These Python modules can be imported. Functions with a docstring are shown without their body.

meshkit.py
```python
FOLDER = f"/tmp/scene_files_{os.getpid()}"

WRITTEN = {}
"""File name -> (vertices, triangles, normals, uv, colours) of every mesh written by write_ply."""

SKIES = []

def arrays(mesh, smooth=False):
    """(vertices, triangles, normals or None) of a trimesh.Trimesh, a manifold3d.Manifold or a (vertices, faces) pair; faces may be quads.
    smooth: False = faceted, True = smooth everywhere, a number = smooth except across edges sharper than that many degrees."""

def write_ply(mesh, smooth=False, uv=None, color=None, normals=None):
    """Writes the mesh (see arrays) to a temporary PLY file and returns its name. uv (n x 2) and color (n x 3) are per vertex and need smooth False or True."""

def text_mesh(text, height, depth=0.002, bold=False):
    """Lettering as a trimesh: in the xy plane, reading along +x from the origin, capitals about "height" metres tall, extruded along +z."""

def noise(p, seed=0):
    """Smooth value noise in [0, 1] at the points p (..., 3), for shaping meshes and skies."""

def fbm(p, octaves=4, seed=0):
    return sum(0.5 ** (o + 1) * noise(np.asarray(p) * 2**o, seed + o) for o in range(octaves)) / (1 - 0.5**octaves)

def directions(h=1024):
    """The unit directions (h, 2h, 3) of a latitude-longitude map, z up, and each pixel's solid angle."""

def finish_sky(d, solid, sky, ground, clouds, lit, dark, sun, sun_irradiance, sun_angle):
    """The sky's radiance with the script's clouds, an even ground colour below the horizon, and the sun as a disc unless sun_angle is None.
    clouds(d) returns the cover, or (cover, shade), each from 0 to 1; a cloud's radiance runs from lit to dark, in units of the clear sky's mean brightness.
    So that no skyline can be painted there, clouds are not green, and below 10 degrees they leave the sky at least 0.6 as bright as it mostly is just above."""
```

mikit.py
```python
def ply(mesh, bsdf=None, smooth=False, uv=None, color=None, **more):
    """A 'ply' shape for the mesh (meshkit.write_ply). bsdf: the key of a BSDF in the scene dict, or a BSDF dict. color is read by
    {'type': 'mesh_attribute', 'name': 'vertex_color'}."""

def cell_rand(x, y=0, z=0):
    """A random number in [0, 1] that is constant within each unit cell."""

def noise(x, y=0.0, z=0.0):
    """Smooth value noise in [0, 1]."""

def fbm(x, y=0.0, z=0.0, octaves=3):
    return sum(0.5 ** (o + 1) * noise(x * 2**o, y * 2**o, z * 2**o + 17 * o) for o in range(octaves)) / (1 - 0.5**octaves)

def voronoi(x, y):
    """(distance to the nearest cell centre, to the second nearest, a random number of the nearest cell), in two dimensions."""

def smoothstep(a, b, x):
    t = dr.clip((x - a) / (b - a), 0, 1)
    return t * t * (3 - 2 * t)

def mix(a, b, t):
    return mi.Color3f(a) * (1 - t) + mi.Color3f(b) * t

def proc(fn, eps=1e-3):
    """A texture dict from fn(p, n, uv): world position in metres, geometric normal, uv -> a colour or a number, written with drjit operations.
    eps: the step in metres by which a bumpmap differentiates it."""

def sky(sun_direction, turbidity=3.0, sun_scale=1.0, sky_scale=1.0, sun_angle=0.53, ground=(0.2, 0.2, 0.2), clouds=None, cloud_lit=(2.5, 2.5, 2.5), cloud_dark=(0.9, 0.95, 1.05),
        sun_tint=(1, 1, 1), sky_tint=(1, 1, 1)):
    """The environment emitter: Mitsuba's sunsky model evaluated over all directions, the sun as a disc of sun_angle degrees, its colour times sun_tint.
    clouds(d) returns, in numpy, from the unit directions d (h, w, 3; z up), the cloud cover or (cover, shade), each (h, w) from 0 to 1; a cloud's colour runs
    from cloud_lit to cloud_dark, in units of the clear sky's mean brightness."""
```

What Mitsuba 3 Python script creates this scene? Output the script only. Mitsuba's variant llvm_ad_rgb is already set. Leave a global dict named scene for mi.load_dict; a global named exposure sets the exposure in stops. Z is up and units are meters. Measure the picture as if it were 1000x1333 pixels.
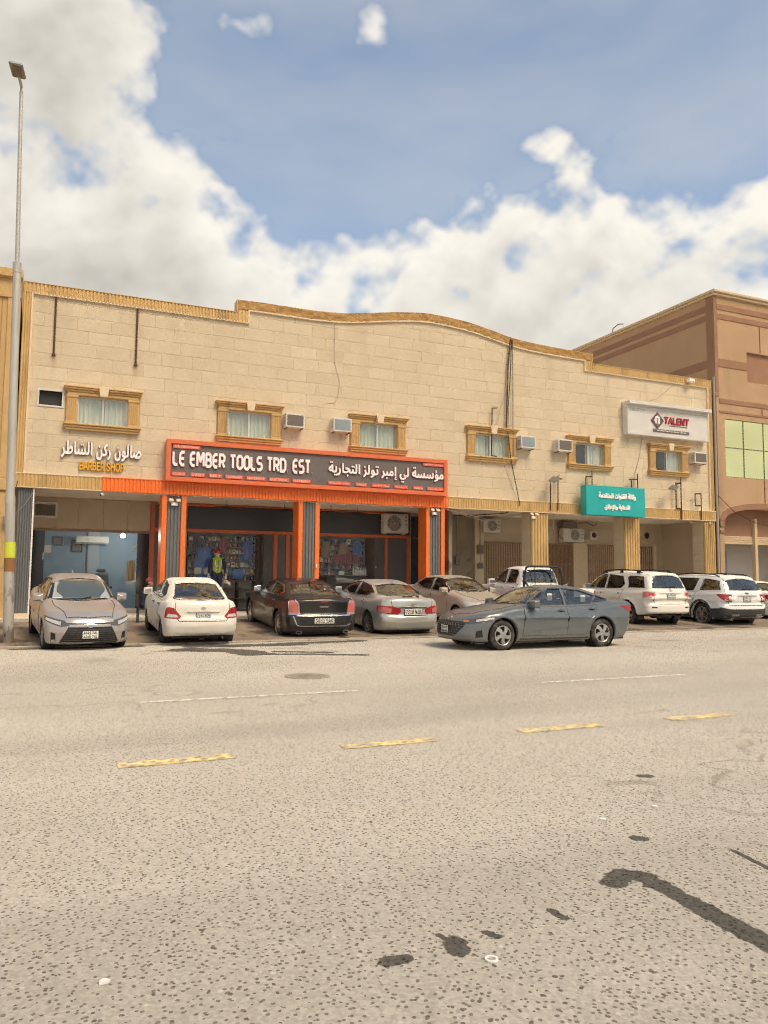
import math, random
import numpy as np, trimesh, manifold3d as m3, drjit as dr
import mitsuba as mi, mikit, meshkit
from mikit import proc, noise, fbm, voronoi, cell_rand, smoothstep, mix
from shapely import affinity, union_all
from shapely.geometry import Polygon, LineString, Point, MultiPolygon, box as sbox
from scipy.interpolate import PchipInterpolator

T = mi.ScalarTransform4f
rng = random.Random(7)
scene, labels = {}, {}

# ------------------------------------------------------------------ camera, sky, exposure
EYE = (0.0, 0.0, 1.57)
YAW, PITCH, ROLL = 0.40733911, 0.08457453, 0.00876819
_d = np.array([math.sin(YAW) * math.cos(PITCH), math.cos(YAW) * math.cos(PITCH), math.sin(PITCH)])
_r = np.array([math.cos(YAW), -math.sin(YAW), 0.0])
_u = np.cross(_r, _d)
_up = -math.sin(ROLL) * _r + math.cos(ROLL) * _u
scene['camera'] = {'type': 'perspective', 'fov': math.degrees(2 * math.atan(500 / 997.16)), 'fov_axis': 'x', 'near_clip': 0.05, 'far_clip': 2000.0,
                   'to_world': T().look_at(origin=list(EYE), target=list(np.array(EYE) + _d), up=list(_up))}
exposure = 2.6


def clouds(d):
    az = np.degrees(np.arctan2(d[..., 0], d[..., 1]))
    el = np.degrees(np.arcsin(np.clip(d[..., 2], -1, 1)))

    def density(az, el):
        p = np.stack([np.sin(np.radians(az)) * np.cos(np.radians(el)), np.cos(np.radians(az)) * np.cos(np.radians(el)), np.sin(np.radians(el))], -1)
        warp = np.stack([meshkit.fbm(p * 7 + 3, 3, 1), meshkit.fbm(p * 7 + 9, 3, 2), meshkit.fbm(p * 7 + 15, 3, 3)], -1) - 0.5
        q = p + 0.05 * warp
        n = 0.5 + 1.25 * (meshkit.fbm(q * 9, 5, 5) * 0.58 + meshkit.fbm(q * 26, 4, 9) * 0.42 - 0.5)
        g = lambda a, e, sa, se, k: k * np.exp(-(((az - a) / sa) ** 2 + ((el - e) / se) ** 2))
        edge = np.interp(az, [-180, -60, -5, 3, 8, 13, 19, 23, 27, 33, 42, 60, 180], [24, 26, 28.8, 29.8, 29.0, 28.0, 26.2, 25.0, 23.8, 21.5, 20.5, 20, 24])
        b = 0.36 * np.tanh((edge - el) / 4.5)
        b = np.where(el > edge, np.maximum(b, -0.17), b)
        b = b + g(0, 36.5, 7.0, 4.6, .52) + g(-6, 33, 9, 6, .26) + g(-1, 32, 6, 3, .20)
        b = b + g(31, 25.8, 4, 3.2, .34) + g(36.5, 29, 3.4, 2.8, .32) + g(35, 23, 6, 3.5, .26) + g(39.5, 26, 2.5, 2.5, .18) + g(48, 23.5, 8, 3.2, .46)
        b = b + g(13.1, 36.6, 3.2, 2.8, .22) + g(21.5, 37.6, 3.6, 2.2, .25) + g(19, 32.6, 2.0, 2.0, .21) + g(35, 38, 2.4, 1.0, .17) + g(46, 33.6, 4, .9, .22) + g(12.6, 31.2, 1.8, 1.8, .22) + g(42, 30.2, 2.4, 2.2, .17) + g(27, 25.2, 3.5, 2.0, .18)
        b = b - g(18, 33, 6, 3.5, .13) - g(44, 35, 9, 4, .10) - g(28, 35, 7, 4, .10)
        return n - 0.5 + b

    dn = density(az, el)
    cover = np.clip((dn - 0.0) / 0.24, 0, 1)
    cover = cover * cover * (3 - 2 * cover)
    above = np.roll(dn, (9, 3), (0, 1)) + 0.5 * np.roll(dn, (20, 6), (0, 1))
    shade = np.clip(0.95 * np.clip((above / 1.5 - 0.05) / 0.5, 0, 1) + 0.5 * (meshkit.fbm(d * 17 + 4, 4, 33) - 0.5), 0, 1)
    veil = 0.16 + 0.24 * np.clip(meshkit.fbm(d * np.array([5, 5, 12]), 4, 21) * 2 - 0.6, 0, 1) + 0.25 * np.exp(-np.maximum(el, 0) / 9)
    return np.maximum(cover * 0.97, veil * (1 - cover) + cover * 0.97 * 0), shade * cover + 0.35 * (1 - cover)


SUN = (0.26, -0.69, 0.95)
scene['sky'] = mikit.sky(SUN, turbidity=3, sun_scale=0.37, sky_scale=1.0, sun_angle=26, clouds=clouds, cloud_lit=(2.3, 2.18, 1.94), cloud_dark=(1.3, 1.22, 1.07), sun_tint=(.97, 0.945, 0.86), sky_tint=(0.88, 0.82, 0.72))

# ------------------------------------------------------------------ helpers


def C3(*c):
    return {'type': 'rgb', 'value': list(c)}


def bsdf(name, color, rough=0.6, metallic=0.0, spec=0.5, coat=0.0, bump=None, bscale=0.01, two=True, coat_gloss=0.95):
    col = color if isinstance(color, dict) else C3(*color)
    b = {'type': 'principled', 'base_color': col, 'roughness': float(rough), 'metallic': float(metallic), 'specular': float(spec)}
    if coat:
        b['clearcoat'] = float(coat)
        b['clearcoat_gloss'] = float(coat_gloss)
    if bump is not None:
        b = {'type': 'bumpmap', 'arbitrary': bump, 'scale': float(bscale), 'bsdf': b}
    scene[name] = {'type': 'twosided', 'bsdf': b} if two else b
    return name


_count = {}


def key_for(base):
    n = _count.get(base, 0)
    _count[base] = n + 1
    return base if n == 0 else f'{base}_{n:03d}'


def thing(name, label, cat, group=None, kind=None):
    k = key_for(name)
    d = {'label': label}
    if cat:
        d['category'] = cat
    if group:
        d['group'] = group
    if kind:
        d['kind'] = kind
    labels[k] = d
    return k


def add(parent, name, mesh, mat, smooth=False, xf=None, label=None, kind=None, **kw):
    k = key_for(f'{parent}__{name}' if parent else name)
    s = mesh if isinstance(mesh, dict) else mikit.ply(mesh, mat, smooth=smooth, **kw)
    if isinstance(mesh, dict):
        s = dict(s)
        if mat:
            s['bsdf'] = {'type': 'ref', 'id': mat}
    if xf is not None:
        s = {**s, 'to_world': xf}
    scene[k] = s
    d = {}
    if label:
        d['label'] = label
    if kind:
        d['kind'] = kind
    if d:
        labels[k] = d
    return k


def single(name, mesh, mat, label, cat=None, smooth=False, group=None, kind=None, xf=None):
    k = thing(name, label, cat, group, kind)
    s = mesh if isinstance(mesh, dict) else mikit.ply(mesh, mat, smooth=smooth)
    scene[k] = {**s, 'to_world': xf} if xf is not None else s
    return k


cat = lambda ms: trimesh.util.concatenate([m for m in ms if m is not None])


def bx(x0, x1, y0, y1, z0, z1):
    m = trimesh.creation.box(extents=[abs(x1 - x0), abs(y1 - y0), abs(z1 - z0)])
    m.apply_translation([(x0 + x1) / 2, (y0 + y1) / 2, (z0 + z1) / 2])
    return m


def rbox(x0, x1, y0, y1, z0, z1, r=0.01):
    """box with chamfered edges (hull)"""
    x0, x1 = min(x0, x1), max(x0, x1); y0, y1 = min(y0, y1), max(y0, y1); z0, z1 = min(z0, z1), max(z0, z1)
    r = min(r, (x1 - x0) / 2.2, (y1 - y0) / 2.2, (z1 - z0) / 2.2)
    pts = []
    for a in (0, 1, 2):
        e = [r, r, r]
        e[a] = 0
        for X in (x0 + e[0], x1 - e[0]):
            for Y in (y0 + e[1], y1 - e[1]):
                for Z in (z0 + e[2], z1 - e[2]):
                    pts.append((X, Y, Z))
    return from_m3(m3.Manifold.hull_points(np.array(pts)))


def from_m3(m):
    a = m.to_mesh()
    return trimesh.Trimesh(np.array(a.vert_properties[:, :3], float), np.array(a.tri_verts), process=False)


def to_m3(m):
    return m3.Manifold(m3.Mesh(np.ascontiguousarray(m.vertices, np.float32), np.ascontiguousarray(m.faces, np.uint32)))


def tube(points, r, sides=8, cap=True):
    p = np.asarray(points, float)
    n = len(p)
    r = np.broadcast_to(np.asarray(r, float), (n,))
    t = np.gradient(p, axis=0)
    t /= np.linalg.norm(t, axis=1, keepdims=True) + 1e-12
    a = np.cross(t, np.where(np.abs(t[:, 2:]) < 0.9, [0, 0, 1.0], [1.0, 0, 0]))
    a /= np.linalg.norm(a, axis=1, keepdims=True) + 1e-12
    b = np.cross(t, a)
    g = np.arange(sides) * 2 * np.pi / sides
    v = (p[:, None] + r[:, None, None] * (np.cos(g)[None, :, None] * a[:, None] + np.sin(g)[None, :, None] * b[:, None])).reshape(-1, 3)
    f = []
    for i in range(n - 1):
        for j in range(sides):
            q = [i * sides + j, i * sides + (j + 1) % sides, (i + 1) * sides + (j + 1) % sides, (i + 1) * sides + j]
            f += [[q[0], q[1], q[2]], [q[0], q[2], q[3]]]
    if cap:
        v = np.vstack([v, p[0], p[-1]])
        for j in range(sides):
            f += [[n * sides, (j + 1) % sides, j], [n * sides + 1, (n - 1) * sides + j, (n - 1) * sides + (j + 1) % sides]]
    m = trimesh.Trimesh(v, f, process=False)
    return m


def bar(a, b, r=0.02):
    """square bar between two points"""
    return tube([a, b], r * 1.3, 4)


def revolve(profile, n=32, axis='z'):
    m = trimesh.creation.revolve(np.array(profile, float), sections=n)
    if axis == 'y':
        m.apply_transform(trimesh.transformations.rotation_matrix(-math.pi / 2, [1, 0, 0]))
    if axis == 'x':
        m.apply_transform(trimesh.transformations.rotation_matrix(math.pi / 2, [0, 1, 0]))
    return m


def polys(g):
    return [q for q in getattr(g, 'geoms', [g]) if q.geom_type == 'Polygon' and q.area > 1e-7]


def extr(g, depth):
    return cat([trimesh.creation.extrude_polygon(q, depth, engine='earcut') for q in polys(g)])


def face_extr(g, y_front, depth):
    """a 2D shape in (x, z) as a slab standing upright: front face at y_front facing -y, reaching depth behind it"""
    m = extr(g, depth)
    m.apply_transform(np.array([[1, 0, 0, 0], [0, 0, 1, y_front], [0, 1, 0, 0], [0, 0, 0, 1.0]]))
    m.invert()
    return m


def decode(s):
    out = []
    for q in s.split('|'):
        rings = [np.array(list(map(int, r.split(',')))).reshape(-1, 2) for r in q.split(' ')]
        out.append(Polygon(rings[0], rings[1:]).buffer(0))
    return union_all(out)


def fit_text(g, x0, x1, z0, z1):
    a, b, c, d = g.bounds
    g = affinity.translate(g, -a, -b)
    return affinity.translate(affinity.scale(g, (x1 - x0) / (c - a), (z1 - z0) / (d - b), origin=(0, 0)), x0, z0)
ARABIC = {'main': '808,24,808,28,819,30,824,33,815,37,811,41,810,44,811,57,820,66,827,66,835,61,838,55,840,45,846,46,854,61,862,67,872,66,876,63,879,57,880,53,880,42,878,39,873,35,865,34,854,39,849,35,838,34,834,27,828,23,812,17,810,17 863,55,860,48,866,45,870,47,870,53,867,56 821,47,823,45,828,45,827,53,824,56,821,53|815,75,818,76,815,79,816,85,820,89,826,89,827,84,822,83,820,80,824,77,829,78,830,74,816,70|627,51,628,62,634,68,647,75,647,81,659,81,661,49,662,46,666,45,671,47,675,61,685,59,686,46,689,45,693,46,696,52,697,61,708,60,708,47,712,45,716,46,718,49,718,66,724,67,728,67,730,52,734,46,741,46,744,48,747,61,757,59,757,47,761,45,764,46,768,51,769,61,773,61,780,60,779,48,781,46,786,45,789,46,791,49,787,69,795,72,798,71,800,65,802,46,799,41,796,37,789,34,779,35,774,40,771,36,766,34,758,34,751,39,744,35,734,34,728,37,725,41,722,37,716,34,707,35,702,39,698,35,694,34,684,35,679,39,673,35,661,34,654,37,651,41,640,41,635,42,630,46 639,54,643,51,649,51,648,63,640,59|648,93,649,99,652,100,656,99,659,96,658,92,655,89,649,91|635,93,636,99,639,100,643,99,646,96,645,92,642,89,636,91|532,28,530,41,534,53,545,50,542,40,542,34,546,30,554,28,566,30,570,34,569,37,561,41,564,51,580,46,588,46,590,49,589,92,600,92,602,49,601,42,596,37,589,34,581,34,581,29,575,22,561,17,546,18,538,21|556,4,558,9,560,11,565,10,567,7,566,3,563,0,558,1|544,4,544,8,547,11,552,10,554,7,553,1,551,0,545,1|494,13,493,18,495,18,493,22,494,28,498,31,504,31,504,26,500,26,498,23,501,20,506,21,508,16,496,13|492,92,503,92,504,35,493,35|389,27,397,32,401,37,403,42,403,47,398,60,408,65,411,59,415,49,419,46,424,46,427,47,430,61,441,60,441,48,443,46,449,46,458,61,465,67,473,67,477,65,483,55,483,42,478,36,474,34,465,35,458,39,450,34,440,35,434,39,425,34,418,34,414,37,409,27,402,21,394,17 466,55,463,48,469,45,473,47,473,53,470,56|428,18,427,24,430,27,435,27,437,23,436,18,434,16|359,82,360,88,363,89,367,89,370,85,369,81,366,78,360,80|309,24,309,28,320,30,325,33,316,37,312,41,311,44,313,57,319,65,323,66,333,65,339,55,341,45,351,46,356,49,355,58,352,69,363,72,367,57,367,46,361,37,351,34,339,34,332,25,322,19,311,17 322,47,324,45,330,45,327,55,325,56,323,54|346,82,347,88,350,89,354,89,357,85,356,81,353,78,347,80|257,17,253,28,257,30,263,35,266,40,266,49,261,60,272,65,277,51,281,46,285,45,290,47,290,92,301,92,303,49,301,40,297,37,290,34,282,34,277,37,272,27,267,22,258,17|260,77,260,80,263,84,268,84,271,80,270,75,267,73,263,73|220,35,218,92,229,92,231,35|99,43,97,92,109,92,110,53,113,46,128,46,144,53,141,55,134,57,122,57,120,68,134,69,141,67,152,61,158,60,159,50,155,49,156,46,168,46,171,54,172,61,175,61,182,60,183,48,191,45,195,46,197,49,196,92,208,92,209,44,204,37,196,34,184,35,180,36,177,41,171,35,158,34,151,37,146,43,130,35,123,34,108,35,103,37|178,74,180,80,182,81,188,80,189,77,189,73,185,70,180,72|166,74,167,80,170,81,175,80,177,77,176,73,173,70,167,72|132,20,133,25,136,28,141,27,143,24,143,20,140,17,135,17|52,21,53,27,56,28,60,27,63,24,61,18,59,17,53,18|63,26,63,28,73,35,76,40,77,47,72,60,82,65,88,50,88,40,86,34,80,25,69,18,66,18|0,51,1,60,4,66,12,72,20,75,20,81,32,81,33,54,35,46,38,45,46,46,49,48,50,55,47,70,57,72,61,56,61,47,59,41,53,36,44,34,30,35,24,41,13,41,8,42,3,46 11,57,16,51,21,51,21,63,13,60|39,21,41,27,43,28,47,27,50,24,49,18,46,17,41,18|21,93,22,99,25,100,29,99,32,96,31,92,28,89,22,91|8,93,9,99,11,100,16,99,18,96,18,92,15,89,9,91',
 'barber': '638,34,635,97,650,97,652,46,655,37,665,38,670,57,684,53,682,41,686,37,707,60,717,66,729,66,739,62,744,54,745,40,743,35,735,26,716,20,691,21,680,25,676,30,670,25,663,22,646,24,640,28 703,35,724,37,729,40,730,47,726,52,721,52,713,47|555,9,556,14,569,16,576,21,564,25,559,30,557,35,560,52,570,63,580,64,590,57,594,49,596,36,606,37,608,39,607,97,622,97,625,41,621,30,611,23,594,22,585,10,571,2,557,0 574,49,571,39,574,36,582,36,578,49|489,31,494,47,507,43,508,42,504,30,506,20,510,16,516,14,527,16,533,27,532,40,527,55,541,61,548,40,548,25,543,11,535,4,524,0,511,0,498,5,490,16|512,71,512,76,516,80,522,80,526,76,525,70,521,66,516,67|422,11,423,15,436,23,439,29,440,39,434,56,447,62,455,43,455,30,452,21,444,10,430,1,427,2|318,20,320,39,323,47,326,47,337,43,333,30,335,20,342,15,349,14,355,16,359,20,361,27,361,36,357,54,370,58,371,58,375,44,379,38,385,36,401,37,403,40,403,44,388,64,389,75,407,89,418,94,420,93,426,82,403,69,416,53,419,44,417,32,412,26,401,22,381,22,376,25,370,11,362,3,352,0,336,1,327,5,320,12|341,71,341,76,345,80,351,80,355,76,354,70,350,66,344,67|270,23,267,97,282,97,284,23|119,34,116,97,131,97,133,46,137,37,145,37,148,40,152,57,166,55,166,39,171,36,176,37,179,44,182,57,196,56,194,40,197,37,205,37,209,42,208,64,221,65,223,50,226,40,230,37,238,37,241,41,239,97,254,97,256,35,249,25,239,22,226,23,217,31,211,25,205,22,193,23,187,28,178,22,165,23,158,28,147,22,130,23,124,25|192,73,189,81,193,86,198,86,202,81,202,77,198,72|180,91,180,96,184,100,189,100,193,96,193,91,189,87,184,87|172,77,172,81,176,86,181,86,185,81,185,77,181,72,176,72|0,12,15,23,19,32,18,42,12,56,26,61,34,41,37,38,46,36,52,43,50,97,66,97,67,61,79,67,91,68,100,64,106,56,107,42,105,37,93,26,76,22,39,22,32,25,26,13,17,5,7,0 80,52,64,36,69,36,86,39,91,43,92,49,87,53',
 'agency1': '823,12,836,16,846,22,834,23,828,28,826,40,830,51,841,60,853,57,859,51,863,39,859,17,847,6,829,0,825,1 841,44,843,34,848,35,845,46|761,89,776,89,778,42,782,35,801,37,800,42,787,59,787,68,799,78,816,87,822,74,803,63,813,51,816,41,816,31,810,24,799,20,778,20,766,26,763,41|681,41,681,52,688,62,705,70,705,77,720,77,722,39,726,35,733,35,736,40,734,89,749,89,752,38,746,24,735,20,719,21,709,29,696,28,686,32 696,45,700,42,707,42,706,55,696,50|706,91,707,97,710,100,716,99,719,96,719,90,715,87,709,87|690,91,691,97,695,100,701,99,704,96,703,90,699,87,693,87|634,21,633,89,648,89,650,21|485,0,481,13,500,19,487,25,484,33,487,51,499,60,507,59,515,53,521,35,531,37,537,54,550,51,549,39,552,36,563,35,560,43,563,57,573,65,583,66,590,63,596,54,597,43,594,35,605,35,607,40,605,89,621,89,623,38,617,24,607,20,578,24,552,20,541,27,532,21,517,20,507,7 575,50,578,39,581,40,583,45,581,51 499,37,506,35,503,46,499,44|581,78,581,84,585,87,591,87,594,83,593,77,590,74,584,75|564,78,565,84,569,87,575,87,578,83,577,77,573,74,567,75|534,71,535,78,539,81,545,80,548,75,546,68,542,66|459,21,457,89,472,89,475,21|367,37,371,59,384,55,383,40,395,34,417,34,429,37,432,40,429,59,441,63,444,61,448,46,447,34,442,27,421,19,384,20,375,25|408,66,409,72,413,75,419,75,422,71,421,65,417,62,411,63|393,66,393,72,397,75,403,75,406,71,405,65,401,62,396,63|318,21,316,89,331,89,334,21|101,23,104,37,118,36,122,39,112,63,124,71,131,64,144,35,153,35,150,43,151,55,165,66,175,65,184,58,187,51,184,35,197,36,200,39,203,54,216,52,217,38,222,35,231,35,244,54,256,62,265,60,279,38,288,35,291,40,289,89,304,89,306,33,303,26,294,21,280,20,271,25,264,19,257,19,244,27,231,20,217,21,209,27,196,20,168,24,142,20,132,25,122,20 251,39,259,33,263,35,258,47,253,45 165,50,167,39,170,40,172,45,171,51|211,69,212,75,216,78,222,78,225,74,224,68,220,65,214,66|196,69,196,75,200,78,206,78,209,74,208,68,204,65,199,66|170,78,171,84,175,87,181,87,184,83,183,77,179,74,173,75|154,78,154,84,158,87,164,87,167,83,166,77,163,74,157,75|0,41,1,52,7,62,24,70,25,77,40,77,41,45,45,35,51,35,54,38,66,57,79,61,91,51,94,34,90,25,85,21,75,20,62,26,55,21,43,20,35,22,29,29,11,29,3,34 69,37,79,35,81,41,78,45,73,45 16,45,19,42,26,42,25,55,16,50|25,91,26,97,30,100,36,99,39,96,38,90,34,87,28,87|10,91,10,97,14,100,20,99,23,96,22,90,19,87,13,87',
 'agency2': '448,28,450,41,464,40,467,43,458,66,469,73,476,66,485,42,488,39,495,41,494,90,509,90,511,42,514,39,522,39,524,44,522,90,537,90,539,42,534,29,524,25,510,26,504,31,494,25,483,26,477,30,467,25|383,36,380,90,394,90,397,45,400,39,410,40,407,57,412,66,422,71,434,70,434,57,424,57,422,49,427,43,438,46,443,34,416,26,396,25,387,28|360,10,361,15,364,18,370,17,373,14,372,8,369,6,363,6|299,45,299,55,303,62,312,69,321,71,322,78,336,78,337,48,341,39,351,39,356,44,354,66,366,69,370,51,367,33,360,27,350,25,335,26,325,34,309,34,301,38 313,48,316,45,323,46,322,58,313,53|345,10,346,15,350,18,355,17,358,14,357,8,354,6,348,6|322,92,323,97,327,100,332,99,335,96,334,90,331,87,325,88|308,92,308,97,312,100,317,99,320,96,320,90,316,87,310,88|234,17,247,21,255,27,245,28,239,32,237,44,241,54,251,62,262,60,268,54,271,43,268,22,257,12,240,6,236,8 251,47,253,38,258,40,255,50|214,26,213,90,227,90,229,26|157,69,164,80,184,68,183,87,197,89,198,66,196,56,203,43,199,30,191,26,162,26,162,42,177,55 178,39,187,38,189,43,186,46|161,6,163,7,161,10,162,18,173,21,174,16,169,15,167,12,170,8,176,10,178,4,162,0|63,36,61,90,75,90,77,45,80,39,86,39,88,42,87,90,101,90,103,47,107,39,119,39,115,57,120,66,131,71,143,70,142,57,132,57,130,49,135,43,147,46,151,34,118,25,103,26,96,31,86,25,68,28|0,24,1,40,4,48,6,48,17,43,15,27,18,22,33,22,37,28,37,39,32,54,46,59,51,44,52,29,48,17,43,11,30,6,14,8,3,16|20,71,20,76,25,80,33,75,32,69,29,66,22,66',
 'tag0': '306,19,307,31,321,29,325,33,315,54,324,61,329,57,343,29,354,30,350,38,350,49,358,58,376,58,375,49,363,47,361,40,369,32,381,36,383,26,379,24,357,18,339,18,332,22,325,18,311,18|267,19,268,31,282,29,286,32,276,56,288,61,299,39,297,25,286,18|203,10,221,16,210,19,204,26,208,46,217,51,228,50,236,35,233,14,228,7,214,0,204,0 217,31,225,30,222,40,217,38|183,18,182,74,194,74,196,18|179,81,182,86,179,96,183,100,192,100,192,94,185,91,188,88,194,89,194,83|142,21,144,31,159,29,162,33,153,56,164,61,175,39,174,25,163,18|103,0,101,10,119,16,108,19,103,26,107,46,115,51,126,50,135,35,132,14,126,7,113,0 114,32,123,30,120,40,116,38|82,18,81,79,92,79,93,18|0,31,3,51,12,49,11,35,22,28,56,31,60,34,58,54,67,56,71,44,69,28,53,18,13,18|38,58,40,67,49,64,46,56|22,64,29,67,33,64,33,58,25,56',
 'tag1': '132,86,150,88,152,21,157,16,169,16,172,21,170,88,186,88,188,27,195,16,210,19,214,40,230,38,228,21,231,16,240,16,246,21,250,40,262,40,264,19,277,16,282,30,276,52,292,56,298,16,290,4,280,0,266,0,255,6,246,0,230,0,220,6,210,0,192,0,181,6,170,0,144,2,136,12|0,24,0,38,10,52,29,60,32,70,48,70,50,21,55,16,68,18,86,48,104,50,118,36,120,14,106,0,80,6,70,0,50,0,37,10,10,12 88,20,101,16,102,31,93,34 18,30,34,26,32,44,25,44,16,36|32,88,36,100,48,96,48,88,42,84|12,96,24,100,28,88,16,84',
 'tag2': '175,18,174,74,186,74,188,18|171,81,174,86,171,96,175,100,183,100,183,94,176,91,180,88,186,89,186,83|85,7,101,26,96,46,104,50,108,49,111,37,118,29,135,31,150,38,141,43,126,43,126,54,146,53,167,43,165,33,142,21,131,18,112,19,108,13,93,0,89,0|94,68,103,71,106,63,97,60|0,35,0,44,7,54,20,60,22,67,33,67,35,33,38,29,47,31,60,51,72,53,82,43,83,28,74,18,56,22,49,18,35,18,26,25,7,26 61,32,70,29,71,40,64,41 12,39,23,36,22,48,17,48,11,43|22,79,25,87,33,85,33,79,29,76|8,79,11,87,19,85,17,76',
 'tag3': '404,12,426,20,411,26,405,33,409,54,421,65,432,65,440,58,447,37,457,37,468,58,481,67,495,65,504,54,505,35,493,23,468,28,461,23,445,23,435,9,416,0,405,0 477,40,489,37,489,50,481,52 421,39,426,35,431,38,427,51,421,48|379,23,377,100,391,100,393,23|325,26,328,39,346,37,351,41,339,70,353,77,367,49,365,32,351,23|277,86,281,96,291,93,288,82|0,39,2,60,12,63,16,61,14,45,18,39,28,35,64,35,61,56,65,65,77,74,86,74,100,60,97,37,114,37,121,58,126,60,135,58,136,39,154,37,160,45,158,100,172,100,173,62,191,70,212,65,218,54,217,37,231,39,235,60,249,58,249,41,253,37,273,39,274,55,268,70,274,72,282,74,288,58,286,32,270,23,251,23,240,30,230,23,214,23,203,28,188,23,137,23,126,30,114,23,77,26,54,21,25,21,9,26 174,39,196,39,203,50,199,56,192,56 75,53,80,42,86,47,81,60|260,93,270,96,274,86,263,82|233,82,244,86,247,75,237,72|189,89,200,93,204,82,195,79,189,82|126,10,135,14,140,11,140,4,130,0|109,10,119,14,123,4,112,0|74,88,77,98,88,95,84,84',
 'tag4': '104,11,123,27,125,41,118,56,130,63,141,39,157,37,167,65,179,74,188,74,198,63,193,37,224,37,228,46,212,63,211,77,232,93,247,98,251,86,226,72,244,47,242,32,237,26,204,23,200,5,191,0,168,4,157,22,139,26,133,16,114,0,109,0 174,21,180,14,187,14,189,19,185,26,174,26 172,40,176,39,182,45,182,59,177,57|51,98,67,100,68,42,73,37,83,37,88,41,84,70,98,72,102,37,95,26,67,23,56,30|82,10,93,14,96,4,86,0|5,16,0,30,10,33,4,44,5,60,18,68,32,67,32,56,22,54,18,45,24,39,37,42,42,30',
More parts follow.
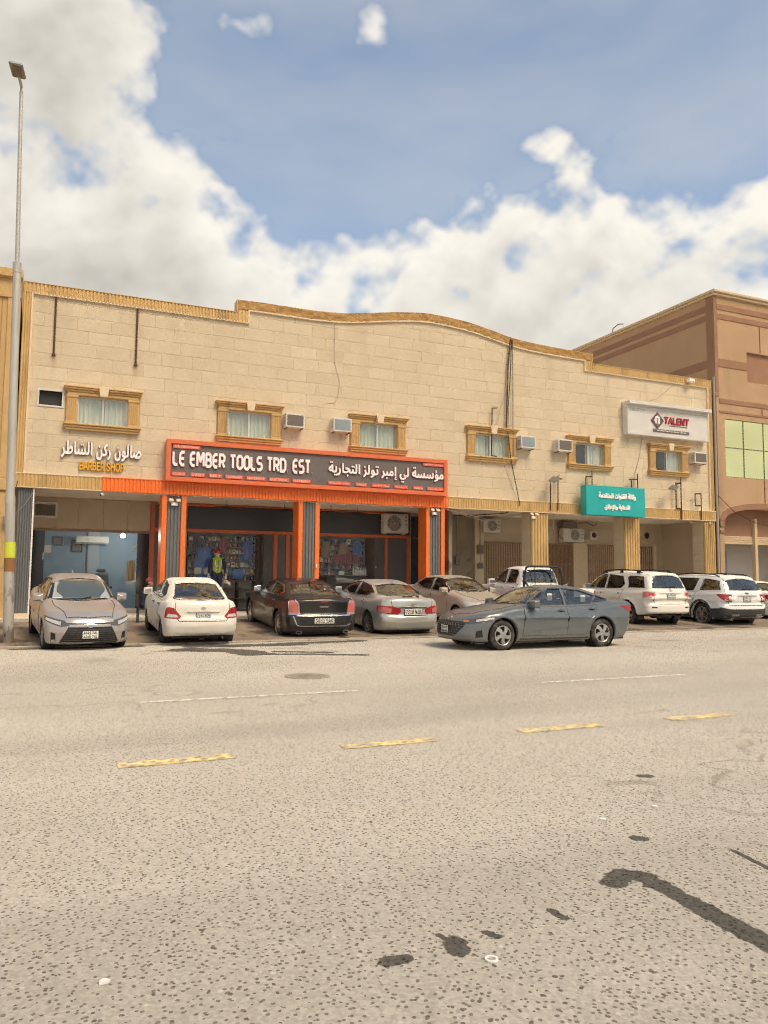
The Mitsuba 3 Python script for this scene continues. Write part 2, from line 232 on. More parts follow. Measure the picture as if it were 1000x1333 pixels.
 'tag5': '389,11,409,18,395,24,390,30,394,49,405,59,414,59,422,52,428,33,438,34,448,52,459,60,471,59,479,49,481,32,470,21,447,25,441,21,426,21,417,8,400,0,390,0 456,37,466,34,466,46,459,47 405,35,409,32,414,34,410,46,405,44|367,21,365,90,378,90,379,21|319,22,321,35,337,33,341,37,330,63,343,70,356,44,354,29,341,21|270,21,268,90,281,90,283,21|92,89,106,90,108,38,112,33,123,35,127,52,132,54,140,52,140,36,144,33,155,35,159,52,171,51,170,36,180,33,184,37,186,52,197,52,197,37,209,33,211,59,222,60,227,35,240,33,243,36,241,90,254,90,256,30,243,21,229,21,219,29,210,21,198,21,191,26,184,21,170,21,164,25,156,21,141,21,132,27,122,21,102,22,95,30|124,9,133,13,137,3,127,0|0,40,0,51,8,62,23,69,25,76,38,76,40,37,44,33,63,33,67,42,52,57,51,70,70,84,84,89,87,78,65,66,81,43,79,29,75,24,40,21,29,29,8,30 14,44,27,42,25,55,20,55,13,49|25,97,35,100,38,90,29,87|10,97,19,100,22,90,13,87',
 'tag6': '223,34,224,52,230,58,237,55,234,39,237,33,251,30,258,33,261,49,259,100,272,100,272,55,277,49,292,49,311,57,311,60,303,63,289,63,289,75,308,73,328,65,330,55,324,52,328,49,339,51,342,66,354,65,355,49,365,53,368,66,376,66,378,51,387,49,390,59,386,75,392,77,397,77,401,63,399,44,389,38,379,38,371,42,365,38,354,38,347,42,339,38,325,38,315,47,293,38,272,39,266,25,252,18,232,21|300,28,308,31,311,23,303,20|185,89,187,97,196,94,193,86|97,99,110,100,111,53,115,49,129,49,148,57,147,60,140,63,125,63,125,75,139,75,165,65,166,55,161,51,178,49,182,52,182,64,177,76,189,79,193,66,192,45,179,38,162,38,151,47,130,38,106,39,100,46|170,94,179,97,182,89,173,86|137,28,145,31,148,23,139,20|59,28,73,39,76,53,70,65,82,70,87,56,87,42,83,32,68,20,63,20|0,34,3,56,8,58,14,55,11,39,17,31,33,30,40,33,45,40,30,49,28,62,41,77,54,79,61,76,58,66,47,68,39,60,43,54,58,44,55,31,48,24,32,18,20,18,8,23|28,8,37,11,39,3,31,0|14,8,23,11,25,3,17,0'}
# ------------------------------------------------------------------ cars: a body from signed distances, parts laid on its surface


def surface_nets(F, o, h):
    S = F < 0
    nx, ny, nz = F.shape
    acc = np.zeros((nx - 1, ny - 1, nz - 1, 3))
    cnt = np.zeros((nx - 1, ny - 1, nz - 1))
    for ax in range(3):
        sl0 = [slice(None)] * 3
        sl1 = [slice(None)] * 3
        sl0[ax], sl1[ax] = slice(0, -1), slice(1, None)
        A, B = F[tuple(sl0)], F[tuple(sl1)]
        cross = (A < 0) != (B < 0)
        t = np.where(cross, A / np.where(A == B, 1, A - B), 0)
        others = [k for k in range(3) if k != ax]
        for da in (0, 1):
            for db in (0, 1):
                s = [slice(None)] * 3
                s[others[0]] = slice(da, F.shape[others[0]] - 1 + da)
                s[others[1]] = slice(db, F.shape[others[1]] - 1 + db)
                c = cross[tuple(s)]
                cnt += c
                acc[..., ax] += np.where(c, t[tuple(s)], 0)
                acc[..., others[0]] += c * da
                acc[..., others[1]] += c * db
    act = cnt > 0
    idx = -np.ones(act.shape, int)
    idx[act] = np.arange(act.sum())
    base = np.argwhere(act)
    v = (base + acc[act] / cnt[act][:, None]) * h + o
    faces = []
    for ax in range(3):
        o1, o2 = [(1, 2), (2, 0), (0, 1)][ax]
        sl0 = [slice(None)] * 3
        sl1 = [slice(None)] * 3
        sl0[ax], sl1[ax] = slice(0, -1), slice(1, None)
        s0, s1 = S[tuple(sl0)], S[tuple(sl1)]
        e = np.argwhere(s0 != s1)
        e = e[(e[:, o1] > 0) & (e[:, o2] > 0) & (e[:, o1] < F.shape[o1] - 1) & (e[:, o2] < F.shape[o2] - 1)]
        inside = s0[tuple(e.T)]

        def at(d1, d2):
            q = e.copy()
            q[:, o1] += d1
            q[:, o2] += d2
            return idx[tuple(q.T)]
        quad = np.stack([at(-1, -1), at(0, -1), at(0, 0), at(-1, 0)], 1)
        quad[~inside] = quad[~inside][:, ::-1]
        faces += [quad[:, [0, 1, 2]], quad[:, [0, 2, 3]]]
    return trimesh.Trimesh(v, np.vstack(faces), process=False)


def smax(a, b, r):
    h = np.maximum(r - np.abs(a - b), 0) / r
    return np.maximum(a, b) + h * h * r * 0.25


def smin(a, b, r):
    return -smax(-a, -b, r)


def curve(pts):
    p = sorted(pts)
    x = np.array([a for a, _ in p])
    f = PchipInterpolator(x, np.array([b for _, b in p]), extrapolate=False)
    return lambda q: f(np.clip(q, x[0], x[-1]))


def sst(a, b, x):
    t = np.clip((x - a) / (b - a), 0, 1)
    return t * t * (3 - 2 * t)


def car_fields(S, h=0.028):
    L, W, H = S['L'], S['W'], S['H']
    x = np.arange(-L / 2 - 0.09, L / 2 + 0.09, h)
    y = np.arange(-W / 2 - 0.12, W / 2 + 0.12 + h, h)
    z = np.arange(S['zb'] - 0.08, H + 0.09, h)
    X, Y, Z = np.meshgrid(x, y, z, indexing='ij')
    A = np.abs(Y)
    u = A / (W / 2)
    deck = curve(S['deck'])
    dz = np.gradient(deck(x), x)
    cosd = (1 / np.sqrt(1 + np.minimum(dz ** 2, 4)))[:, None, None]
    ftop = (Z - (deck(x)[:, None, None] - S.get('crown', 0.05) * u ** 2)) * cosd
    sec = np.interp(z, [a for a, _ in S['sec']], [b for _, b in S['sec']])
    sec = np.convolve(np.pad(sec, 3, mode='edge'), np.ones(7) / 7, 'valid')
    w = (W / 2) * sec[None, None, :] * (1 - S.get('taper', 0.05) * np.abs(x / (L / 2)) ** 3)[:, None, None]
    for (x0, z0, x1, z1, amp) in S.get('crease', []):
        zl = z0 + (X - x0) / (x1 - x0) * (z1 - z0)
        d = zl - Z
        m = sst(min(x0, x1) - 0.1, min(x0, x1) + 0.6, X) * (1 - sst(max(x0, x1) - 0.6, max(x0, x1) + 0.1, X))
        w = w - amp * m * sst(-0.03, 0.05, d) * np.exp(-np.maximum(d, 0) / 0.16)
    R = S['R']
    for xw in (S['xf'], S['xr']):
        rr = np.hypot(X - xw, Z - R)
        ra = S.get('arch', R + 0.055)
        w = w + S.get('flare', 0.012) * np.exp(-(np.maximum(rr - ra, 0) / 0.09) ** 2)
    fside = A - w
    gf = np.interp(z, [a for a, _ in S['nose']], [b for _, b in S['nose']])[None, None, :]
    gr = np.interp(z, [a for a, _ in S['tail']], [b for _, b in S['tail']])[None, None, :]
    ffront = X - (L / 2 - gf - S.get('bowf', 0.30) * u ** 2.6)
    frear = -X - (L / 2 - gr - S.get('bowr', 0.20) * u ** 2.8)
    f = smax(smax(ffront, fside, 0.16), smax(frear, fside, 0.16), 0.02)
    f = smax(f, ftop, S.get('shoulder', 0.10))
    zb = S['zb'] + 0.10 * sst(S['xf'] + R, L / 2, x) * S.get('lipf', 0.3) + 0.12 * sst(-S['xr'] + R, L / 2, -x) * S.get('lipr', 0.6)
    f = smax(f, zb[:, None, None] - Z, 0.05)
    # greenhouse
    xc = S.get('xc', 0.0)
    xs = X - xc
    Xw = X + np.sign(xs) * S.get('bowg', 0.16) * (A / (W / 2)) ** 2 * sst(0.2, 0.9, np.abs(xs))
    cab = curve(S['cabin'])
    xx = np.linspace(x[0], x[-1], 800)
    sl = np.gradient(cab(xx), xx)
    cosg = 1 / np.sqrt(1 + np.interp(Xw, xx, np.minimum(sl ** 2, 9)))
    gtop = (Z - (cab(Xw) - S.get('rcrown', 0.045) * u ** 2)) * cosg
    zbelt = S['belt']
    k = np.clip((Z - zbelt) / (H - zbelt), -0.5, 1.3)
    wg = (W / 2) * (S['wb'] + (S['wr'] - S['wb']) * (k * 0.75 + 0.25 * k * np.abs(k))) * (1 - S.get('gtaper', 0.06) * (np.abs(xs) / 1.6) ** 2)
    gside = A - wg
    g = smax(gtop, gside, S.get('rr', 0.16))
    g = smax(g, (zbelt - 0.25) - Z, 0.01)
    xa, xb = S['cabin_x']
    g = smax(g, np.maximum(xa - X, X - xb), 0.02)
    full = smin(f, g, 0.05)
    inner = smax(smax(g + 0.05, (zbelt - 0.33) - Z, 0.03), np.maximum(X - S['cav'][1], S['cav'][0] - X), 0.03)
    inner = np.maximum(inner, A - (W / 2 - 0.13))
    hollow = np.maximum(full, -inner)
    ra = S.get('arch', R + 0.055)
    for xw in (S['xf'], S['xr']):
        wheel = np.maximum(np.hypot(X - xw, (Z - R)) - ra, (W / 2 - 0.30) - A)
        hollow = np.maximum(hollow, -wheel)
        full = np.maximum(full, -wheel)
    for c in S.get('cuts', []):
        hollow = np.maximum(hollow, -c(X, A, Z))
        full = np.maximum(full, -c(X, A, Z))
    o = np.array([x[0], y[0], z[0]])
    return full, hollow, inner, o, h


DIRS = {'L': ((0, 1, 0), (1, 0, 0), (0, 0, 1)), 'F': ((1, 0, 0), (0, 1, 0), (0, 0, 1)), 'B': ((-1, 0, 0), (0, 1, 0), (0, 0, 1)), 'T': ((0, 0, 1), (1, 0, 0), (0, 1, 0))}


def az_dir(deg):
    a = math.radians(deg)
    return ((math.cos(a), math.sin(a), 0), (-math.sin(a), math.cos(a), 0), (0, 0, 1))


class Car:
    def __init__(self, name, label, S, paint, xf, category='car', group=None):
        self.S, self.paint, self.xf = S, paint, xf
        self.k = thing(name, label, category, group)
        full, hollow, inner, o, h = car_fields(S)
        self.solid = surface_nets(full, o, h)
        body = surface_nets(hollow, o, h)
        self.prisms = []
        for w in S['side_windows']:
            self.prisms.append(self.prism(Polygon(w), 'L'))
        self.prisms.append(self.prism(self.sym(S['windshield']), 'F', S.get('ws_reach', 0.2)))
        self.prisms.append(self.prism(self.sym(S['rear_window']), 'B', S.get('rw_reach', 0.2)))
        cut = m3.Manifold.batch_boolean(self.prisms, m3.OpType.Add)
        mb = to_m3(body)
        if mb.status() == m3.Error.NoError and not mb.is_empty():
            body = from_m3(mb - cut)
        else:
            print(name, 'body not manifold', mb.status())
        add(self.k, 'body', body, paint, smooth=38, xf=xf)
        ri = surface_nets(inner + 0.006, o, h)
        mi_ = to_m3(ri)
        if mi_.status() != m3.Error.NoError:
            print(name, 'lining', mi_.status())
        if mi_.status() == m3.Error.NoError and not mi_.is_empty():
            core = to_m3(surface_nets(inner + 0.03, o, h))
            add(self.k, 'cabin_lining', from_m3(mi_ - core - cut), S.get('lining', 'car_interior'), smooth=38, xf=xf)
        # glass
        gm = S.get('glass', 'car_glass')
        for w in S['side_windows']:
            for sgn in (1, -1):
                self.patch('side_window', Polygon(w).buffer(0.012), 'L', -0.014, None, gm, side=sgn, step=0.12)
            ring = Polygon(w).buffer(0.022, join_style=1).difference(Polygon(w))
            for sgn in (1, -1):
                self.patch('window_trim', ring, 'L', 0.004, 0.02, S.get('trim', 'car_black'), side=sgn, step=0.2)
        for nm, key, d in (('windshield', 'windshield', 'F'), ('rear_window', 'rear_window', 'B')):
            P = self.sym(S[key])
            self.patch(nm, P.buffer(0.012), d, -0.014, None, S.get('glass_front' if d == 'F' else 'glass_rear', gm), step=0.12)
            self.patch(nm + '_seal', P.buffer(0.018, join_style=1).difference(P), d, 0.003, 0.02, 'car_black', step=0.2)

    def sym(self, half):
        p = [(y, z) for y, z in half]
        return Polygon(p + [(-y, z) for y, z in reversed(p)]).buffer(0)

    def prism(self, poly, mode, reach=None):
        d, u, v = (np.array(a, float) for a in DIRS[mode])
        m = to_m3(extr(poly.simplify(0.002), 1.0))
        if mode == 'L':
            a, ln = -2.0, 4.0
        else:
            a = (reach if reach is not None else 0.2) + self.S.get('xc', 0.0) * (1 if mode == 'F' else -1)
            ln = 4.0
        M = np.zeros((3, 4))
        M[:, 0], M[:, 1], M[:, 2], M[:, 3] = u, v, d * ln, d * a
        q = m.transform(M)
        return q

    def cast(self, P, frame):
        """points (u, v) in the frame, cast onto the body from outside"""
        d, u, v = (np.array(a, float) for a in frame)
        o = P[:, :1] * u + P[:, 1:] * v + d * 6.0
        loc, ir, it = self.solid.ray.intersects_location(o, np.tile(-d, (len(o), 1)), multiple_hits=False)
        out = np.full((len(P), 3), np.nan)
        out[ir] = loc
        bad = np.isnan(out[:, 0])
        self.missed = bad
        if bad.any():
            if (~bad).sum() == 0:
                return None
            from scipy.spatial import cKDTree
            t = cKDTree(P[~bad])
            j = t.query(P[bad])[1]
            depth = (out[~bad] @ d)[j]
            out[bad] = P[bad][:, :1] * u + P[bad][:, 1:] * v + d * depth[:, None]
        return out

    def patch_mesh(self, poly, mode, off, thick, step=0.08):
        if isinstance(mode, str):
            frame = DIRS[mode]
        else:
            frame = az_dir(mode)
        d = np.array(frame[0], float)
        ms = []
        for q in polys(poly):
            q = q.segmentize(step).simplify(0.0008)
            q = q.segmentize(step)
            v2, f2 = trimesh.creation.triangulate_polygon(q, engine='earcut')
            v2, f2 = trimesh.remesh.subdivide_to_size(np.c_[v2, np.zeros(len(v2))], f2, step * 1.5, max_iter=12)
            tm = trimesh.Trimesh(v2, f2, process=True)
            v2, f2 = tm.vertices[:, :2], tm.faces
            P = self.cast(v2, frame)
            if P is None:
                continue
            top = P + d * off
            if thick is not None:
                e3 = np.max([np.linalg.norm(P[f2[:, i]] - P[f2[:, (i + 1) % 3]], axis=1) / (np.linalg.norm(v2[f2[:, i]] - v2[f2[:, (i + 1) % 3]], axis=1) + 1e-3) for i in range(3)], axis=0)
                ok = ~self.missed[f2].any(1) & (e3 < 4)
                if ok.sum() < 2:
                    continue
                f2 = f2[ok]
                keep = np.unique(f2)
                re = -np.ones(len(v2), int); re[keep] = np.arange(len(keep))
                f2, v2, P, top = re[f2], v2[keep], P[keep], top[keep]
            n = np.cross(top[f2[:, 1]] - top[f2[:, 0]], top[f2[:, 2]] - top[f2[:, 0]]).sum(0)
            if n @ d < 0:
                f2 = f2[:, ::-1]
            if thick is None:
                ms.append(trimesh.Trimesh(top, f2, process=False))
                continue
            N = len(top)
            bot = P - d * thick
            e = np.sort(np.vstack([f2[:, [0, 1]], f2[:, [1, 2]], f2[:, [2, 0]]]), axis=1)
            de = np.vstack([f2[:, [0, 1]], f2[:, [1, 2]], f2[:, [2, 0]]])
            _, inv, c = np.unique(e, axis=0, return_inverse=True, return_counts=True)
            be = de[c[inv.ravel()] == 1]
            wall = np.vstack([np.c_[be[:, 1], be[:, 0], be[:, 0] + N], np.c_[be[:, 1], be[:, 0] + N, be[:, 1] + N]])
            ms.append(trimesh.Trimesh(np.vstack([top, bot]), np.vstack([f2, f2[:, ::-1] + N, wall]), process=False))
        return cat(ms) if ms else None

    def patch(self, name, poly, mode, off, thick, mat, side=1, step=0.08, parent=None, label=None, smooth=30):
        if not isinstance(poly, (Polygon, MultiPolygon)):
            poly = Polygon(poly)
        m = self.patch_mesh(poly, mode, off, thick, step)
        if m is None:
            return None
        if side < 0:
            m.vertices[:, 1] *= -1
            m.invert()
        return add(parent or self.k, name, m, mat, smooth=smooth, xf=self.xf, label=label)

    def both(self, name, poly, mode, off, thick, mat, **kw):
        """on the left and, mirrored, on the right"""
        a = self.patch(name, poly, mode, off, thick, mat, side=1, **kw)
        b = self.patch(name, poly, mode, off, thick, mat, side=-1, **kw)
        return a, b

    def wrap(self, pts, deg):
        """3D points seen from azimuth deg -> (u, v) polygon"""
        _, u, v = az_dir(deg)
        return Polygon([(np.dot(p, u), p[2]) for p in np.array(pts, float)]).buffer(0)

    def put(self, name, mesh, mat, smooth=30, parent=None, label=None):
        return add(parent or self.k, name, mesh, mat, smooth=smooth, xf=self.xf, label=label)

    def mirror_pair(self, name, mesh, mat, smooth=30, parent=None):
        out = []
        for s in (1, -1):
            m = mesh.copy()
            if s < 0:
                m.vertices[:, 1] *= -1
                m.invert()
            out.append(self.put(name, m, mat, smooth, parent))
        return out

    def surf(self, x, z):
        """half width of the body at (x, z)"""
        return self.cast(np.array([[x, z]]), DIRS['L'])[0][1]

    def end(self, y, z, front):
        return self.cast(np.array([[y, z]]), DIRS['F' if front else 'B'])[0][0]

    def door(self, poly, handle=None, hmat=None):
        P = Polygon(poly)
        for s in (1, -1):
            k = self.patch('door', P.buffer(-0.0045), 'L', 0.006, 0.01, self.paint, side=s, step=0.07)
            self.patch('seam', P.buffer(0.0035).difference(P.buffer(-0.007)), 'L', 0.005, 0.01, 'car_black', side=s, step=0.06, parent=k)
            if handle:
                x, z = handle
                y = self.surf(x, z)
                h = trimesh.util.concatenate([from_m3(m3.Manifold.hull_points(np.array([(x + a, y + b, z + c) for a, b, c in [(-.10, .012, 0), (-.10, .012, .018), (.10, .012, .004), (.10, .012, .022), (-.085, .04, .004), (-.085, .04, .016), (.085, .04, .008), (.085, .04, .02)]])))])
                if s < 0:
                    h.vertices[:, 1] *= -1
                    h.invert()
                self.put('handle', h, hmat or self.paint, parent=k)
                pc = self.patch('handle_cup', Point(0, 0).buffer(1, 8).simplify(0.01) if False else affinity.translate(affinity.scale(Point(0, 0).buffer(1, 6), 0.055, 0.03), x + 0.01, z + 0.005), 'L', 0.008, 0.008, 'car_black', side=s, parent=k)

    def wheels(self, style='spoke5', rim='car_alloy', hub=None):
        S = self.S
        R, rr, tw = S['R'], S['rim'], S.get('tyre_w', 0.205)
        tp = [(rr - 0.005, -tw / 2 + 0.02), (rr + 0.01, -tw / 2 + 0.004), (rr + 0.35 * (R - rr), -tw / 2 - 0.004), (R - 0.025, -tw / 2 + 0.008), (R - 0.004, -tw / 2 + 0.035), (R, -tw / 4), (R, tw / 4), (R - 0.004, tw / 2 - 0.035), (R - 0.025, tw / 2 - 0.008), (rr + 0.35 * (R - rr), tw / 2 + 0.004), (rr + 0.01, tw / 2 - 0.004), (rr - 0.005, tw / 2 - 0.02)]
        tyre = revolve(tp + [tp[0]], 40, 'y')
        fix_out(tyre)
        n, wi, wo, twin, twist = {'spoke5': (5, 0.055, 0.045, 0.05, 0), 'star5': (5, 0.075, 0.10, 0.0, 0.0), 'spoke10': (10, 0.026, 0.03, 0, 0.12), 'spoke7': (7, 0.04, 0.05, 0, 0), 'twin5': (5, 0.022, 0.024, 0.045, 0), 'cover': (7, 0.05, 0.075, 0, .15), 'slash5': (5, 0.06, 0.105, 0.0, .30), 'steel': (12, 0.03, 0.05, 0, 0)}[style]
        g = Point(0, 0).buffer(rr).difference(Point(0, 0).buffer(rr - 0.022)).union(Point(0, 0).buffer(rr * 0.25))
        for i in range(n):
            a = 2 * math.pi * i / n + 0.3
            for off in ((-twin, twin) if twin else (0,)):
                sp = Polygon([(0.03, -wi / 2 + off * .6), (rr - 0.01, -wo / 2 + off), (rr - 0.01, wo / 2 + off), (0.03, wi / 2 + off * .6)])
                if twist:
                    sp = Polygon([(0.03, -wi / 2), (rr * .55, -wi * .5 - twist * .05), (rr - 0.01, -wo / 2 + twist * rr * .6), (rr - 0.01, wo / 2 + twist * rr * .6), (rr * .55, wi * .6), (0.03, wi / 2)])
                g = g.union(affinity.rotate(sp, a, origin=(0, 0), use_radians=True))
        if style == 'slash5':
            g = g.union(Point(0, 0).buffer(rr * .36))
        spk = extr(g.simplify(0.002), 0.03)
        spk.apply_transform(np.array([[1, 0, 0, 0], [0, 0, 1, 0], [0, -1, 0, 0], [0, 0, 0, 1.0]]))
        rad = np.hypot(spk.vertices[:, 0], spk.vertices[:, 2])
        spk.vertices[:, 1] += tw / 2 - 0.045 + 0.0 * rad - 0.02 * (rad / rr) ** 2 + 0.012
        fix_out(spk)
        barrel = revolve([(rr, -tw / 2 + .02), (rr - 0.012, -tw / 2 + .03), (rr - 0.02, tw / 2 - .03), (rr, tw / 2 - .015)], 36, 'y')
        disc = revolve([(0.0001, tw / 2 - 0.10), (rr - .02, tw / 2 - 0.10), (rr - 0.02, tw / 2 - 0.115), (0.0001, tw / 2 - 0.115)], 28, 'y')
        fix_out(disc)
        capm = revolve([(0.0001, tw / 2 - 0.006), (0.02, tw / 2 - 0.008), (0.03, tw / 2 - 0.02)], 16, 'y')
        D = {'tyre': mikit.ply(tyre, 'car_tyre', smooth=40), 'rim': mikit.ply(cat([spk, barrel]), rim, smooth=40), 'brake_disc': mikit.ply(disc, 'car_dark_metal', smooth=40), 'hub_cap': mikit.ply(capm, rim, smooth=40)}
        out = self.S['W'] / 2 - tw / 2 - S.get('inset', 0.035)
        liner = revolve([(S.get('arch', R + .055) - 0.012, -0.14), (S.get('arch', R + .055) - 0.012, 0.10)], 28, 'y')
        Ld = mikit.ply(liner, 'car_black', smooth=40)
        for xw, steer in ((S['xf'], S.get('steer', 0)), (S['xr'], 0)):
            for s in (1, -1):
                M = np.eye(4)
                r = trimesh.transformations.rotation_matrix(math.radians(steer) + (0 if s > 0 else math.pi), [0, 0, 1])
                M = trimesh.transformations.translation_matrix([xw, s * out, R]) @ r
                to = self.xf @ T(M.tolist())
                w = key_for(f'{self.k}__wheel')
                for nm, dct in D.items():
                    scene[f'{w}__{nm}'] = {**dct, 'to_world': to}
                lk = key_for(f'{self.k}__wheel_arch_liner')
                scene[lk] = {**Ld, 'to_world': self.xf @ T(trimesh.transformations.translation_matrix([xw, s * (self.S['W'] / 2 - 0.17), R]).tolist())}
        # underbody
        self.put('underbody', bx(-S['L'] / 2 + .35, S['L'] / 2 - .4, -S['W'] / 2 + .22, S['W'] / 2 - .22, S['zb'] - 0.02, S['zb'] + .12), 'car_black')
        self.put('axle', cat([tube([(S[a], -out, R), (S[a], out, R)], .04) for a in ('xf', 'xr')]), 'car_black')

    def mirror(self, x, z, mat, size=1.0):
        y = self.surf(x, z) - 0.01
        pts = []
        for a, b, c in [(0.05, .05, -.07), (.05, .05, .06), (.04, .22, -.055), (.04, .22, .05), (-.06, .06, -.075), (-.06, .06, .075), (-.07, .235, -.06), (-.07, .235, .065), (.075, .12, -.03), (.075, .12, .03)]:
            pts.append((x + a * size, y + b * size, z + .05 + c * size))
        hull = sum_hull(pts, 0.02)
        ks = self.mirror_pair('mirror', hull, mat, 40)
        glass = rbox(x - .095 * size, x - .088 * size, y + .075, y + .225 * size, z - .005, z + .10, .004)
        for i, k in enumerate(ks):
            m = glass.copy()
            n = tube([(x, y - .02, z), (x, y + .09, z + .03)], .022, 6)
            if i:
                for q in (m, n):
                    q.vertices[:, 1] *= -1
                    q.invert()
            self.put('mirror_glass', m, 'car_chrome', parent=k)
            self.put('mirror_arm', n, 'car_black', parent=k)

    def plate(self, front, z, rows, w=.335, hh=.155, y0=0.0, tilt=0.0):
        x = self.end(y0, z, front) + (0.014 if front else -0.014)
        sg = 1 if front else -1
        k = self.put('licence_plate', rbox(x - .006, x + .006, y0 - w / 2, y0 + w / 2, z - hh / 2, z + hh / 2, .004), 'plate_white')
        n = len(rows)
        for i, r in enumerate(rows):
            t = meshkit.text_mesh(r, 0.7 * hh / n, 0.004, bold=True)
            t.apply_translation([-t.bounds[:, 0].mean(), 0, 0])
            wd = t.extents[0]
            if wd > w * .9:
                t.apply_scale([w * .9 / wd, 1, 1])
            zz = z + hh / 2 - hh * (i + 1) / n + 0.15 * hh / n
            M = np.array([[0, 0, sg, x + sg * .005], [sg, 0, 0, y0], [0, 1, 0, zz], [0, 0, 0, 1.0]])
            t.apply_transform(M)
            self.put('lettering', t, 'car_black', smooth=False, parent=k)
        fr = rbox(x - sg * .010, x + sg * .002, y0 - w / 2 - .012, y0 + w / 2 + .012, z - hh / 2 - .012, z + hh / 2 + .012, .004)
        self.put('frame', fr, 'car_black', parent=k)

    def cabin(self, seat='car_seat', rows=(0.35, -0.55), dash=True, wheel_side=1):
        S = self.S
        zf = S['belt'] - 0.33
        w = S['W'] / 2
        for i, xr in enumerate(rows):
            for s in ((.37, -.37) if i == 0 else (.40, 0, -.40)):
                yy = s * w / .9
                b = from_m3(m3.Manifold.hull_points(np.array([(xr + a, yy + c, zf + e) for a, e in ((-.02, 0), (.10, 0), (-.16, .46), (-.08, .47)) for c in (-.22 + (.03 if e else 0), .22 - (.03 if e else 0))])))
                hd = sum_hull([(xr - .17, yy - .09, zf + .55), (xr - .17, yy + .09, zf + .55), (xr - .185, yy - .08, zf + .65), (xr - .185, yy + .08, zf + .65)], .045)
                k = self.put('seat', b, seat, smooth=40)
                self.put('headrest', hd, seat, smooth=40, parent=k)
        cx = S['cav'][1]
        self.put('dashboard', sum_hull([(cx - .05, -w + .25, S['belt'] - .12), (cx - .05, w - .25, S['belt'] - .12), (cx - .40, -w + .25, S['belt'] - .10), (cx - .40, w - .25, S['belt'] - .10), (cx - .4, -w + .25, S['belt'] - .3), (cx - .4, w - .25, S['belt'] - .3)], .05), 'car_interior', 40)
        sw = trimesh.creation.torus(.18, .016, major_sections=24, minor_sections=8)
        sw.apply_transform(trimesh.transformations.rotation_matrix(math.radians(65), [0, 1, 0]))
        sw.apply_translation([cx - .55, .37 * w / .9 * wheel_side, S['belt'] + .0])
        self.put('steering_wheel', sw, 'car_black', 40)


def fix_out(m):
    if m.volume < 0:
        m.invert()
    return m


def sum_hull(pts, r):
    s = trimesh.creation.icosphere(subdivisions=1, radius=r)
    allp = np.vstack([s.vertices + np.array(p) for p in pts])
    return from_m3(m3.Manifold.hull_points(allp))


def place(x, y, yaw, z=0.0, pitch=0.0):
    """a car standing at (x, y), its nose turned yaw degrees from +x, nose up by pitch degrees"""
    return T().translate([x, y, z]).rotate([0, 0, 1], yaw).rotate([0, 1, 0], -pitch)
# ------------------------------------------------------------------ materials of the place


def streaks(p, s=3.0):
    return fbm(p.x * s, p.z * s * .12, 3.1)


def stone_fn(tone):
    def f(p, n, uv):
        g = fbm(p.x * 2.2 + 7 * tone, p.z * 2.2, p.y * 2, octaves=4)
        v = fbm(p.x * 22, p.z * 30, 1.7)
        c = mix((.565, .455, .31), (.69, .58, .425), g * .65 + v * .35 + (tone - .5) * .34)
        c = c * (0.93 + .14 * v)
        st = .4 * smoothstep(.60, .82, streaks(p, 2.6)) * smoothstep(.2, .7, fbm(p.x * .6, p.z * .5, 9.0))
        c = mi.Color3f(c) * (1 - .22 * st)
        rust = mi.Float(0)
        for x, z0, ln in ((-.22, 8.1, .75), (2.11, 8.08, .9), (6.75, 6.45, .5), (2.0, 5.8, .4), (17.6, 6.5, .7), (21.3, 7.3, .6), (12.1, 5.8, .5), (8.9, 6.45, .45), (24.9, 6.5, .5)):
            rust = dr.maximum(rust, smoothstep(.13, .0, dr.abs(p.x - x + .05 * (fbm(p.z * 5, x) - .5))) * smoothstep(z0 - ln, z0 - .05, p.z) * smoothstep(z0 + .05, z0, p.z))
        return mix(c, (.34, .19, .08), .55 * rust * (.4 + .6 * v))
    return f


for i in range(4):
    bsdf(f'stone_{i}', proc(stone_fn(i / 3)), .75, spec=.25)
bsdf('joint', (.50, .385, .24), .9)
bsdf('yellow_flute', proc(lambda p, n, uv: mix((.48, .305, .115), (.65, .44, .19), fbm(p.x * 2.4, p.y * 2.4, p.z * 1.6, octaves=4)) * (1 - .25 * smoothstep(.6, .85, streaks(p, 3.4)))), .62)
bsdf('yellow_rock', proc(lambda p, n, uv: mix((.27, .145, .045), (.52, .31, .11), fbm(p.x * 7, p.y * 7, p.z * 7, octaves=4))), .8)
bsdf('trim_cream', (.70, .56, .38), .7)
bsdf('surround', proc(lambda p, n, uv: mix((.48, .295, .11), (.62, .41, .18), fbm(p.x * 5, p.z * 5, p.y * 5, octaves=4)) * (1 - .3 * smoothstep(.62, .85, streaks(p, 5)))), .7)
bsdf('orange', proc(lambda p, n, uv: mix((.78, .155, .022), (.86, .20, .04), fbm(p.x * 1.3, p.z * 2.5, p.y))), .42)
bsdf('orange_dull', (.56, .135, .045), .5)
bsdf('grey_panel', proc(lambda p, n, uv: mix((.085, .082, .08), (.125, .12, .112), fbm(p.x * 1.7, p.z * 1.1, 2.0))), .5)
bsdf('grey_dark', (.045, .05, .058), .4)
bsdf('grey_rib', proc(lambda p, n, uv: mix((.115, .12, .125), (.17, .172, .17), fbm(p.x * 3, p.z * .8, 5.0))), .5)
bsdf('sign_grey', (.145, .12, .112), .5)
bsdf('sign_orange', (.70, .155, .055), .45)
bsdf('letter_white', (.86, .82, .80), .4)
bsdf('letter_side', (.42, .10, .12), .5)
bsdf('tag_red', (.70, .13, .07), .5)
bsdf('letter_pale', (.80, .50, .42), .5)
bsdf('letter_yellow', (.80, .42, .02), .45)
bsdf('letter_red', (.52, .02, .04), .4)
bsdf('plum', (.16, .07, .08), .5)
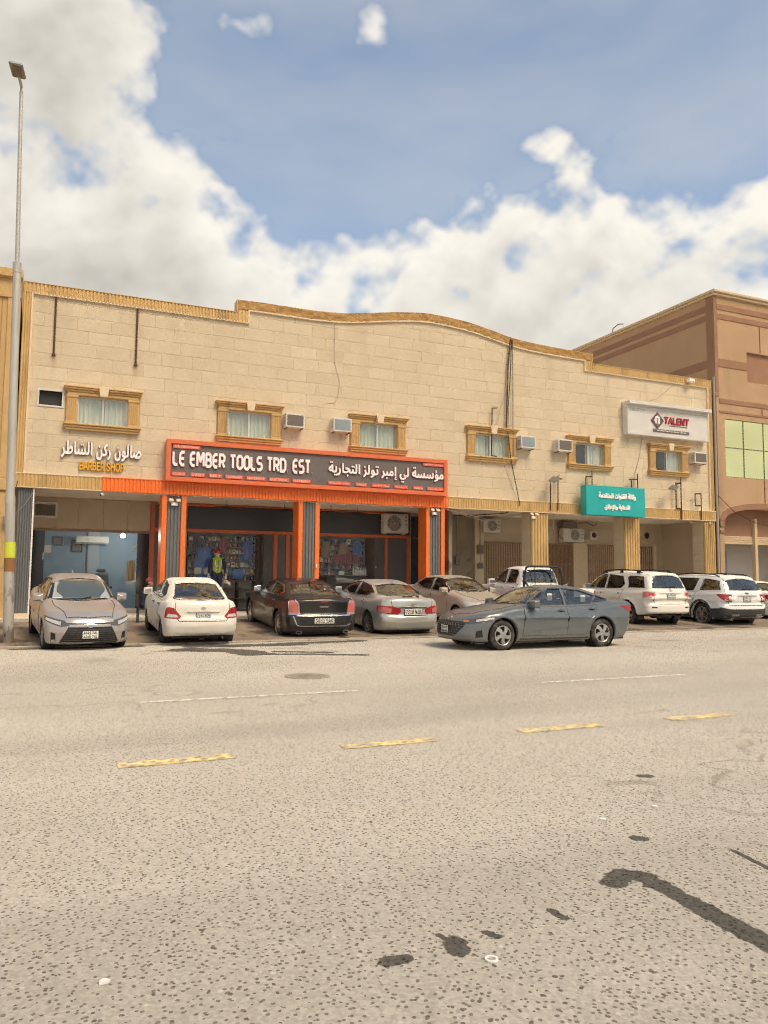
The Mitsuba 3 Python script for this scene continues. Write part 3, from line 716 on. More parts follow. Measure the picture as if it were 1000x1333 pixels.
bsdf('teal', proc(lambda p, n, uv: mix((.010, .36, .36), (.02, .41, .40), fbm(p.x * 1.5, p.z * 2))), .4)
bsdf('sign_white', proc(lambda p, n, uv: mix((.60, .57, .53), (.70, .67, .62), fbm(p.x * 2, p.z * 4))), .45)
bsdf('white_paint', proc(lambda p, n, uv: mix((.56, .53, .47), (.70, .67, .61), fbm(p.x * 6, p.z * 6, p.y * 6))), .5)
bsdf('metal_grey', (.30, .295, .28), .4, metallic=.7)
bsdf('aluminium', (.66, .64, .60), .35, metallic=.6)
bsdf('rust_metal', proc(lambda p, n, uv: mix((.06, .030, .016), (.15, .075, .035), fbm(p.x * 20, p.z * 14, p.y * 20))), .75)
bsdf('black_matt', (.022, .022, .023), .6)
bsdf('black_gloss', (.018, .02, .024), .12, coat=.6)
bsdf('ac_grille', (.18, .15, .13), .6)
bsdf('ac_grille_blue', (.30, .35, .38), .5)
bsdf('soffit', proc(lambda p, n, uv: mix((.50, .46, .40), (.62, .58, .51), fbm(p.x * 1.1, p.y * 1.6, 3.0))), .8)
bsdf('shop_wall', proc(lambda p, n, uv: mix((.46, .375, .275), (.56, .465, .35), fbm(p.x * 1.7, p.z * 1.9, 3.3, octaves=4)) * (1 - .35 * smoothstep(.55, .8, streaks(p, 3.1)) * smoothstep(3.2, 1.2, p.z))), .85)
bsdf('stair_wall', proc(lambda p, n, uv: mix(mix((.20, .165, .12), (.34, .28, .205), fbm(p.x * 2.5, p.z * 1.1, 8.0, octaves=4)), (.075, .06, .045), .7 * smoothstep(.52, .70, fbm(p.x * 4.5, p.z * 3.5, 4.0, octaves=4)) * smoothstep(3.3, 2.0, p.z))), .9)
bsdf('blue_wall', (.24, .33, .41), .8)
bsdf('blue_wall_dark', (.10, .20, .32), .8)
bsdf('room_dark', (.10, .09, .08), .9)
bsdf('room_pale', (.55, .53, .49), .9)
bsdf('curtain', proc(lambda p, n, uv: mix((.70, .69, .65), (.82, .81, .77), noise(p.x * 16, p.y * 2))), .9)
bsdf('gate_brown', proc(lambda p, n, uv: mix((.25, .155, .09), (.36, .235, .145), fbm(p.x * 3, p.z * 2, 6.0))), .6)
bsdf('gate_tan', proc(lambda p, n, uv: mix((.46, .34, .21), (.60, .46, .31), fbm(p.x * 3, p.z * 2, 7.0))), .6)
bsdf('stucco', proc(lambda p, n, uv: mix((.425, .265, .15), (.505, .335, .20), fbm(p.x * 1.2, p.z * 1.0, p.y * 1.2, octaves=4)) * (.94 + .12 * fbm(p.x * 18, p.z * 18, p.y * 18)) * (1 - .18 * smoothstep(.6, .85, streaks(p, 1.6)))), .85, bump=proc(lambda p, n, uv: fbm(p.x * 40, p.y * 40, p.z * 40), eps=.004), bscale=.006)
bsdf('stucco_dark', proc(lambda p, n, uv: mix((.285, .15, .09), (.36, .195, .12), fbm(p.x * 1.6, p.z * 1.4, p.y * 1.6))), .85)
bsdf('green_glass', (.96, .97, .52), .04, metallic=.95)
bsdf('mullion', (.16, .17, .10), .5)
bsdf('shutter', proc(lambda p, n, uv: mix((.55, .42, .26), (.66, .52, .34), fbm(p.x * 1.8, p.z * 4))), .5)
bsdf('neighbour_tan', proc(lambda p, n, uv: mix((.46, .29, .12), (.58, .38, .17), fbm(p.x * 2, p.z * 1.4, p.y * 2, octaves=4))), .75)
bsdf('pole_steel', proc(lambda p, n, uv: mix(mix((.40, .38, .34), (.56, .53, .48), fbm(p.x * 8, p.z * 1.5, p.y * 8, octaves=4)), (.17, .13, .10), .75 * smoothstep(.56, .7, fbm(p.x * 11, p.z * 5, p.y * 11)) * smoothstep(2.6, .3, p.z) + .8 * smoothstep(.45, .25, p.z))), .5, metallic=.3)
bsdf('pole_rust', (.28, .13, .05), .8)
bsdf('sticker_yellow', (.60, .64, .05), .5)
bsdf('blue_pale', (.33, .38, .42), .8)
bsdf('cable_black', (.03, .028, .026), .6)
bsdf('cable_pale', (.44, .36, .26), .8)
bsdf('cable_grey', (.36, .32, .27), .7)
bsdf('pipe_grey', (.34, .31, .27), .6)
scene['window_glass'] = {'type': 'thindielectric', 'int_ior': 1.7, 'specular_transmittance': C3(.74, .80, .76)}
scene['shop_glass'] = {'type': 'thindielectric', 'int_ior': 1.32, 'specular_transmittance': C3(.92, .93, .93)}
bsdf('floor_tile', proc(lambda p, n, uv: mix((.40, .36, .30), (.52, .48, .41), fbm(p.x * 2.4, p.y * 2.4)) * (1 - .25 * smoothstep(.5, .8, fbm(p.x * 1.2, p.y * 3)))), .55)


def blot(p, pts, r, wob=.5):
    """a wet or oily patch along a line of ground points, with a ragged edge: 1 inside"""
    wx = p.x + .35 * r * (fbm(p.x * 9 / r * .2, p.y * 9 / r * .2, 3.0) - .5) * 2
    wy = p.y + .35 * r * (fbm(p.x * 9 / r * .2, p.y * 9 / r * .2, 8.0) - .5) * 2
    best = mi.Float(1e9)
    for (ax, ay), (bx_, by_) in zip(pts[:-1], pts[1:]):
        dx, dy = bx_ - ax, by_ - ay
        l2 = dx * dx + dy * dy + 1e-9
        t = dr.clip(((wx - ax) * dx + (wy - ay) * dy) / l2, 0, 1)
        best = dr.minimum(best, dr.sqrt(dr.square(wx - ax - t * dx) + dr.square(wy - ay - t * dy)))
    return smoothstep(r * 1.03, r * .82, best)


STAINS = [([(2.74, 3.30), (2.88, 3.38), (2.94, 3.30), (2.93, 2.95), (2.92, 2.40)], .078), ([(1.66, 3.04), (1.65, 2.98)], .06), ([(1.63, 3.13), (1.65, 3.05)], .018), ([(1.33, 3.0), (1.40, 3.0)], .045), ([(1.84, 3.07), (1.86, 3.02)], .026), ([(2.24, 3.15), (2.25, 3.06)], .026),
          ([(2.66, 16.7), (3.6, 16.2), (3.8, 15.4)], .42), ([(3.8, 15.3), (4.8, 15.0), (5.8, 14.5)], .17), ([(3.0, 17.4), (4.0, 17.3), (5.2, 17.2)], .34), ([(5.1, 17.5), (7.0, 17.7)], .26), ([(-.6, 17.85), (1.8, 17.85)], .20), ([(4.4, 15.7), (5.3, 15.2)], .16),
          ([(3.71, 3.42), (3.69, 3.3), (3.66, 3.1)], .022), ([(3.33, 3.80), (3.36, 3.78)], .05), ([(4.4, 4.95), (4.46, 4.93)], .05)]


def road_fn(p, n, uv):
    big = fbm(p.x * .35, p.y * .8, 2.0, octaves=4)
    mid = fbm(p.x * 3.1, p.y * 3.1, 5.0, octaves=3)
    fine = fbm(p.x * 60, p.y * 60, 1.0, octaves=2)
    c = mix((.40, .36, .30), (.52, .475, .405), .5 * big + .3 * mid + .2 * fine)
    lanes = smoothstep(.45, .72, fbm(p.x * .10, p.y * .9, 12.0))
    patch = smoothstep(.5, .62, fbm(p.x * .22 + 5, p.y * .35, 40.0, octaves=4))
    c = c * (1 - .10 * lanes) * (1 - .07 * patch)
    crack = smoothstep(.012, .004, dr.abs(fbm(p.x * .55 + .2 * mid, p.y * .75, 60.0, octaves=4) - .5)) * smoothstep(.5, .6, fbm(p.x * .15, p.y * .2, 71.0))
    c = mix(c, (.16, .13, .10), .45 * crack)
    # grit and open pores
    agg = voronoi(p.x * 70, p.y * 70)
    c = c * (.86 + .26 * agg[2])
    d1, d2, w = voronoi(p.x * 19 + 1.6 * mid, p.y * 19 + 1.2 * big + .3 * fine)
    size = (.06 + .13 * dr.square(cell_rand(w * 977, 3)) + .03) * (.62 + .75 * mid)
    spot = smoothstep(size, size * .7, d1 + .10 * (fine - .5)) * smoothstep(.34, .40, w)
    e1, e2, v = voronoi(p.x * 30 + 3 + 1.5 * mid, p.y * 30 + 9)
    small = smoothstep(.28, .20, e1 + .08 * (fine - .5)) * smoothstep(.50, .54, v)
    c = mix(c, (.115, .092, .068), dr.maximum(.92 * spot, .74 * small))
    pale = smoothstep(.055, .03, voronoi(p.x * 4 + 11, p.y * 4 + 5)[0]) * smoothstep(.6, .65, voronoi(p.x * 4 + 11, p.y * 4 + 5)[2])
    c = mix(c, (.60, .56, .48), .6 * pale)
    wet = mi.Float(0)
    for pts, r in STAINS:
        wet = dr.maximum(wet, blot(p, pts, r) * (.84 + .16 * fine))
    c = mix(c, mi.Color3f(c) * .17, wet)
    oil = smoothstep(.62, .80, fbm(p.x * 1.1, p.y * 1.1, 31.0, octaves=4)) * smoothstep(12.5, 15.5, p.y)
    return mix(c, mi.Color3f(c) * .55, oil * .6)


def road_bump(p, n, uv):
    return fbm(p.x * 75, p.y * 75, 1.0, octaves=3) - 1.2 * smoothstep(.34, .16, voronoi(p.x * 27 + 3, p.y * 27 + 9)[0]) * .4


bsdf('asphalt', proc(road_fn), .88, spec=.3, bump=proc(road_bump, eps=.004), bscale=.006)
bsdf('apron', proc(lambda p, n, uv: mix(mix((.12, .092, .068), (.26, .205, .15), fbm(p.x * 1.4, p.y * 1.4, 4.0, octaves=4)), (.045, .037, .032), .8 * smoothstep(.5, .72, fbm(p.x * 1.9 + 4, p.y * 1.1, 6.0, octaves=4)) * smoothstep(24.2, 22.0, p.y))), .85, bump=proc(lambda p, n, uv: fbm(p.x * 30, p.y * 30, 1.0), eps=.006), bscale=.012)
bsdf('kerb_stone', proc(lambda p, n, uv: mix((.28, .24, .19), (.42, .37, .30), fbm(p.x * 5, p.y * 5, p.z * 5, octaves=4))), .85)


def worn(col, amt=.85):
    def f(p, n, uv):
        w = smoothstep(.36, .66, fbm(p.x * 12, p.y * 16, 3.0, octaves=4)) * amt
        g = fbm(p.x * 60, p.y * 60, 1.0, octaves=2)
        sp = smoothstep(.36, .22, voronoi(p.x * 11.5, p.y * 11.5)[0]) * .6
        return mix(mix(col, (.42, .37, .30), w), (.15, .12, .09), sp) * (.85 + .3 * g)
    return f


bsdf('line_yellow', proc(worn((.74, .58, .25))), .8)
bsdf('line_white', proc(worn((.74, .71, .64), .55)), .8)
bsdf('manhole_iron', proc(lambda p, n, uv: mix((.22, .185, .145), (.36, .31, .25), fbm(p.x * 9, p.y * 9, 2.0))), .7)
# ------------------------------------------------------------------ ground: road, apron, pavement
FY = 24.4          # plane of the stone facade
BY = 27.2          # back wall of the arcade
AP0, AP1, APZ = 18.15, 22.3, 0.22


def apron_z(y):
    return APZ * min(max((y - AP0) / (AP1 - AP0), 0), 1)


gx = np.linspace(-150, 260, 60)
ground = trimesh.Trimesh([(-300, -250, 0), (400, -250, 0), (400, 400, 0), (-300, 400, 0)], [(0, 1, 2), (0, 2, 3)], process=False)
single('road', ground, 'asphalt', 'pale dusty pitted asphalt street running across the whole foreground', None, kind='structure')
rs = np.random.RandomState(4)
xs = np.arange(-14, 60.01, .25)
prof = [(AP0, .004), (AP0 + .02, .03), (AP0 + .16, .04), (AP0 + 1.0, APZ * .24 + .004), (20.2, APZ * .5), (AP1, APZ), (FY - .55, APZ + .004)]
V = []
for x in xs:
    e = .10 * (meshkit.fbm(np.array([x * .9, 0, 0]), 3, 3) - .5)
    for j, (y, z) in enumerate(prof):
        V.append((x, y + (e if j < 3 else 0), z + (.012 * (meshkit.fbm(np.array([x * 1.3, y * 1.3, 0]), 3, 5) - .5) if j > 2 else 0)))
n = len(prof)
Fq = [(i * n + j, (i + 1) * n + j, (i + 1) * n + j + 1, i * n + j + 1) for i in range(len(xs) - 1) for j in range(n - 1)]
V = np.array(V); Fq = np.array(Fq)
ap = trimesh.Trimesh(V, np.vstack([Fq[:, [0, 1, 2]], Fq[:, [0, 2, 3]]]), process=False)
single('parking_apron', ap, 'apron', 'dark oily sloping parking strip between the street and the shops', None, smooth=True, kind='structure')
single('pavement', rbox(-14, 60, FY - .55, 33, .05, APZ + .10, .015), 'floor_tile', 'pale raised tiled pavement in front of the shops', None, kind='structure')
kx = -14.0
while kx < 34:
    L = .95 + .1 * rng.random()
    add('parking_apron', 'kerb_stone', rbox(kx + .008, kx + L - .008, AP0 - .16, AP0 + .0, -.04, .035 + .008 * rng.random(), .012), 'kerb_stone')
    kx += L


def flat(poly, z, t=.003):
    m = extr(Polygon(poly), t)
    m.apply_translation([0, 0, z])
    return m


def dash(x0, x1, y, w, mat, nm):
    top = [(x, y + w / 2 + .012 * (rng.random() - .5)) for x in np.linspace(x0, x1, 14)]
    bot = [(x, y - w / 2 + .012 * (rng.random() - .5)) for x in np.linspace(x1, x0, 14)]
    add('road', nm, flat(top + bot, .004), mat)


for x0, x1, y in ((.56, 1.52, 6.79), (2.52, 3.49, 6.78), (4.47, 5.48, 6.80), (6.42, 7.36, 6.77), (8.38, 9.35, 6.78), (-1.4, -.43, 6.79)):
    dash(x0, x1, y, .185, 'line_yellow', 'yellow_dash')
dash(1.06, 3.94, 9.99, .09, 'line_white', 'white_line')
dash(6.84, 9.66, 9.81, .09, 'line_white', 'white_line')
# manhole
k = thing('manhole_cover', 'round iron manhole cover set in the street below the black saloon', 'manhole cover')
mc = (3.76, 11.70)
ring = revolve([(.30, 0), (.30, .006), (.36, .006), (.36, 0), (.30, 0)], 40); ring.apply_translation([*mc, .002]); add(k, 'frame', fix_out(ring), 'manhole_iron', 30)
cover = [revolve([(.0001, 0), (.0001, .004), (.29, .004), (.29, 0)], 40)]
for i in range(-4, 5):
    for j in range(-4, 5):
        if math.hypot(i, j) * .065 < .26:
            cover.append(rbox(i * .065 - .02, i * .065 + .02, j * .065 - .02, j * .065 + .02, .003, .009, .003))
cv = cat(cover); cv.apply_translation([*mc, .002]); add(k, 'cover', cv, 'manhole_iron')
# litter
for i, (x, y, lab) in enumerate(((3.37, 4.15, 'torn white paper scrap lying on the street right of the middle'), (3.89, 4.25, 'small white paper scrap on the street beyond the torn one'), (.25, 3.26, 'crumpled pale scrap lying on the asphalt near the bottom left corner'))):
    g = [(x + .02 * math.cos(a) * (.5 + rng.random()), y + .016 * math.sin(a) * (.5 + rng.random())) for a in np.linspace(0, 2 * math.pi, 8)[:-1]]
    single('paper_scrap', flat(g, .002, .01), 'paper_white', lab, 'litter')
b = revolve([(.018, 0), (.018, .006), (.028, .006), (.028, 0), (.018, 0)], 20); b.apply_translation([1.73, 2.85, .001])
single('bottle_ring', fix_out(b), 'paper_white', 'white plastic ring lying by the dark damp patches near the bottom', 'litter')
# ------------------------------------------------------------------ the shop building
B = thing('shop_building', 'long two storey shop building faced in cream stone blocks with curved yellow parapet', 'building')
XL, XR = -1.10, 25.90
Z0, ZB = 4.08, 4.48           # bottom and top of the ribbed band over the arcade
top_pts = [(5.23, 10.58), (6.27, 10.60), (7.61, 10.60), (8.72, 10.65), (9.87, 10.82), (11.06, 11.02), (12.29, 11.14), (13.57, 11.08), (14.9, 10.88), (15.75, 10.72), (16.97, 10.62), (18.42, 10.58), (19.53, 10.57)]
ctop = PchipInterpolator([a for a, _ in top_pts], [b for _, b in top_pts])
cx = np.linspace(5.23, 19.53, 90)
LOW = 10.17
SH = .32                      # height of the coping band
# outline of the stone field (below the coping) and of the whole front wall
field = Polygon([(-.86, ZB), (25.68, ZB), (25.68, LOW - SH), (19.20, LOW - SH), (19.20, 10.26)] + [(x, float(ctop(x)) - SH) for x in cx[::-1] if 5.58 < x < 19.2] + [(5.58, 10.26), (5.58, LOW - SH), (-.86, LOW - SH)]).buffer(0)
whole = Polygon([(XL, ZB), (XR, ZB), (XR, LOW - .03), (19.53, LOW - .03)] + [(x, float(ctop(x)) - .03) for x in cx[::-1]] + [(5.23, LOW - .03), (XL, LOW - .03)]).buffer(0)
WIN = [(1.22, 'leftmost'), (5.71, ''), (10.27, ''), (14.86, ''), (19.36, ''), (23.41, '')]
openings = []
for xc_, _ in WIN:
    openings.append(sbox(xc_ - .72, 6.02, xc_ + .72, 6.90))
hole = union_all(openings + [sbox(-.58, 6.52, .08, 6.99)])
wall = add(B, 'wall', face_extr(whole.difference(hole), FY + .007, .273), 'joint')
# stone blocks
surr = union_all([sbox(x - 1.07, 5.86, x + 1.07, 7.16) for x, _ in WIN] + [sbox(-.60, 6.50, .10, 7.01)])
stone_area = field.difference(surr)
tiles = []
row, z = 0, ZB
RH = .402
while z < 11.2:
    x = -.86 - (.95 if row % 2 else .48) * (.6 + .4 * rng.random())
    while x < 25.7:
        L = .94 + .14 * (rng.random() - .5)
        t = sbox(x + .003, z + .003, x + L - .003, z + RH - .003).intersection(stone_area)
        for q in polys(t):
            if q.area > .004:
                tiles.append(q)
        x += L
    row += 1
    z += RH


def tile_mesh(q, proud):
    b = q.bounds
    if abs(q.area - (b[2] - b[0]) * (b[3] - b[1])) < 1e-5:
        c = .006
        x0, z0, x1, z1 = b
        v = [(x0, FY + .03, z0), (x1, FY + .03, z0), (x1, FY + .03, z1), (x0, FY + .03, z1)]
        f = FY - proud
        v += [(x0, f + c, z0), (x1, f + c, z0), (x1, f + c, z1), (x0, f + c, z1), (x0 + c, f, z0 + c), (x1 - c, f, z0 + c), (x1 - c, f, z1 - c), (x0 + c, f, z1 - c)]
        fc = [(8, 9, 10), (8, 10, 11)]
        for i in range(4):
            j = (i + 1) % 4
            fc += [(i, j, 4 + j), (i, 4 + j, 4 + i), (4 + i, 4 + j, 8 + j), (4 + i, 8 + j, 8 + i)]
        return trimesh.Trimesh(v, fc, process=False)
    return face_extr(q, FY - proud, .03 + proud)


def seen(q):
    c = q.centroid
    return q.area / (c.x ** 2 + FY ** 2 + (c.y - 1.6) ** 2) * FY / math.sqrt(c.x ** 2 + FY ** 2)


tiles.sort(key=seen, reverse=True)
rest = []
for i, q in enumerate(tiles):
    m = tile_mesh(q, .004 * rng.random())
    t = min(3, max(0, int(rng.gauss(1.6, .9))))
    if i < 298:
        add(wall, 'stone_block', m, f'stone_{t}')
    else:
        rest.append(m)
if rest:
    add(wall, 'far_stone_block', cat(rest), 'stone_2', kind='stuff', label='stone blocks towards the far end of the front wall')


def ribs(x0, x1, z0, z1, y, pitch, depth, mat, name, zt0=None, zt1=None, skirt=True):
    """upright ribs between x0 and x1; zt: an optional slanted top"""
    ms = [bx(x0, x1, y, y + .10, z0, z1)] if skirt else []
    n = max(1, round((x1 - x0) / pitch))
    p = (x1 - x0) / n
    for i in range(n):
        a = x0 + i * p
        pts = [(a + .10 * p, y), (a + .26 * p, y - depth), (a + .74 * p, y - depth), (a + .90 * p, y)]
        m = extr(Polygon([(px, -py) for px, py in pts]), z1 - z0)
        m.vertices[:, 1] *= -1
        m.invert()
        m.apply_translation([0, 0, z0])
        ms.append(m)
    return add(B, name, cat(ms), mat, kind='stuff')


# coping: fluted on the low ends and on both upright edges, rock faced on the curve
ribs(XL, 5.23, LOW - SH, LOW - .03, FY - .06, .105, .025, 'yellow_flute', 'fluted_coping')
ribs(5.235, 5.58, LOW - SH, 10.245, FY - .06, .105, .025, 'yellow_flute', 'fluted_coping')
ribs(19.535, 25.90, LOW - SH, LOW - .03, FY - .06, .105, .025, 'yellow_flute', 'fluted_coping')
ribs(19.20, 19.53, LOW - SH, 10.245, FY - .06, .105, .025, 'yellow_flute', 'fluted_coping')
ribs(XL, -.89, ZB, LOW - SH - .002, FY - .05, .07, .03, 'yellow_flute', 'fluted_edge')
ribs(25.70, 25.90, ZB, LOW - SH - .002, FY - .05, .07, .03, 'yellow_flute', 'fluted_edge')
N = 420
rx = np.linspace(5.23, 19.53, N)
V, Fq = [], []
K = 11
for i, x in enumerate(rx):
    zt = float(ctop(x))
    zb = max(zt - SH, 10.25) if (x < 5.6 or x > 19.2) else zt - SH
    for j in range(K):
        u = j / (K - 1)
        zz = zb + (zt - zb) * u
        nz = meshkit.fbm(np.array([x * 7.0, zz * 7.0, 2.0]), 3, 3) - .45
        V.append((x, FY - .07 - (.07 * nz if 0 < j < K - 1 else 0), zz))
    V.append((x, FY + .32, zt - .01))
M_ = K + 1
for i in range(N - 1):
    for j in range(M_ - 1):
        Fq.append((i * M_ + j, (i + 1) * M_ + j, (i + 1) * M_ + j + 1, i * M_ + j + 1))
Fq = np.array(Fq)
rock = trimesh.Trimesh(V, np.vstack([Fq[:, [0, 1, 2]], Fq[:, [0, 2, 3]]]), process=False)
add(B, 'rock_coping', rock, 'yellow_rock')
add(B, 'coping_end', cat([bx(5.20, 5.23, FY - .08, FY + .34, LOW - .03, 10.585), bx(19.53, 19.56, FY - .08, FY + .34, LOW - .03, 10.575)]) if False else bx(5.20, 5.229, FY - .08, FY + .34, LOW - .025, 10.585), 'surround')
add(B, 'coping_end', bx(19.531, 19.56, FY - .08, FY + .34, LOW - .025, 10.575), 'surround')
caps = [rbox(XL, 5.199, FY - .10, FY + .34, LOW - .03, LOW, .01), rbox(19.561, XR, FY - .10, FY + .34, LOW - .03, LOW, .01)]
for m in caps:
    add(B, 'coping_cap', m, 'surround')
trim_line = [(-.86, ZB), (-.86, LOW - SH), (5.60, LOW - SH), (5.60, 10.255)] + [(x, float(ctop(x)) - SH) for x in np.linspace(5.7, 19.1, 60)] + [(19.18, 10.255), (19.18, LOW - SH), (25.68, LOW - SH), (25.68, ZB)]
tl = LineString(trim_line).buffer(.024, cap_style=2, join_style=2)
add(B, 'cream_trim', face_extr(tl, FY - .075, .09), 'trim_cream')
# body behind: roof, side walls, upper floor
add(B, 'roof', bx(XL, XR, FY + .30, 40, 9.4, 9.6), 'joint')
add(B, 'side_wall', bx(XL, XL + .2, FY + .31, 40, 0, 9.4), 'shop_wall')
add(B, 'side_wall', bx(XR - .2, XR, FY + .31, 40, 0, 9.4), 'shop_wall')
add(B, 'parapet_back', face_extr(whole.difference(sbox(-20, 0, 40, 9.62)), FY + .285, .03), 'joint')

# ribbed band over the arcade and soffit
ribs(XL, 1.268, Z0, ZB - .03, FY - .12, .105, .025, 'yellow_flute', 'ribbed_band')
ribs(1.272, 12.968, Z0 - .02, ZB - .03, FY - .13, .108, .028, 'orange', 'orange_band')
ribs(12.972, XR, Z0, ZB - .03, FY - .12, .105, .025, 'yellow_flute', 'ribbed_band')
for a, b, m in ((XL, 1.268, 'trim_cream'), (12.972, XR, 'trim_cream')):
    add(B, 'band_trim', rbox(a, b, FY - .155, FY + .0, ZB - .028, ZB + .006, .008), m)
    add(B, 'band_trim', rbox(a, b, FY - .155, FY - .0, Z0 - .03, Z0 - .002, .008), m)
add(B, 'band_trim', rbox(1.272, 12.968, FY - .165, FY, ZB - .028, ZB + .006, .008), 'orange')
add(B, 'soffit', bx(XL + .2, XR - .2, FY + .02, BY + .15, Z0 + .005, Z0 + .3), 'soffit')

# upper windows
for i, (xc_, _) in enumerate(WIN):
    w = key_for(f'{B}__window')
    pil = rbox(-.155, .155, FY - .10, FY + .02, 6.06, 6.90, .012)
    fl = cat([pil] + [rbox(-.11 + j * .055 - .016, -.11 + j * .055 + .016, FY - .118, FY - .095, 6.14, 6.82, .01) for j in range(5)] + [rbox(-.17, .17, FY - .13, FY + .02, 6.82, 6.90, .012), rbox(-.17, .17, FY - .13, FY + .02, 6.05, 6.12, .012)])
    for s in (-1, 1):
        m = fl.copy(); m.apply_translation([xc_ + s * .875, 0, 0])
        add(w, 'pilaster', m, 'surround', smooth=30)
    li = cat([rbox(xc_ - 1.02, xc_ + 1.02, FY - .11, FY + .02, 6.90, 7.0, .015), rbox(xc_ - 1.06, xc_ + 1.06, FY - .15, FY + .02, 7.0, 7.06, .02), rbox(xc_ - 1.11, xc_ + 1.11, FY - .20, FY + .02, 7.06, 7.12, .025), rbox(xc_ - 1.13, xc_ + 1.13, FY - .22, FY + .02, 7.12, 7.16, .012)])
    add(w, 'lintel', li, 'surround', smooth=30)
    kst = from_m3(m3.Manifold.hull_points(np.array([(xc_ + a, y, z) for a, z in ((-.10, 6.90), (.10, 6.90), (-.15, 7.20), (.15, 7.20)) for y in (FY - .25, FY)])))
    add(w, 'keystone', kst, 'trim_cream')
    si = cat([rbox(xc_ - 1.11, xc_ + 1.11, FY - .20, FY + .02, 5.99, 6.05, .02), rbox(xc_ - 1.08, xc_ + 1.08, FY - .16, FY + .02, 5.92, 5.99, .02), rbox(xc_ - 1.05, xc_ + 1.05, FY - .12, FY + .02, 5.85, 5.92, .015)])
    add(w, 'sill', si, 'surround', smooth=30)
    fr = sbox(xc_ - .72, 6.05, xc_ + .72, 6.90)
    inn = [sbox(xc_ - .675, 6.095, xc_ - .03, 6.855), sbox(xc_ + .03, 6.095, xc_ + .675, 6.855)]
    add(w, 'frame', face_extr(fr.difference(union_all(inn)), FY + .06, .06), 'aluminium')
    for q in inn:
        b = q.bounds
        add(w, 'pane', trimesh.Trimesh([(b[0], FY + .09, b[1]), (b[2], FY + .09, b[1]), (b[2], FY + .09, b[3]), (b[0], FY + .09, b[3])], [(0, 1, 2), (0, 2, 3)], process=False), 'window_glass')
    # curtain: pleated, drawn differently at each window
    a, b = [(-.74, .74), (-.74, .74), (-.74, .74), (-.74, .74), (-.1, .74), (-.05, .74)][i]
    cxs = np.linspace(xc_ + a, xc_ + b, 90)
    cy = FY + .135 + .03 * np.sin(cxs * 42) + .015 * np.sin(cxs * 97)
    v = np.array([(x, y, z) for x, y in zip(cxs, cy) for z in (6.0, 6.95)])
    f = np.array([(2 * j, 2 * j + 2, 2 * j + 3, 2 * j + 1) for j in range(len(cxs) - 1)])
    add(w, 'curtain', (v, f), 'curtain', smooth=True)
    rm = bx(xc_ - 1.0, xc_ + 1.0, FY + .285, FY + 2.2, 5.6, 7.4)
    rm.faces = rm.faces[[k for k, c in enumerate(rm.triangles_center) if c[1] > FY + .3]]
    add(w, 'room', rm, 'room_pale' if i in (1, 2) else 'room_dark')
# dark opening left by a missing air conditioner, with a pale frame
o = sbox(-.61, 6.49, .11, 7.02)
add(B, 'opening_frame', face_extr(o.difference(sbox(-.56, 6.54, .06, 6.97)), FY - .03, .05), 'white_paint')
add(B, 'opening', bx(-.57, .07, FY + .10, FY + .16, 6.53, 6.98), 'black_matt')

# columns along the front
PZ = APZ + .10


def grey_column(x0, x1, edges=True):
    c = key_for(f'{B}__column')
    if edges:
        add(c, 'edge', rbox(x0, x0 + .155, FY - .10, FY + .55, PZ, Z0 - .02, .01), 'orange')
        add(c, 'edge', rbox(x1 - .155, x1, FY - .10, FY + .55, PZ, Z0 - .02, .01), 'orange')
    a, b = (x0 + .156, x1 - .156) if edges else (x0, x1)
    ms = [bx(a, b, FY - .03, FY + .55, PZ, Z0 - .02)]
    n = 4 if edges else 6
    p = (b - a) / n
    for i in range(n):
        ms.append(rbox(a + i * p + .15 * p, a + (i + 1) * p - .15 * p, FY - .065, FY - .02, PZ, Z0 - .02, .012))
    add(c, 'ribbed_face', cat(ms), 'grey_rib')
    return c


grey_column(-.99, -.60, False)
add(B, 'column_edge_strip', rbox(-.598, -.56, FY - .09, FY + .30, PZ, Z0 - .03, .006), 'letter_white')
add(B, 'column_plinth', rbox(-1.03, -.55, FY - .12, FY + .32, .18, PZ + .12, .01), 'trim_cream')
for x0, x1 in ((3.03, 3.77), (7.41, 8.15), (12.12, 12.87)):
    grey_column(x0, x1)


def yellow_column(x0, x1):
    c = key_for(f'{B}__column')
    add(c, 'stone_core', bx(x0, x1, FY + .0, FY + .62, PZ, Z0 - .002), 'stone_3')
    for i in range(5):
        z0 = PZ + i * .78
        add(c, 'stone_facing', rbox(x0 - .02, x0 - .001, FY + .03, FY + .60, z0 + .004, min(z0 + .776, Z0 - .03), .004), f'stone_{2 + i % 2}')
    ms = [bx(x0 - .02, x1 + .02, FY - .06, FY - .001, PZ, Z0 - .035)]
    n = 6
    p = (x1 - x0 + .04) / n
    for i in range(n):
        a = x0 - .02 + i * p
        ms.append(rbox(a + .14 * p, a + .86 * p, FY - .10, FY - .05, PZ, Z0 - .04, .02))
    add(c, 'fluted_face', cat(ms), 'yellow_flute')


for x0, x1 in ((16.60, 17.32), (21.04, 21.76), (25.30, 25.86)):
    yellow_column(x0, x1)
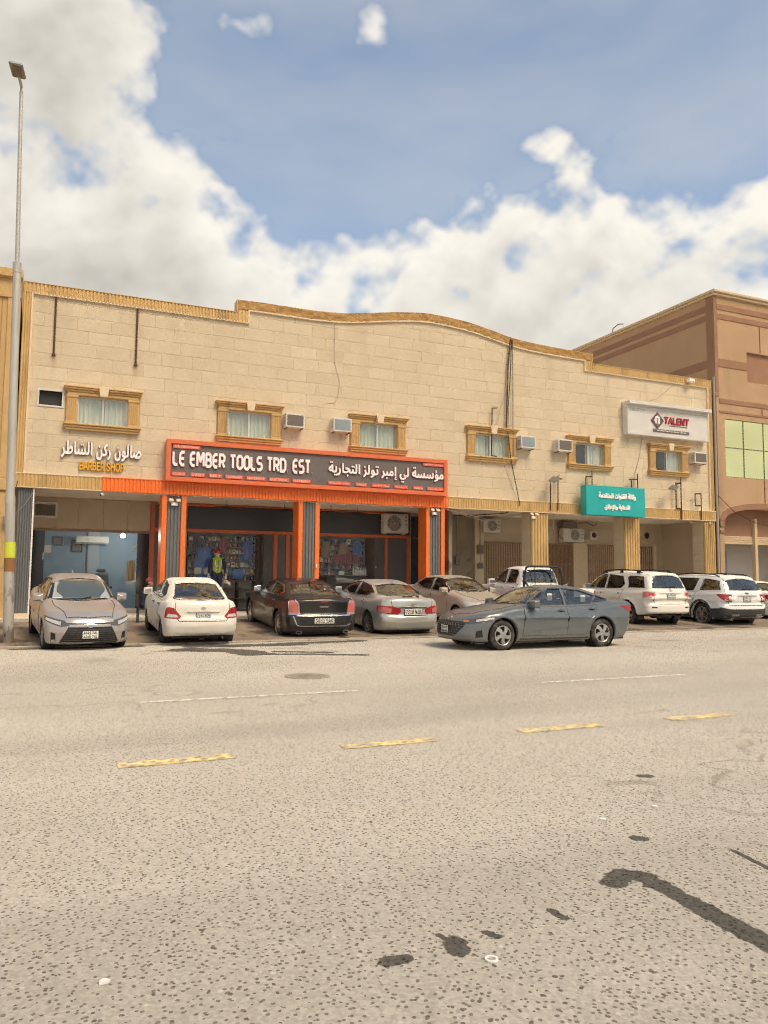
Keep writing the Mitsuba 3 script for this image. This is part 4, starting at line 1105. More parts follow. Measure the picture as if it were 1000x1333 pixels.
# ------------------------------------------------------------------ arcade: back wall, shop fronts, gates
holes = [sbox(-.66, PZ, 3.0, 3.0), sbox(4.26, PZ, 8.26, 4.07), sbox(9.02, PZ, 12.83, 4.07), sbox(12.90, PZ, 13.5, 3.95)]
bw = sbox(-.9, PZ - .1, 13.52, Z0 + .01).difference(union_all(holes))
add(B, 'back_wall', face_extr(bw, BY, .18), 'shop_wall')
for i in range(3):      # panel joints over the barber shop
    pass
for a, b in ((-.88, .04), (.05, .72), (.73, 1.5), (1.51, 2.28), (2.29, 3.02)):
    add(B, 'wall_slab', rbox(a + .003, b - .003, BY - .022, BY - .001, 3.06, Z0 - .02, .004), 'shop_wall')
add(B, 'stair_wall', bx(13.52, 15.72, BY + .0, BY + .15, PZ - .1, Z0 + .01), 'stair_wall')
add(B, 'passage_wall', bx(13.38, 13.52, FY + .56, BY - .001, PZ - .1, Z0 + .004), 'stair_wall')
gates = [(16.22, 18.45, 3.06), (19.36, 20.58, 3.06), (21.38, 23.25, 3.07), (23.75, 25.05, 3.05)]
bw2 = sbox(15.72, PZ - .1, 25.9, Z0 + .01).difference(union_all([sbox(a, PZ, b, t) for a, b, t in gates]))
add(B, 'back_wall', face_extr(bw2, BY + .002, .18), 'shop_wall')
add(B, 'wall_pier', rbox(15.72, 16.14, BY - .14, BY + .0, PZ, Z0 - .002, .01), 'stone_2')
add(B, 'wall_pier', rbox(20.62, 21.34, BY - .10, BY + .0, PZ, 3.12, .01), 'stone_2')
add(B, 'wall_pier', rbox(25.08, 25.24, BY - .08, BY + .0, PZ, 3.12, .01), 'stone_2')
add(B, 'end_wall', bx(25.67, 25.699, FY + .63, BY - .001, PZ, Z0 + .004), 'shop_wall')
add(B, 'entrance_step', rbox(-.7, 3.0, BY - .75, BY - .02, PZ, PZ + .13, .012), 'floor_tile')
# stains, cables and boxes on the stair wall
for i, (x, z, w, h, lab) in enumerate(((14.55, 1.95, .26, .34, 'grey electric meter box on the stained stair wall, left of the pair'), (14.95, 2.25, .22, .30, 'grey electric meter box on the stained stair wall, right of the pair'), (15.80 + .12, 2.72, .26, .36, 'brown fuse box high on the pale pier left of the first brown gate'), (15.92, 2.05, .22, .22, 'small grey box on the pale pier below the fuse box'))):
    y = BY - (.14 if x > 15.7 else 0)
    k = thing('electric_box', lab, 'electric box')
    add(k, 'case', rbox(x - w / 2, x + w / 2, y - .13, y - .002, z - h / 2, z + h / 2, .01), 'metal_grey' if i != 2 else 'gate_brown')
    add(k, 'door', rbox(x - w / 2 + .025, x + w / 2 - .025, y - .14, y - .128, z - h / 2 + .025, z + h / 2 - .025, .004), 'ac_grille')
    add(k, 'conduit', tube([(x, y - .05, z + h / 2), (x + .02, y - .05, z + h / 2 + .4), (x - .02, y - .04, Z0 - .02)], .016, 6), 'cable_grey')

# sliding lattice gates
for gi, (a, b, t) in enumerate(gates):
    lab = ['brown folding lattice gate behind the white pickup', 'closed reddish brown folding gate with its bars pushed together', 'brown folding lattice gate above the cream wagon', 'narrow brown folding lattice gate beside the last yellow column'][gi]
    k = thing('folding_gate', lab, 'gate', 'folding gates under the arcade')
    y = BY - .035
    add(k, 'rail', rbox(a, b, y - .03, y + .03, t - .06, t - .002, .005), 'gate_brown')
    n = int((b - a) / (.115 if gi != 1 else .07))
    for i in range(n + 1):
        x = a + .02 + (b - a - .04) * i / n
        add(k, 'bar', rbox(x - .022, x + .022, y - .018, y + .018, PZ + .02, t - .061, .006), 'gate_tan' if gi != 1 else 'gate_brown')
    zz = PZ + .3
    cross = []
    step = (b - a - .04) / n
    while zz < t - .3:
        for i in range(n):
            x = a + .02 + step * i
            cross.append(bar((x, y - .024, zz), (x + step, y - .024, zz + .12), .006))
            cross.append(bar((x, y - .026, zz + .12), (x + step, y - .026, zz), .006))
        zz += .55
    add(k, 'lattice', cat(cross), 'gate_brown', kind='stuff')
    back = bx(a - .1, b + .1, BY + .35, BY + .40, PZ, t + .1)
    add(B, 'gate_recess', back, 'gate_brown')
    add(B, 'gate_reveal', cat([bx(a - .06, a - .001, BY + .19, BY + .35, PZ, t), bx(b + .001, b + .06, BY + .19, BY + .35, PZ, t), bx(a, b, BY + .19, BY + .35, t + .001, t + .06)]), 'shop_wall')

# barber shop front
F1 = key_for(f'{B}__barber_front')
add(F1, 'head_rail', rbox(-.66, 3.0, BY - .05, BY + .06, 2.97, 3.03, .006), 'gate_brown')
add(F1, 'side_panel', rbox(-.66, -.26, BY - .03, BY + .04, PZ + .13, 2.969, .004), 'black_gloss')
add(F1, 'side_panel', rbox(2.62, 3.0, BY - .03, BY + .04, PZ + .13, 2.969, .004), 'black_gloss')
for a, b in ((-.26, .98), (.985, 2.62)):
    add(F1, 'pane', trimesh.Trimesh([(a, BY, PZ + .13), (b, BY, PZ + .13), (b, BY, 2.97), (a, BY, 2.97)], [(0, 1, 2), (0, 2, 3)], process=False), 'shop_glass')
add(F1, 'pane_joint', bx(.978, .987, BY - .006, BY + .006, PZ + .13, 2.969), 'aluminium')
for x, z in ((-.29, 2.15), (2.58, 1.55)):
    add(F1, 'handle', tube([(x, BY - .06, z - .12), (x, BY - .06, z + .12)], .014, 8), 'car_chrome')


def room(name, a, b, d, top, wall, floor='floor_tile', ceil='soffit'):
    y0, y1 = BY + .181, BY + d
    k = key_for(f'{B}__{name}')
    add(k, 'rear_wall', bx(a - .3, b + .3, y1, y1 + .1, PZ, top), wall)
    add(k, 'side_wall', bx(a - .4, a - .3, y0, y1 - .001, PZ, top), wall)
    add(k, 'side_wall', bx(b + .3, b + .4, y0, y1 - .001, PZ, top), wall)
    add(k, 'ceiling', bx(a - .3, b + .3, y0, y1, top + .001, top + .1), ceil)
    add(k, 'floor', bx(a - .3, b + .3, y0, y1, PZ - .1, PZ + .02), floor)
    return k


RB1 = room('barber_room', -.3, 2.7, 2.6, 3.25, 'blue_wall', ceil='white_paint')
yb = BY + 2.6
add(RB1, 'white_pillar', rbox(1.15, 1.55, yb - .14, yb - .001, PZ + .02, 3.24, .01), 'blue_pale')
for (x, z, w, h), lab in zip(((.14, 2.75, .34, .32), (.78, 2.58, .38, .44)), ('small dark framed picture on the blue barber shop wall', 'larger dark framed picture on the blue barber shop wall')):
    k = thing('framed_picture', lab, 'picture')
    add(k, 'frame', face_extr(sbox(x - w / 2, z - h / 2, x + w / 2, z + h / 2).difference(sbox(x - w / 2 + .035, z - h / 2 + .035, x + w / 2 - .035, z + h / 2 - .035)), yb - .03, .028), 'black_matt')
    add(k, 'print', bx(x - w / 2 + .03, x + w / 2 - .03, yb - .012, yb - .002, z - h / 2 + .03, z + h / 2 - .03), 'ac_grille')
for x, z, w, h, lab in ((-.30, 2.38, .26, .24, 'white notice behind the barber shop glass at its left end'), (2.55, 2.45, .34, .16, 'white notice behind the barber shop glass at its right end')):
    single('notice', rbox(x - w / 2 + .12, x + w / 2 + .12, BY + .03, BY + .034, z - h / 2, z + h / 2, .002), 'paper_white', lab, 'notice')
k = thing('split_air_conditioner', 'long white split air conditioner on the blue barber shop wall', 'air conditioner')
add(k, 'casing', rbox(.72, 1.85, yb - .38, yb - .15, 2.66, 2.94, .04), 'white_paint', smooth=30)
add(k, 'louvre', rbox(.78, 1.79, yb - .40, yb - .36, 2.68, 2.72, .008), 'metal_grey')
k = thing('round_ceiling_lamp', 'lit round white lamp inside the barber shop', 'lamp')
lx, ly, lz = 2.22, BY + .9, 2.92
dm = trimesh.creation.icosphere(subdivisions=2, radius=.075); dm.apply_translation([lx, ly, lz])
kk = add(k, 'bulb', dm, 'paper_white', smooth=True)
scene[kk]['emitter'] = {'type': 'area', 'radiance': C3(38, 37, 34)}
add(k, 'stem', tube([(lx, ly, 3.24), (lx, ly, lz + .06)], .012, 8), 'metal_grey')
cp = revolve([(.0001, .02), (.07, .02), (.07, 0), (.0001, 0)], 20); cp.apply_translation([lx, ly, 3.228]); add(k, 'rose', cp, 'metal_grey')
# drape, barber chair, mirror shelf
dxs = np.linspace(2.34, 2.60, 40)
v = np.array([(x + (0 if z > 1.9 else .03 * (x - 2.45) * 3), BY + .28 + .03 * np.sin(x * 60), z) for x in dxs for z in (1.35, 1.7, 2.05)])
f = np.array([(3 * j + q, 3 * j + 3 + q, 3 * j + 4 + q, 3 * j + 1 + q) for j in range(39) for q in (0, 1)])
single('yellow_towel', (v, f), 'sticker_yellow' if False else 'yellow_flute', 'yellow towel hanging inside the barber shop glass at the right', 'towel', smooth=True)
k = thing('barber_chair', 'black barber chair with high back behind the shop glass', 'chair')
add(k, 'base', fix_out(revolve([(.0001, 0), (.30, 0), (.28, .05), (.06, .08), (.05, .4), (.0001, .4)], 24)).apply_translation([1.6, BY + 1.4, PZ + .02]), 'car_chrome', smooth=30)
add(k, 'seat', sum_hull([(1.36, BY + 1.15, .86), (1.84, BY + 1.15, .86), (1.36, BY + 1.65, .88), (1.84, BY + 1.65, .88)], .07), 'car_black', smooth=40)
add(k, 'backrest', sum_hull([(1.38, BY + 1.62, .95), (1.82, BY + 1.62, .95), (1.42, BY + 1.80, 1.55), (1.78, BY + 1.80, 1.55)], .06), 'car_black', smooth=40)
add(k, 'headrest', sum_hull([(1.50, BY + 1.82, 1.70), (1.70, BY + 1.82, 1.70)], .06), 'car_black', smooth=40)
for s in (1.28, 1.92):
    add(k, 'armrest', sum_hull([(s, BY + 1.2, 1.12), (s, BY + 1.6, 1.12)], .04), 'car_black', smooth=40)

# tool shop fronts: orange frames, grey fascia, glass, door leaf


def shop_front(name, a, b, glass, doors, mull, panels, extra=None):
    k = key_for(f'{B}__{name}')
    y0, y1 = BY - .06, BY + .06
    add(k, 'top_beam', rbox(a, b, y0 - .02, y1, 3.98, 4.07, .008), 'orange_dull')
    add(k, 'middle_beam', rbox(a, b, y0 - .02, y1, 3.07, 3.19, .008), 'orange_dull')
    add(k, 'fascia', rbox(a, b, y0 + .02, y1 - .02, 3.191, 3.979, .004), 'grey_dark')
    for x0, x1 in mull:
        add(k, 'mullion', rbox(x0, x1, y0 - .02, y1, PZ, 3.069, .008), 'orange_dull')
    for x0, x1 in panels:
        add(k, 'grey_panel', rbox(x0, x1, y0 + .02, y1 - .03, PZ, 3.069, .004), 'grey_panel')
    x0, x1 = glass
    add(k, 'pane', trimesh.Trimesh([(x0, BY, PZ), (x1, BY, PZ), (x1, BY, 3.07), (x0, BY, 3.07)], [(0, 1, 2), (0, 2, 3)], process=False), 'shop_glass')
    add(k, 'sill_rail', rbox(x0, x1, BY - .02, BY + .02, PZ, PZ + .08, .004), 'grey_dark')
    for x0, x1 in doors:
        d = add(k, 'door_leaf', rbox(x0, x1, y0 + .0, y1 - .04, PZ, 3.069, .006), 'grey_panel')
        for i in range(4):
            w = (x1 - x0) / 4
            add(d, 'rib', rbox(x0 + i * w + .03, x0 + (i + 1) * w - .03, y0 - .018, y0 - .001, PZ + .05, 3.0, .008), 'grey_panel')
        add(d, 'handle', rbox(x0 + .03, x0 + .09, y0 - .07, y0 - .02, 1.90, 1.98, .01), 'car_chrome')
    return k


shop_front('tool_shop_front', 4.26, 8.26, (4.30, 6.98), [(6.985, 7.345)], [(7.35, 7.50), (7.82, 7.96)], [(7.501, 7.819), (7.961, 8.26)])
shop_front('tool_shop_front', 9.02, 12.83, (9.10, 11.32), [(11.325, 11.745)], [(9.02, 9.098), (11.75, 11.88), (12.69, 12.83)], [(11.881, 12.689)])
# narrow orange framed strip between the barber front and the first column
add(B, 'side_light', rbox(3.17, 3.36, BY - .08, BY + .02, PZ, 3.98, .005), 'grey_panel')
for x0, x1 in ((3.03, 3.169), (3.361, 3.47)):
    add(B, 'side_light_post', rbox(x0, x1, BY - .10, BY + .03, PZ, Z0 - .02, .008), 'orange_dull')
add(B, 'side_light_bar', rbox(3.17, 3.36, BY - .11, BY - .081, 3.05, 3.18, .006), 'orange_dull')
add(B, 'passage_door', bx(12.86, 13.40, BY + .02, BY + .08, PZ, 3.1), 'grey_dark')
add(B, 'passage_head', cat([rbox(12.86 + i * .09, 12.86 + i * .09 + .08, BY + .0, BY + .06, 3.102, 3.98, .01) for i in range(6)]), 'grey_dark', kind='stuff')
single('door_pull', rbox(8.02, 8.06, FY - .16, FY - .10, 1.85, 1.98, .008), 'paper_white', 'small white fitting on the middle grey column', 'fitting')

# goods in the two tool shops
bsdf('good_red', (.55, .05, .05), .5); bsdf('good_blue', (.05, .14, .45), .6); bsdf('good_green', (.14, .34, .17), .6); bsdf('good_orange', (.75, .28, .04), .5)
bsdf('good_yellow', (.75, .6, .06), .5); bsdf('good_white', (.78, .77, .73), .5); bsdf('good_teal', (.05, .40, .45), .5); bsdf('good_brown', (.30, .19, .11), .7); bsdf('good_dark', (.035, .035, .045), .6); bsdf('good_maroon', (.25, .03, .045), .6)
GC = ['good_red', 'good_blue', 'good_green', 'good_orange', 'good_yellow', 'good_white', 'good_teal', 'good_brown', 'good_dark', 'good_maroon', 'good_white', 'good_dark', 'good_white']


def bottle(x, y, z, h, r):
    m = revolve([(.0001, 0), (r, 0), (r, h * .62), (r * .45, h * .78), (r * .4, h), (.0001, h)], 14)
    m.apply_translation([x, y, z]); return fix_out(m)


def hanging(x, y, z, w, h, mat, lab, grp):
    n = 12
    xs_ = np.linspace(-w / 2, w / 2, n)
    front = [(x + a * (1 if zz < .9 else .75), y - .05 * math.cos(a / w * math.pi) - .01 * math.sin(a * 70), z - h * (1 - zz)) for a in xs_ for zz in (0, .3, .6, .9, 1)]
    back = [(px, 2 * y - py, pz) for px, py, pz in front]
    f = []
    for i in range(n - 1):
        for j in range(4):
            f.append((i * 5 + j, (i + 1) * 5 + j, (i + 1) * 5 + j + 1, i * 5 + j + 1))
    f = np.array(f)
    V = np.array(front + back)
    F = np.vstack([f, f[:, ::-1] + len(front)])
    k = thing('hanging_garment', lab, 'work clothes', grp)
    add(k, 'cloth', (V, F), mat, smooth=True)
    sl = [sum_hull([(x + s * w * .36, y, z - .06), (x + s * w * .60, y, z - h * .55)], .045) for s in (1, -1)]
    for m in sl:
        add(k, 'sleeve', m, mat, smooth=40)


def stock(a, b, side, seed):
    r = random.Random(seed)
    d = .72
    rm = room('tool_shop_room', a, b, d + 1.0, 3.3, 'room_pale', floor='floor_tile', ceil='white_paint')
    y = BY + d
    sh = thing('display_rack', f'dark display rack packed with goods inside the {side} tool shop', 'rack')
    xs_ = np.linspace(a + .1, b - .1, 5)
    for x in xs_:
        add(sh, 'upright', rbox(x - .02, x + .02, y, y + .4, PZ + .02, 3.0, .004), 'good_dark')
    add(sh, 'back_panel', bx(a + .1, b - .1, y + .41, y + .43, PZ + .02, 3.0), 'room_pale')
    levels = [.75, 1.1, 1.40, 1.64, 1.88, 2.12, 2.36, 2.60, 2.82]
    g = f'packaged goods on the {side} tool shop rack'
    for li, z in enumerate(levels):
        sn = ['lowest', 'eighth', 'seventh', 'sixth', 'fifth', 'fourth', 'third', 'second', 'top'][li]
        add(sh, 'shelf', rbox(a + .1, b - .1, y - .01, y + .4, z - .025, z, .004), 'good_brown')
        x = a + .16
        while x < b - .25:
            w = .06 + .10 * r.random(); h = .10 + .10 * r.random(); dp = .12 + .15 * r.random()
            m = GC[r.randrange(len(GC))]
            if z >= 1.3:
                if r.random() < .28:
                    single('bottle', bottle(x + w / 2, y + .12, z, h, min(.05, w / 2)), m, f'small {m[5:]} bottle on the {sn} shelf of the {side} tool shop rack', 'bottle', smooth=30, group=f'bottles on the {side} tool shop rack')
                else:
                    k = thing('packaged_tool', f'small {m[5:]} package on the {sn} shelf of the {side} tool shop rack', 'package', g)
                    add(k, 'box', rbox(x, x + w, y + .02, y + .02 + dp, z, z + h, .006), m)
                    add(k, 'label', rbox(x + w * .2, x + w * .8, y + .016, y + .021, z + h * .45, z + h * .8, .001), GC[r.randrange(len(GC))])
            x += w + .012 + .03 * r.random()
    for i in range(3):
        x = a + .5 + (b - a - .9) * i / 2
        hanging(x, BY + .45 + .3 * r.random(), 2.95 - .1 * r.random(), .30, .55 + .2 * r.random(), ['good_blue', 'good_dark', 'good_green', 'good_maroon', 'good_blue', 'good_brown', 'good_white'][r.randrange(7)], f'folded work clothes hanging inside the {side} tool shop window', f'work clothes hanging in the {side} tool shop')


stock(4.30, 6.98, 'left', 3)
stock(9.10, 11.32, 'right', 8)
# larger pieces near the glass
hanging(4.95, BY + .35, 2.55, .55, 1.15, 'good_blue', 'blue coverall hanging at the left end of the left tool shop window', 'coveralls in the tool shop window')
for i, (x, lab) in enumerate(((4.72, 'left one of two pale basins stacked low in the left tool shop window'), (5.05, 'right one of two pale basins stacked low in the left tool shop window'))):
    single('plastic_basin', sum_hull([(x - .07, BY + .30, 1.66), (x + .07, BY + .30, 1.66), (x - .08, BY + .30, 1.80), (x + .08, BY + .30, 1.80)], .055), 'white_paint', lab, 'basin', smooth=40)
single('tool_crate', cat([rbox(5.95, 6.35, BY + .25, BY + .6, 1.45, 1.80, .02)]), 'good_blue', 'blue plastic crate beside the dummy in the left tool shop window', 'crate')
bsdf('good_red_board', (.22, .03, .04), .6)
for i in range(4):
    single('red_tool_board', rbox(9.85 + i * .26, 10.07 + i * .26, BY + .42, BY + .46, 2.05, 2.42, .006), 'good_red_board', f'red tool card hanging in the right tool shop window, number {["first", "second", "third", "fourth"][i]} from the left', 'tool card', group='red tool cards in the right tool shop window')
for i in range(6):
    single('white_bottle', bottle(10.62 + i * .10, BY + .32, 1.62, .30, .04), 'good_white', 'white bottle in a row at the front of the right tool shop window', 'bottle', smooth=30, group='white bottles in the right tool shop window')
single('window_counter', rbox(9.5, 11.25, BY + .18, BY + .6, PZ + .02, 1.61, .01), 'good_dark', 'dark counter under the white bottles in the right tool shop window', 'counter')
single('price_card', rbox(9.98, 10.18, BY + .2, BY + .21, 1.64, 1.78, .002), 'paper_white', 'white price card beside the bottles in the right tool shop window', 'card')
# ------------------------------------------------------------------ signs


def letters(g, y_front, depth, thick_side=None):
    return face_extr(g, y_front, depth)


STROKES = {  # skeleton letters on a box 0.62 wide and 1 high
    'L': (.50, [[(0, 1), (0, .16), (.16, 0), (.46, 0)]]), 'E': (.52, [[(.50, 1), (.20, 1), (0, .80), (0, .20), (.20, 0), (.50, 0)], [(0, .5), (.46, .5)]]),
    'M': (.80, [[(0, 0), (0, 1), (.12, 1), (.38, .38), (.64, 1), (.76, 1), (.76, 0)]]), 'B': (.58, [[(0, 0), (0, 1), (.38, 1), (.52, .88), (.52, .64), (.40, .52), (0, .52)], [(.40, .52), (.56, .38), (.56, .14), (.42, 0), (0, 0)]]),
    'R': (.58, [[(0, 0), (0, 1), (.40, 1), (.56, .86), (.56, .60), (.42, .46), (0, .46)], [(.28, .46), (.58, 0)]]), 'T': (.60, [[(0, 1), (.60, 1)], [(.30, 1), (.30, 0)]]),
    'O': (.60, [[(.18, 0), (.42, 0), (.60, .18), (.60, .82), (.42, 1), (.18, 1), (0, .82), (0, .18), (.18, 0)]]), 'S': (.55, [[(.54, 1), (.14, 1), (0, .86), (0, .64), (.12, .52), (.42, .50), (.55, .38), (.55, .14), (.41, 0), (0, 0)]]),
    'D': (.60, [[(0, 0), (0, 1), (.40, 1), (.60, .80), (.60, .20), (.40, 0), (0, 0)]]), '.': (.06, [[(0, 0), (.02, 0)]]), ' ': (.20, [])}


def stroke_text(s, w=.122):
    x, out = 0, []
    for ch in s:
        adv, ls = STROKES[ch]
        for l in ls:
            out.append(affinity.translate(LineString(l).buffer(w, cap_style=2, join_style=1, resolution=3), x, 0))
        x += adv + .26
    return union_all(out)


def inter(s, bold=True):
    """Latin lettering as a flat outline, taken from the text helper's mesh"""
    m = meshkit.text_mesh(s, 1.0, 1.0, bold=bold)
    tri = m.triangles[(m.face_normals[:, 2] > .9)]
    return union_all([Polygon(t[:, :2]) for t in tri]).buffer(.003).simplify(.012)


def sign_letters(parent, g, y, face, side, depth=.05, name='letter'):
    for q in sorted(polys(g), key=lambda q: q.centroid.x):
        k = add(parent, name, face_extr(q, y - depth, .012), face)
        add(k, 'return', face_extr(q.buffer(.008), y - depth + .013, depth - .014), side)


SY = 24.06
S1 = thing('shop_sign', 'long orange framed grey sign with white Latin and Arabic lettering over the tool shops', 'sign')
x0, x1, z0, z1 = 3.08, 12.82, 4.46, 5.75
add(S1, 'panel', rbox(x0 + .12, x1 - .12, SY + .02, SY + .25, z0 + .12, z1 - .12, .005), 'sign_grey')
fr = sbox(x0, z0, x1, z1).difference(sbox(x0 + .13, z0 + .13, x1 - .13, z1 - .13))
add(S1, 'frame', face_extr(fr, SY - .05, .34), 'sign_orange')
sign_letters(S1, fit_text(stroke_text('LE EMBER TOOLS TRD. EST.'), 3.26, 7.76, 4.92, 5.41), SY + .02, 'letter_white', 'letter_side', .06)
sign_letters(S1, fit_text(decode(ARABIC['main']), 8.34, 12.66, 4.84, 5.42), SY + .02, 'letter_white', 'letter_side', .06)


def tag(x0, x1, z0, z1, g, fill=.86):
    k = add(S1, 'word_tag', rbox(x0, x1, SY - .02, SY + .02, z0, z1, .006), 'tag_red')
    w, h = (x1 - x0) * fill, (z1 - z0) * .62
    add(k, 'lettering', face_extr(fit_text(g, (x0 + x1 - w) / 2, (x0 + x1 + w) / 2, (z0 + z1 - h) / 2, (z0 + z1 + h) / 2), SY - .026, .008), 'letter_pale', kind='stuff')


tag(3.27, 4.10, 5.48, 5.60, inter('C.R. 7050099689'))
for (a, b), w in zip(((3.25, 3.67), (3.82, 4.27), (4.39, 4.79), (4.90, 5.47), (5.57, 6.20), (6.32, 6.99), (7.10, 7.73)), ('TOOLS', 'SAFETY', 'BELT', 'CLEANING', 'MATERIALS', 'ELECTRICAL', 'PLUMBING')):
    tag(a, b, 4.625, 4.745, inter(w))
for (a, b), w in zip(((8.32, 9.14), (9.32, 9.73), (9.90, 10.59), (10.75, 11.27), (11.47, 11.87), (12.02, 12.69), (11.86, 12.69)), ('tag5', 'tag4', 'tag3', 'tag2', 'tag1', 'tag0', 'tag6')):
    hi = w == 'tag6'
    tag(a, b, 5.49 if hi else 4.63, 5.605 if hi else 4.75, decode(ARABIC[w]))

S2 = thing('barber_sign', 'pink white Arabic letters over yellow English letters fixed to the stone above the barber shop', 'sign')
sign_letters(S2, fit_text(decode(ARABIC['barber']), .10, 2.37, 4.99, 5.54), FY - .02, 'letter_white', 'plum', .07)
sign_letters(S2, fit_text(inter('BARBER SHOP'), .62, 1.88, 4.67, 4.93), FY - .02, 'letter_yellow', 'yellow_rock', .06)

S3 = thing('agency_sign', 'turquoise sign box with two lines of white Arabic letters hung in front of the band', 'sign')
tx0, tx1, tz0, tz1, ty = 18.69, 21.57, 4.02, 5.17, 23.75
add(S3, 'box', rbox(tx0, tx1, ty, ty + .35, tz0, tz1, .008), 'teal')
sign_letters(S3, fit_text(decode(ARABIC['agency1']), 19.27, 21.08, 4.64, 4.92), ty, 'letter_white', 'letter_white', .04)
sign_letters(S3, fit_text(decode(ARABIC['agency2']), 19.55, 20.78, 4.21, 4.47), ty, 'letter_white', 'letter_white', .04)

S4 = thing('light_box_sign', 'pale light box sign with red lettering and diamond emblem high on the wall', 'sign')
lx0, lx1, lz0, lz1, ly_ = 21.05, 25.42, 7.41, 8.62, 24.1
add(S4, 'box', rbox(lx0, lx1, ly_, FY - .01, lz0, lz1, .01), 'sign_white')
add(S4, 'hood', rbox(lx0 - .02, lx1 + .02, ly_ - .20, FY - .01, lz1 + .001, lz1 + .14, .012), 'sign_white')
add(S4, 'edge_trim', face_extr(sbox(lx0, lz0, lx1, lz1).difference(sbox(lx0 + .04, lz0 + .04, lx1 - .04, lz1 - .04)), ly_ - .012, .011), 'aluminium')
dia = Polygon([(22.26, 8.08), (22.60, 8.42), (22.94, 8.08), (22.60, 7.74)])
hole_ = dia.buffer(-.075, join_style=2)
add(S4, 'emblem', face_extr(dia.difference(hole_).intersection(Polygon([(22.2, 8.5), (22.60, 8.5), (22.60, 7.6), (22.2, 7.6)])), ly_ - .045, .04), 'plum')
add(S4, 'emblem', face_extr(dia.difference(hole_).intersection(Polygon([(22.60, 8.5), (23.0, 8.5), (23.0, 7.6), (22.60, 7.6)])), ly_ - .045, .04), 'sign_grey')
add(S4, 'emblem_field', face_extr(hole_, ly_ - .02, .015), 'metal_grey')
mono = LineString([(22.50, 7.95), (22.50, 8.20), (22.60, 8.24), (22.66, 8.20), (22.66, 7.93)]).buffer(.04, cap_style=2).union(Point(22.44, 8.07).buffer(.03))
add(S4, 'monogram', face_extr(mono, ly_ - .05, .03), 'letter_white')
tt = inter('TALENT')
sign_letters(S4, affinity.skew(fit_text(tt, 22.95, 24.28, 7.98, 8.27), 6, origin=(23, 7.98)), ly_, 'letter_red', 'plum', .05)
add(S4, 'small_print', face_extr(fit_text(inter('Exhibition & Advertising'), 23.24, 24.22, 7.875, 7.935), ly_ - .008, .007), 'plum', kind='stuff')
add(S4, 'grey_bar', rbox(22.37, 24.31, ly_ - .03, ly_ - .001, 7.60, 7.73, .01), 'sign_grey')
add(S4, 'bar_lettering', face_extr(fit_text(inter('Advertising & exhibition stands'), 22.55, 24.15, 7.635, 7.695), ly_ - .036, .005), 'letter_white', kind='stuff')
for (a, b, zz), w in zip(((21.19, 21.95, 8.46), (21.19, 21.75, 8.38), (23.40, 25.35, 8.475)), ('C.R. 1010', 'Tel. 011', 'Signs  Stands  Printing  Display')):
    add(S4, 'small_print', face_extr(fit_text(inter(w, False), a, b, zz, zz + .05), ly_ - .006, .005), 'metal_grey', kind='stuff')

# ------------------------------------------------------------------ air conditioners
ACS = [(6.84, 7.49, 'ac_grille', 'window air conditioner with brown grille right of the second window'), (8.50, 9.16, 'ac_grille_blue', 'white window air conditioner with blue grey grille left of the third window'), (15.96, 16.61, 'ac_grille_blue', 'window air conditioner with blue grey grille right of the fourth window'), (17.65, 18.31, 'ac_grille', 'window air conditioner with brown grille left of the fifth window'), (24.57, 25.25, 'ac_grille', 'window air conditioner with brown grille right of the last window, under the light box sign')]


def window_ac(a, b, g, lab, z0=6.45, z1=6.92, y0=24.05, y1=FY + .1, wall=True):
    k = thing('window_air_conditioner', lab, 'air conditioner', 'window air conditioners')
    add(k, 'casing', rbox(a, b, y0, y1, z0, z1, .012), 'white_paint')
    add(k, 'grille', rbox(a + .05, b - .05, y0 - .012, y0 + .01, z0 + .06, z1 - .05, .004), g)
    for i in range(9):
        z = z0 + .09 + (z1 - z0 - .17) * i / 8
        add(k, 'fin', rbox(a + .055, b - .055, y0 - .02, y0 - .011, z - .006, z + .006, .002), g)
    for i in range(7):
        z = z0 + .12 + i * .035
        add(k, 'side_slot', rbox(a - .004, a + .003, y0 + .05, y0 + .20, z, z + .014, .001), 'ac_grille')
    add(k, 'bracket', cat([bar((a + .06, y0 + .05, z0 - .015), (a + .06, FY - .01, z0 - .015), .012), bar((b - .06, y0 + .05, z0 - .015), (b - .06, FY - .01, z0 - .015), .012)]), 'rust_metal', kind='stuff')
    return k


for a in ACS:
    window_ac(*a)
k = thing('window_air_conditioner', 'framed grey air conditioner set in the wall above the barber shop glass', 'air conditioner', 'window air conditioners')
add(k, 'frame', face_extr(sbox(-.65, 3.39, .09, 3.90).difference(sbox(-.58, 3.46, .02, 3.83)), BY - .09, .085), 'white_paint')
add(k, 'grille', bx(-.58, .02, BY - .05, BY - .03, 3.46, 3.83), 'ac_grille')
for i in range(10):
    add(k, 'fin', rbox(-.575, .015, BY - .062, BY - .051, 3.475 + i * .036, 3.487 + i * .036, .002), 'ac_grille')


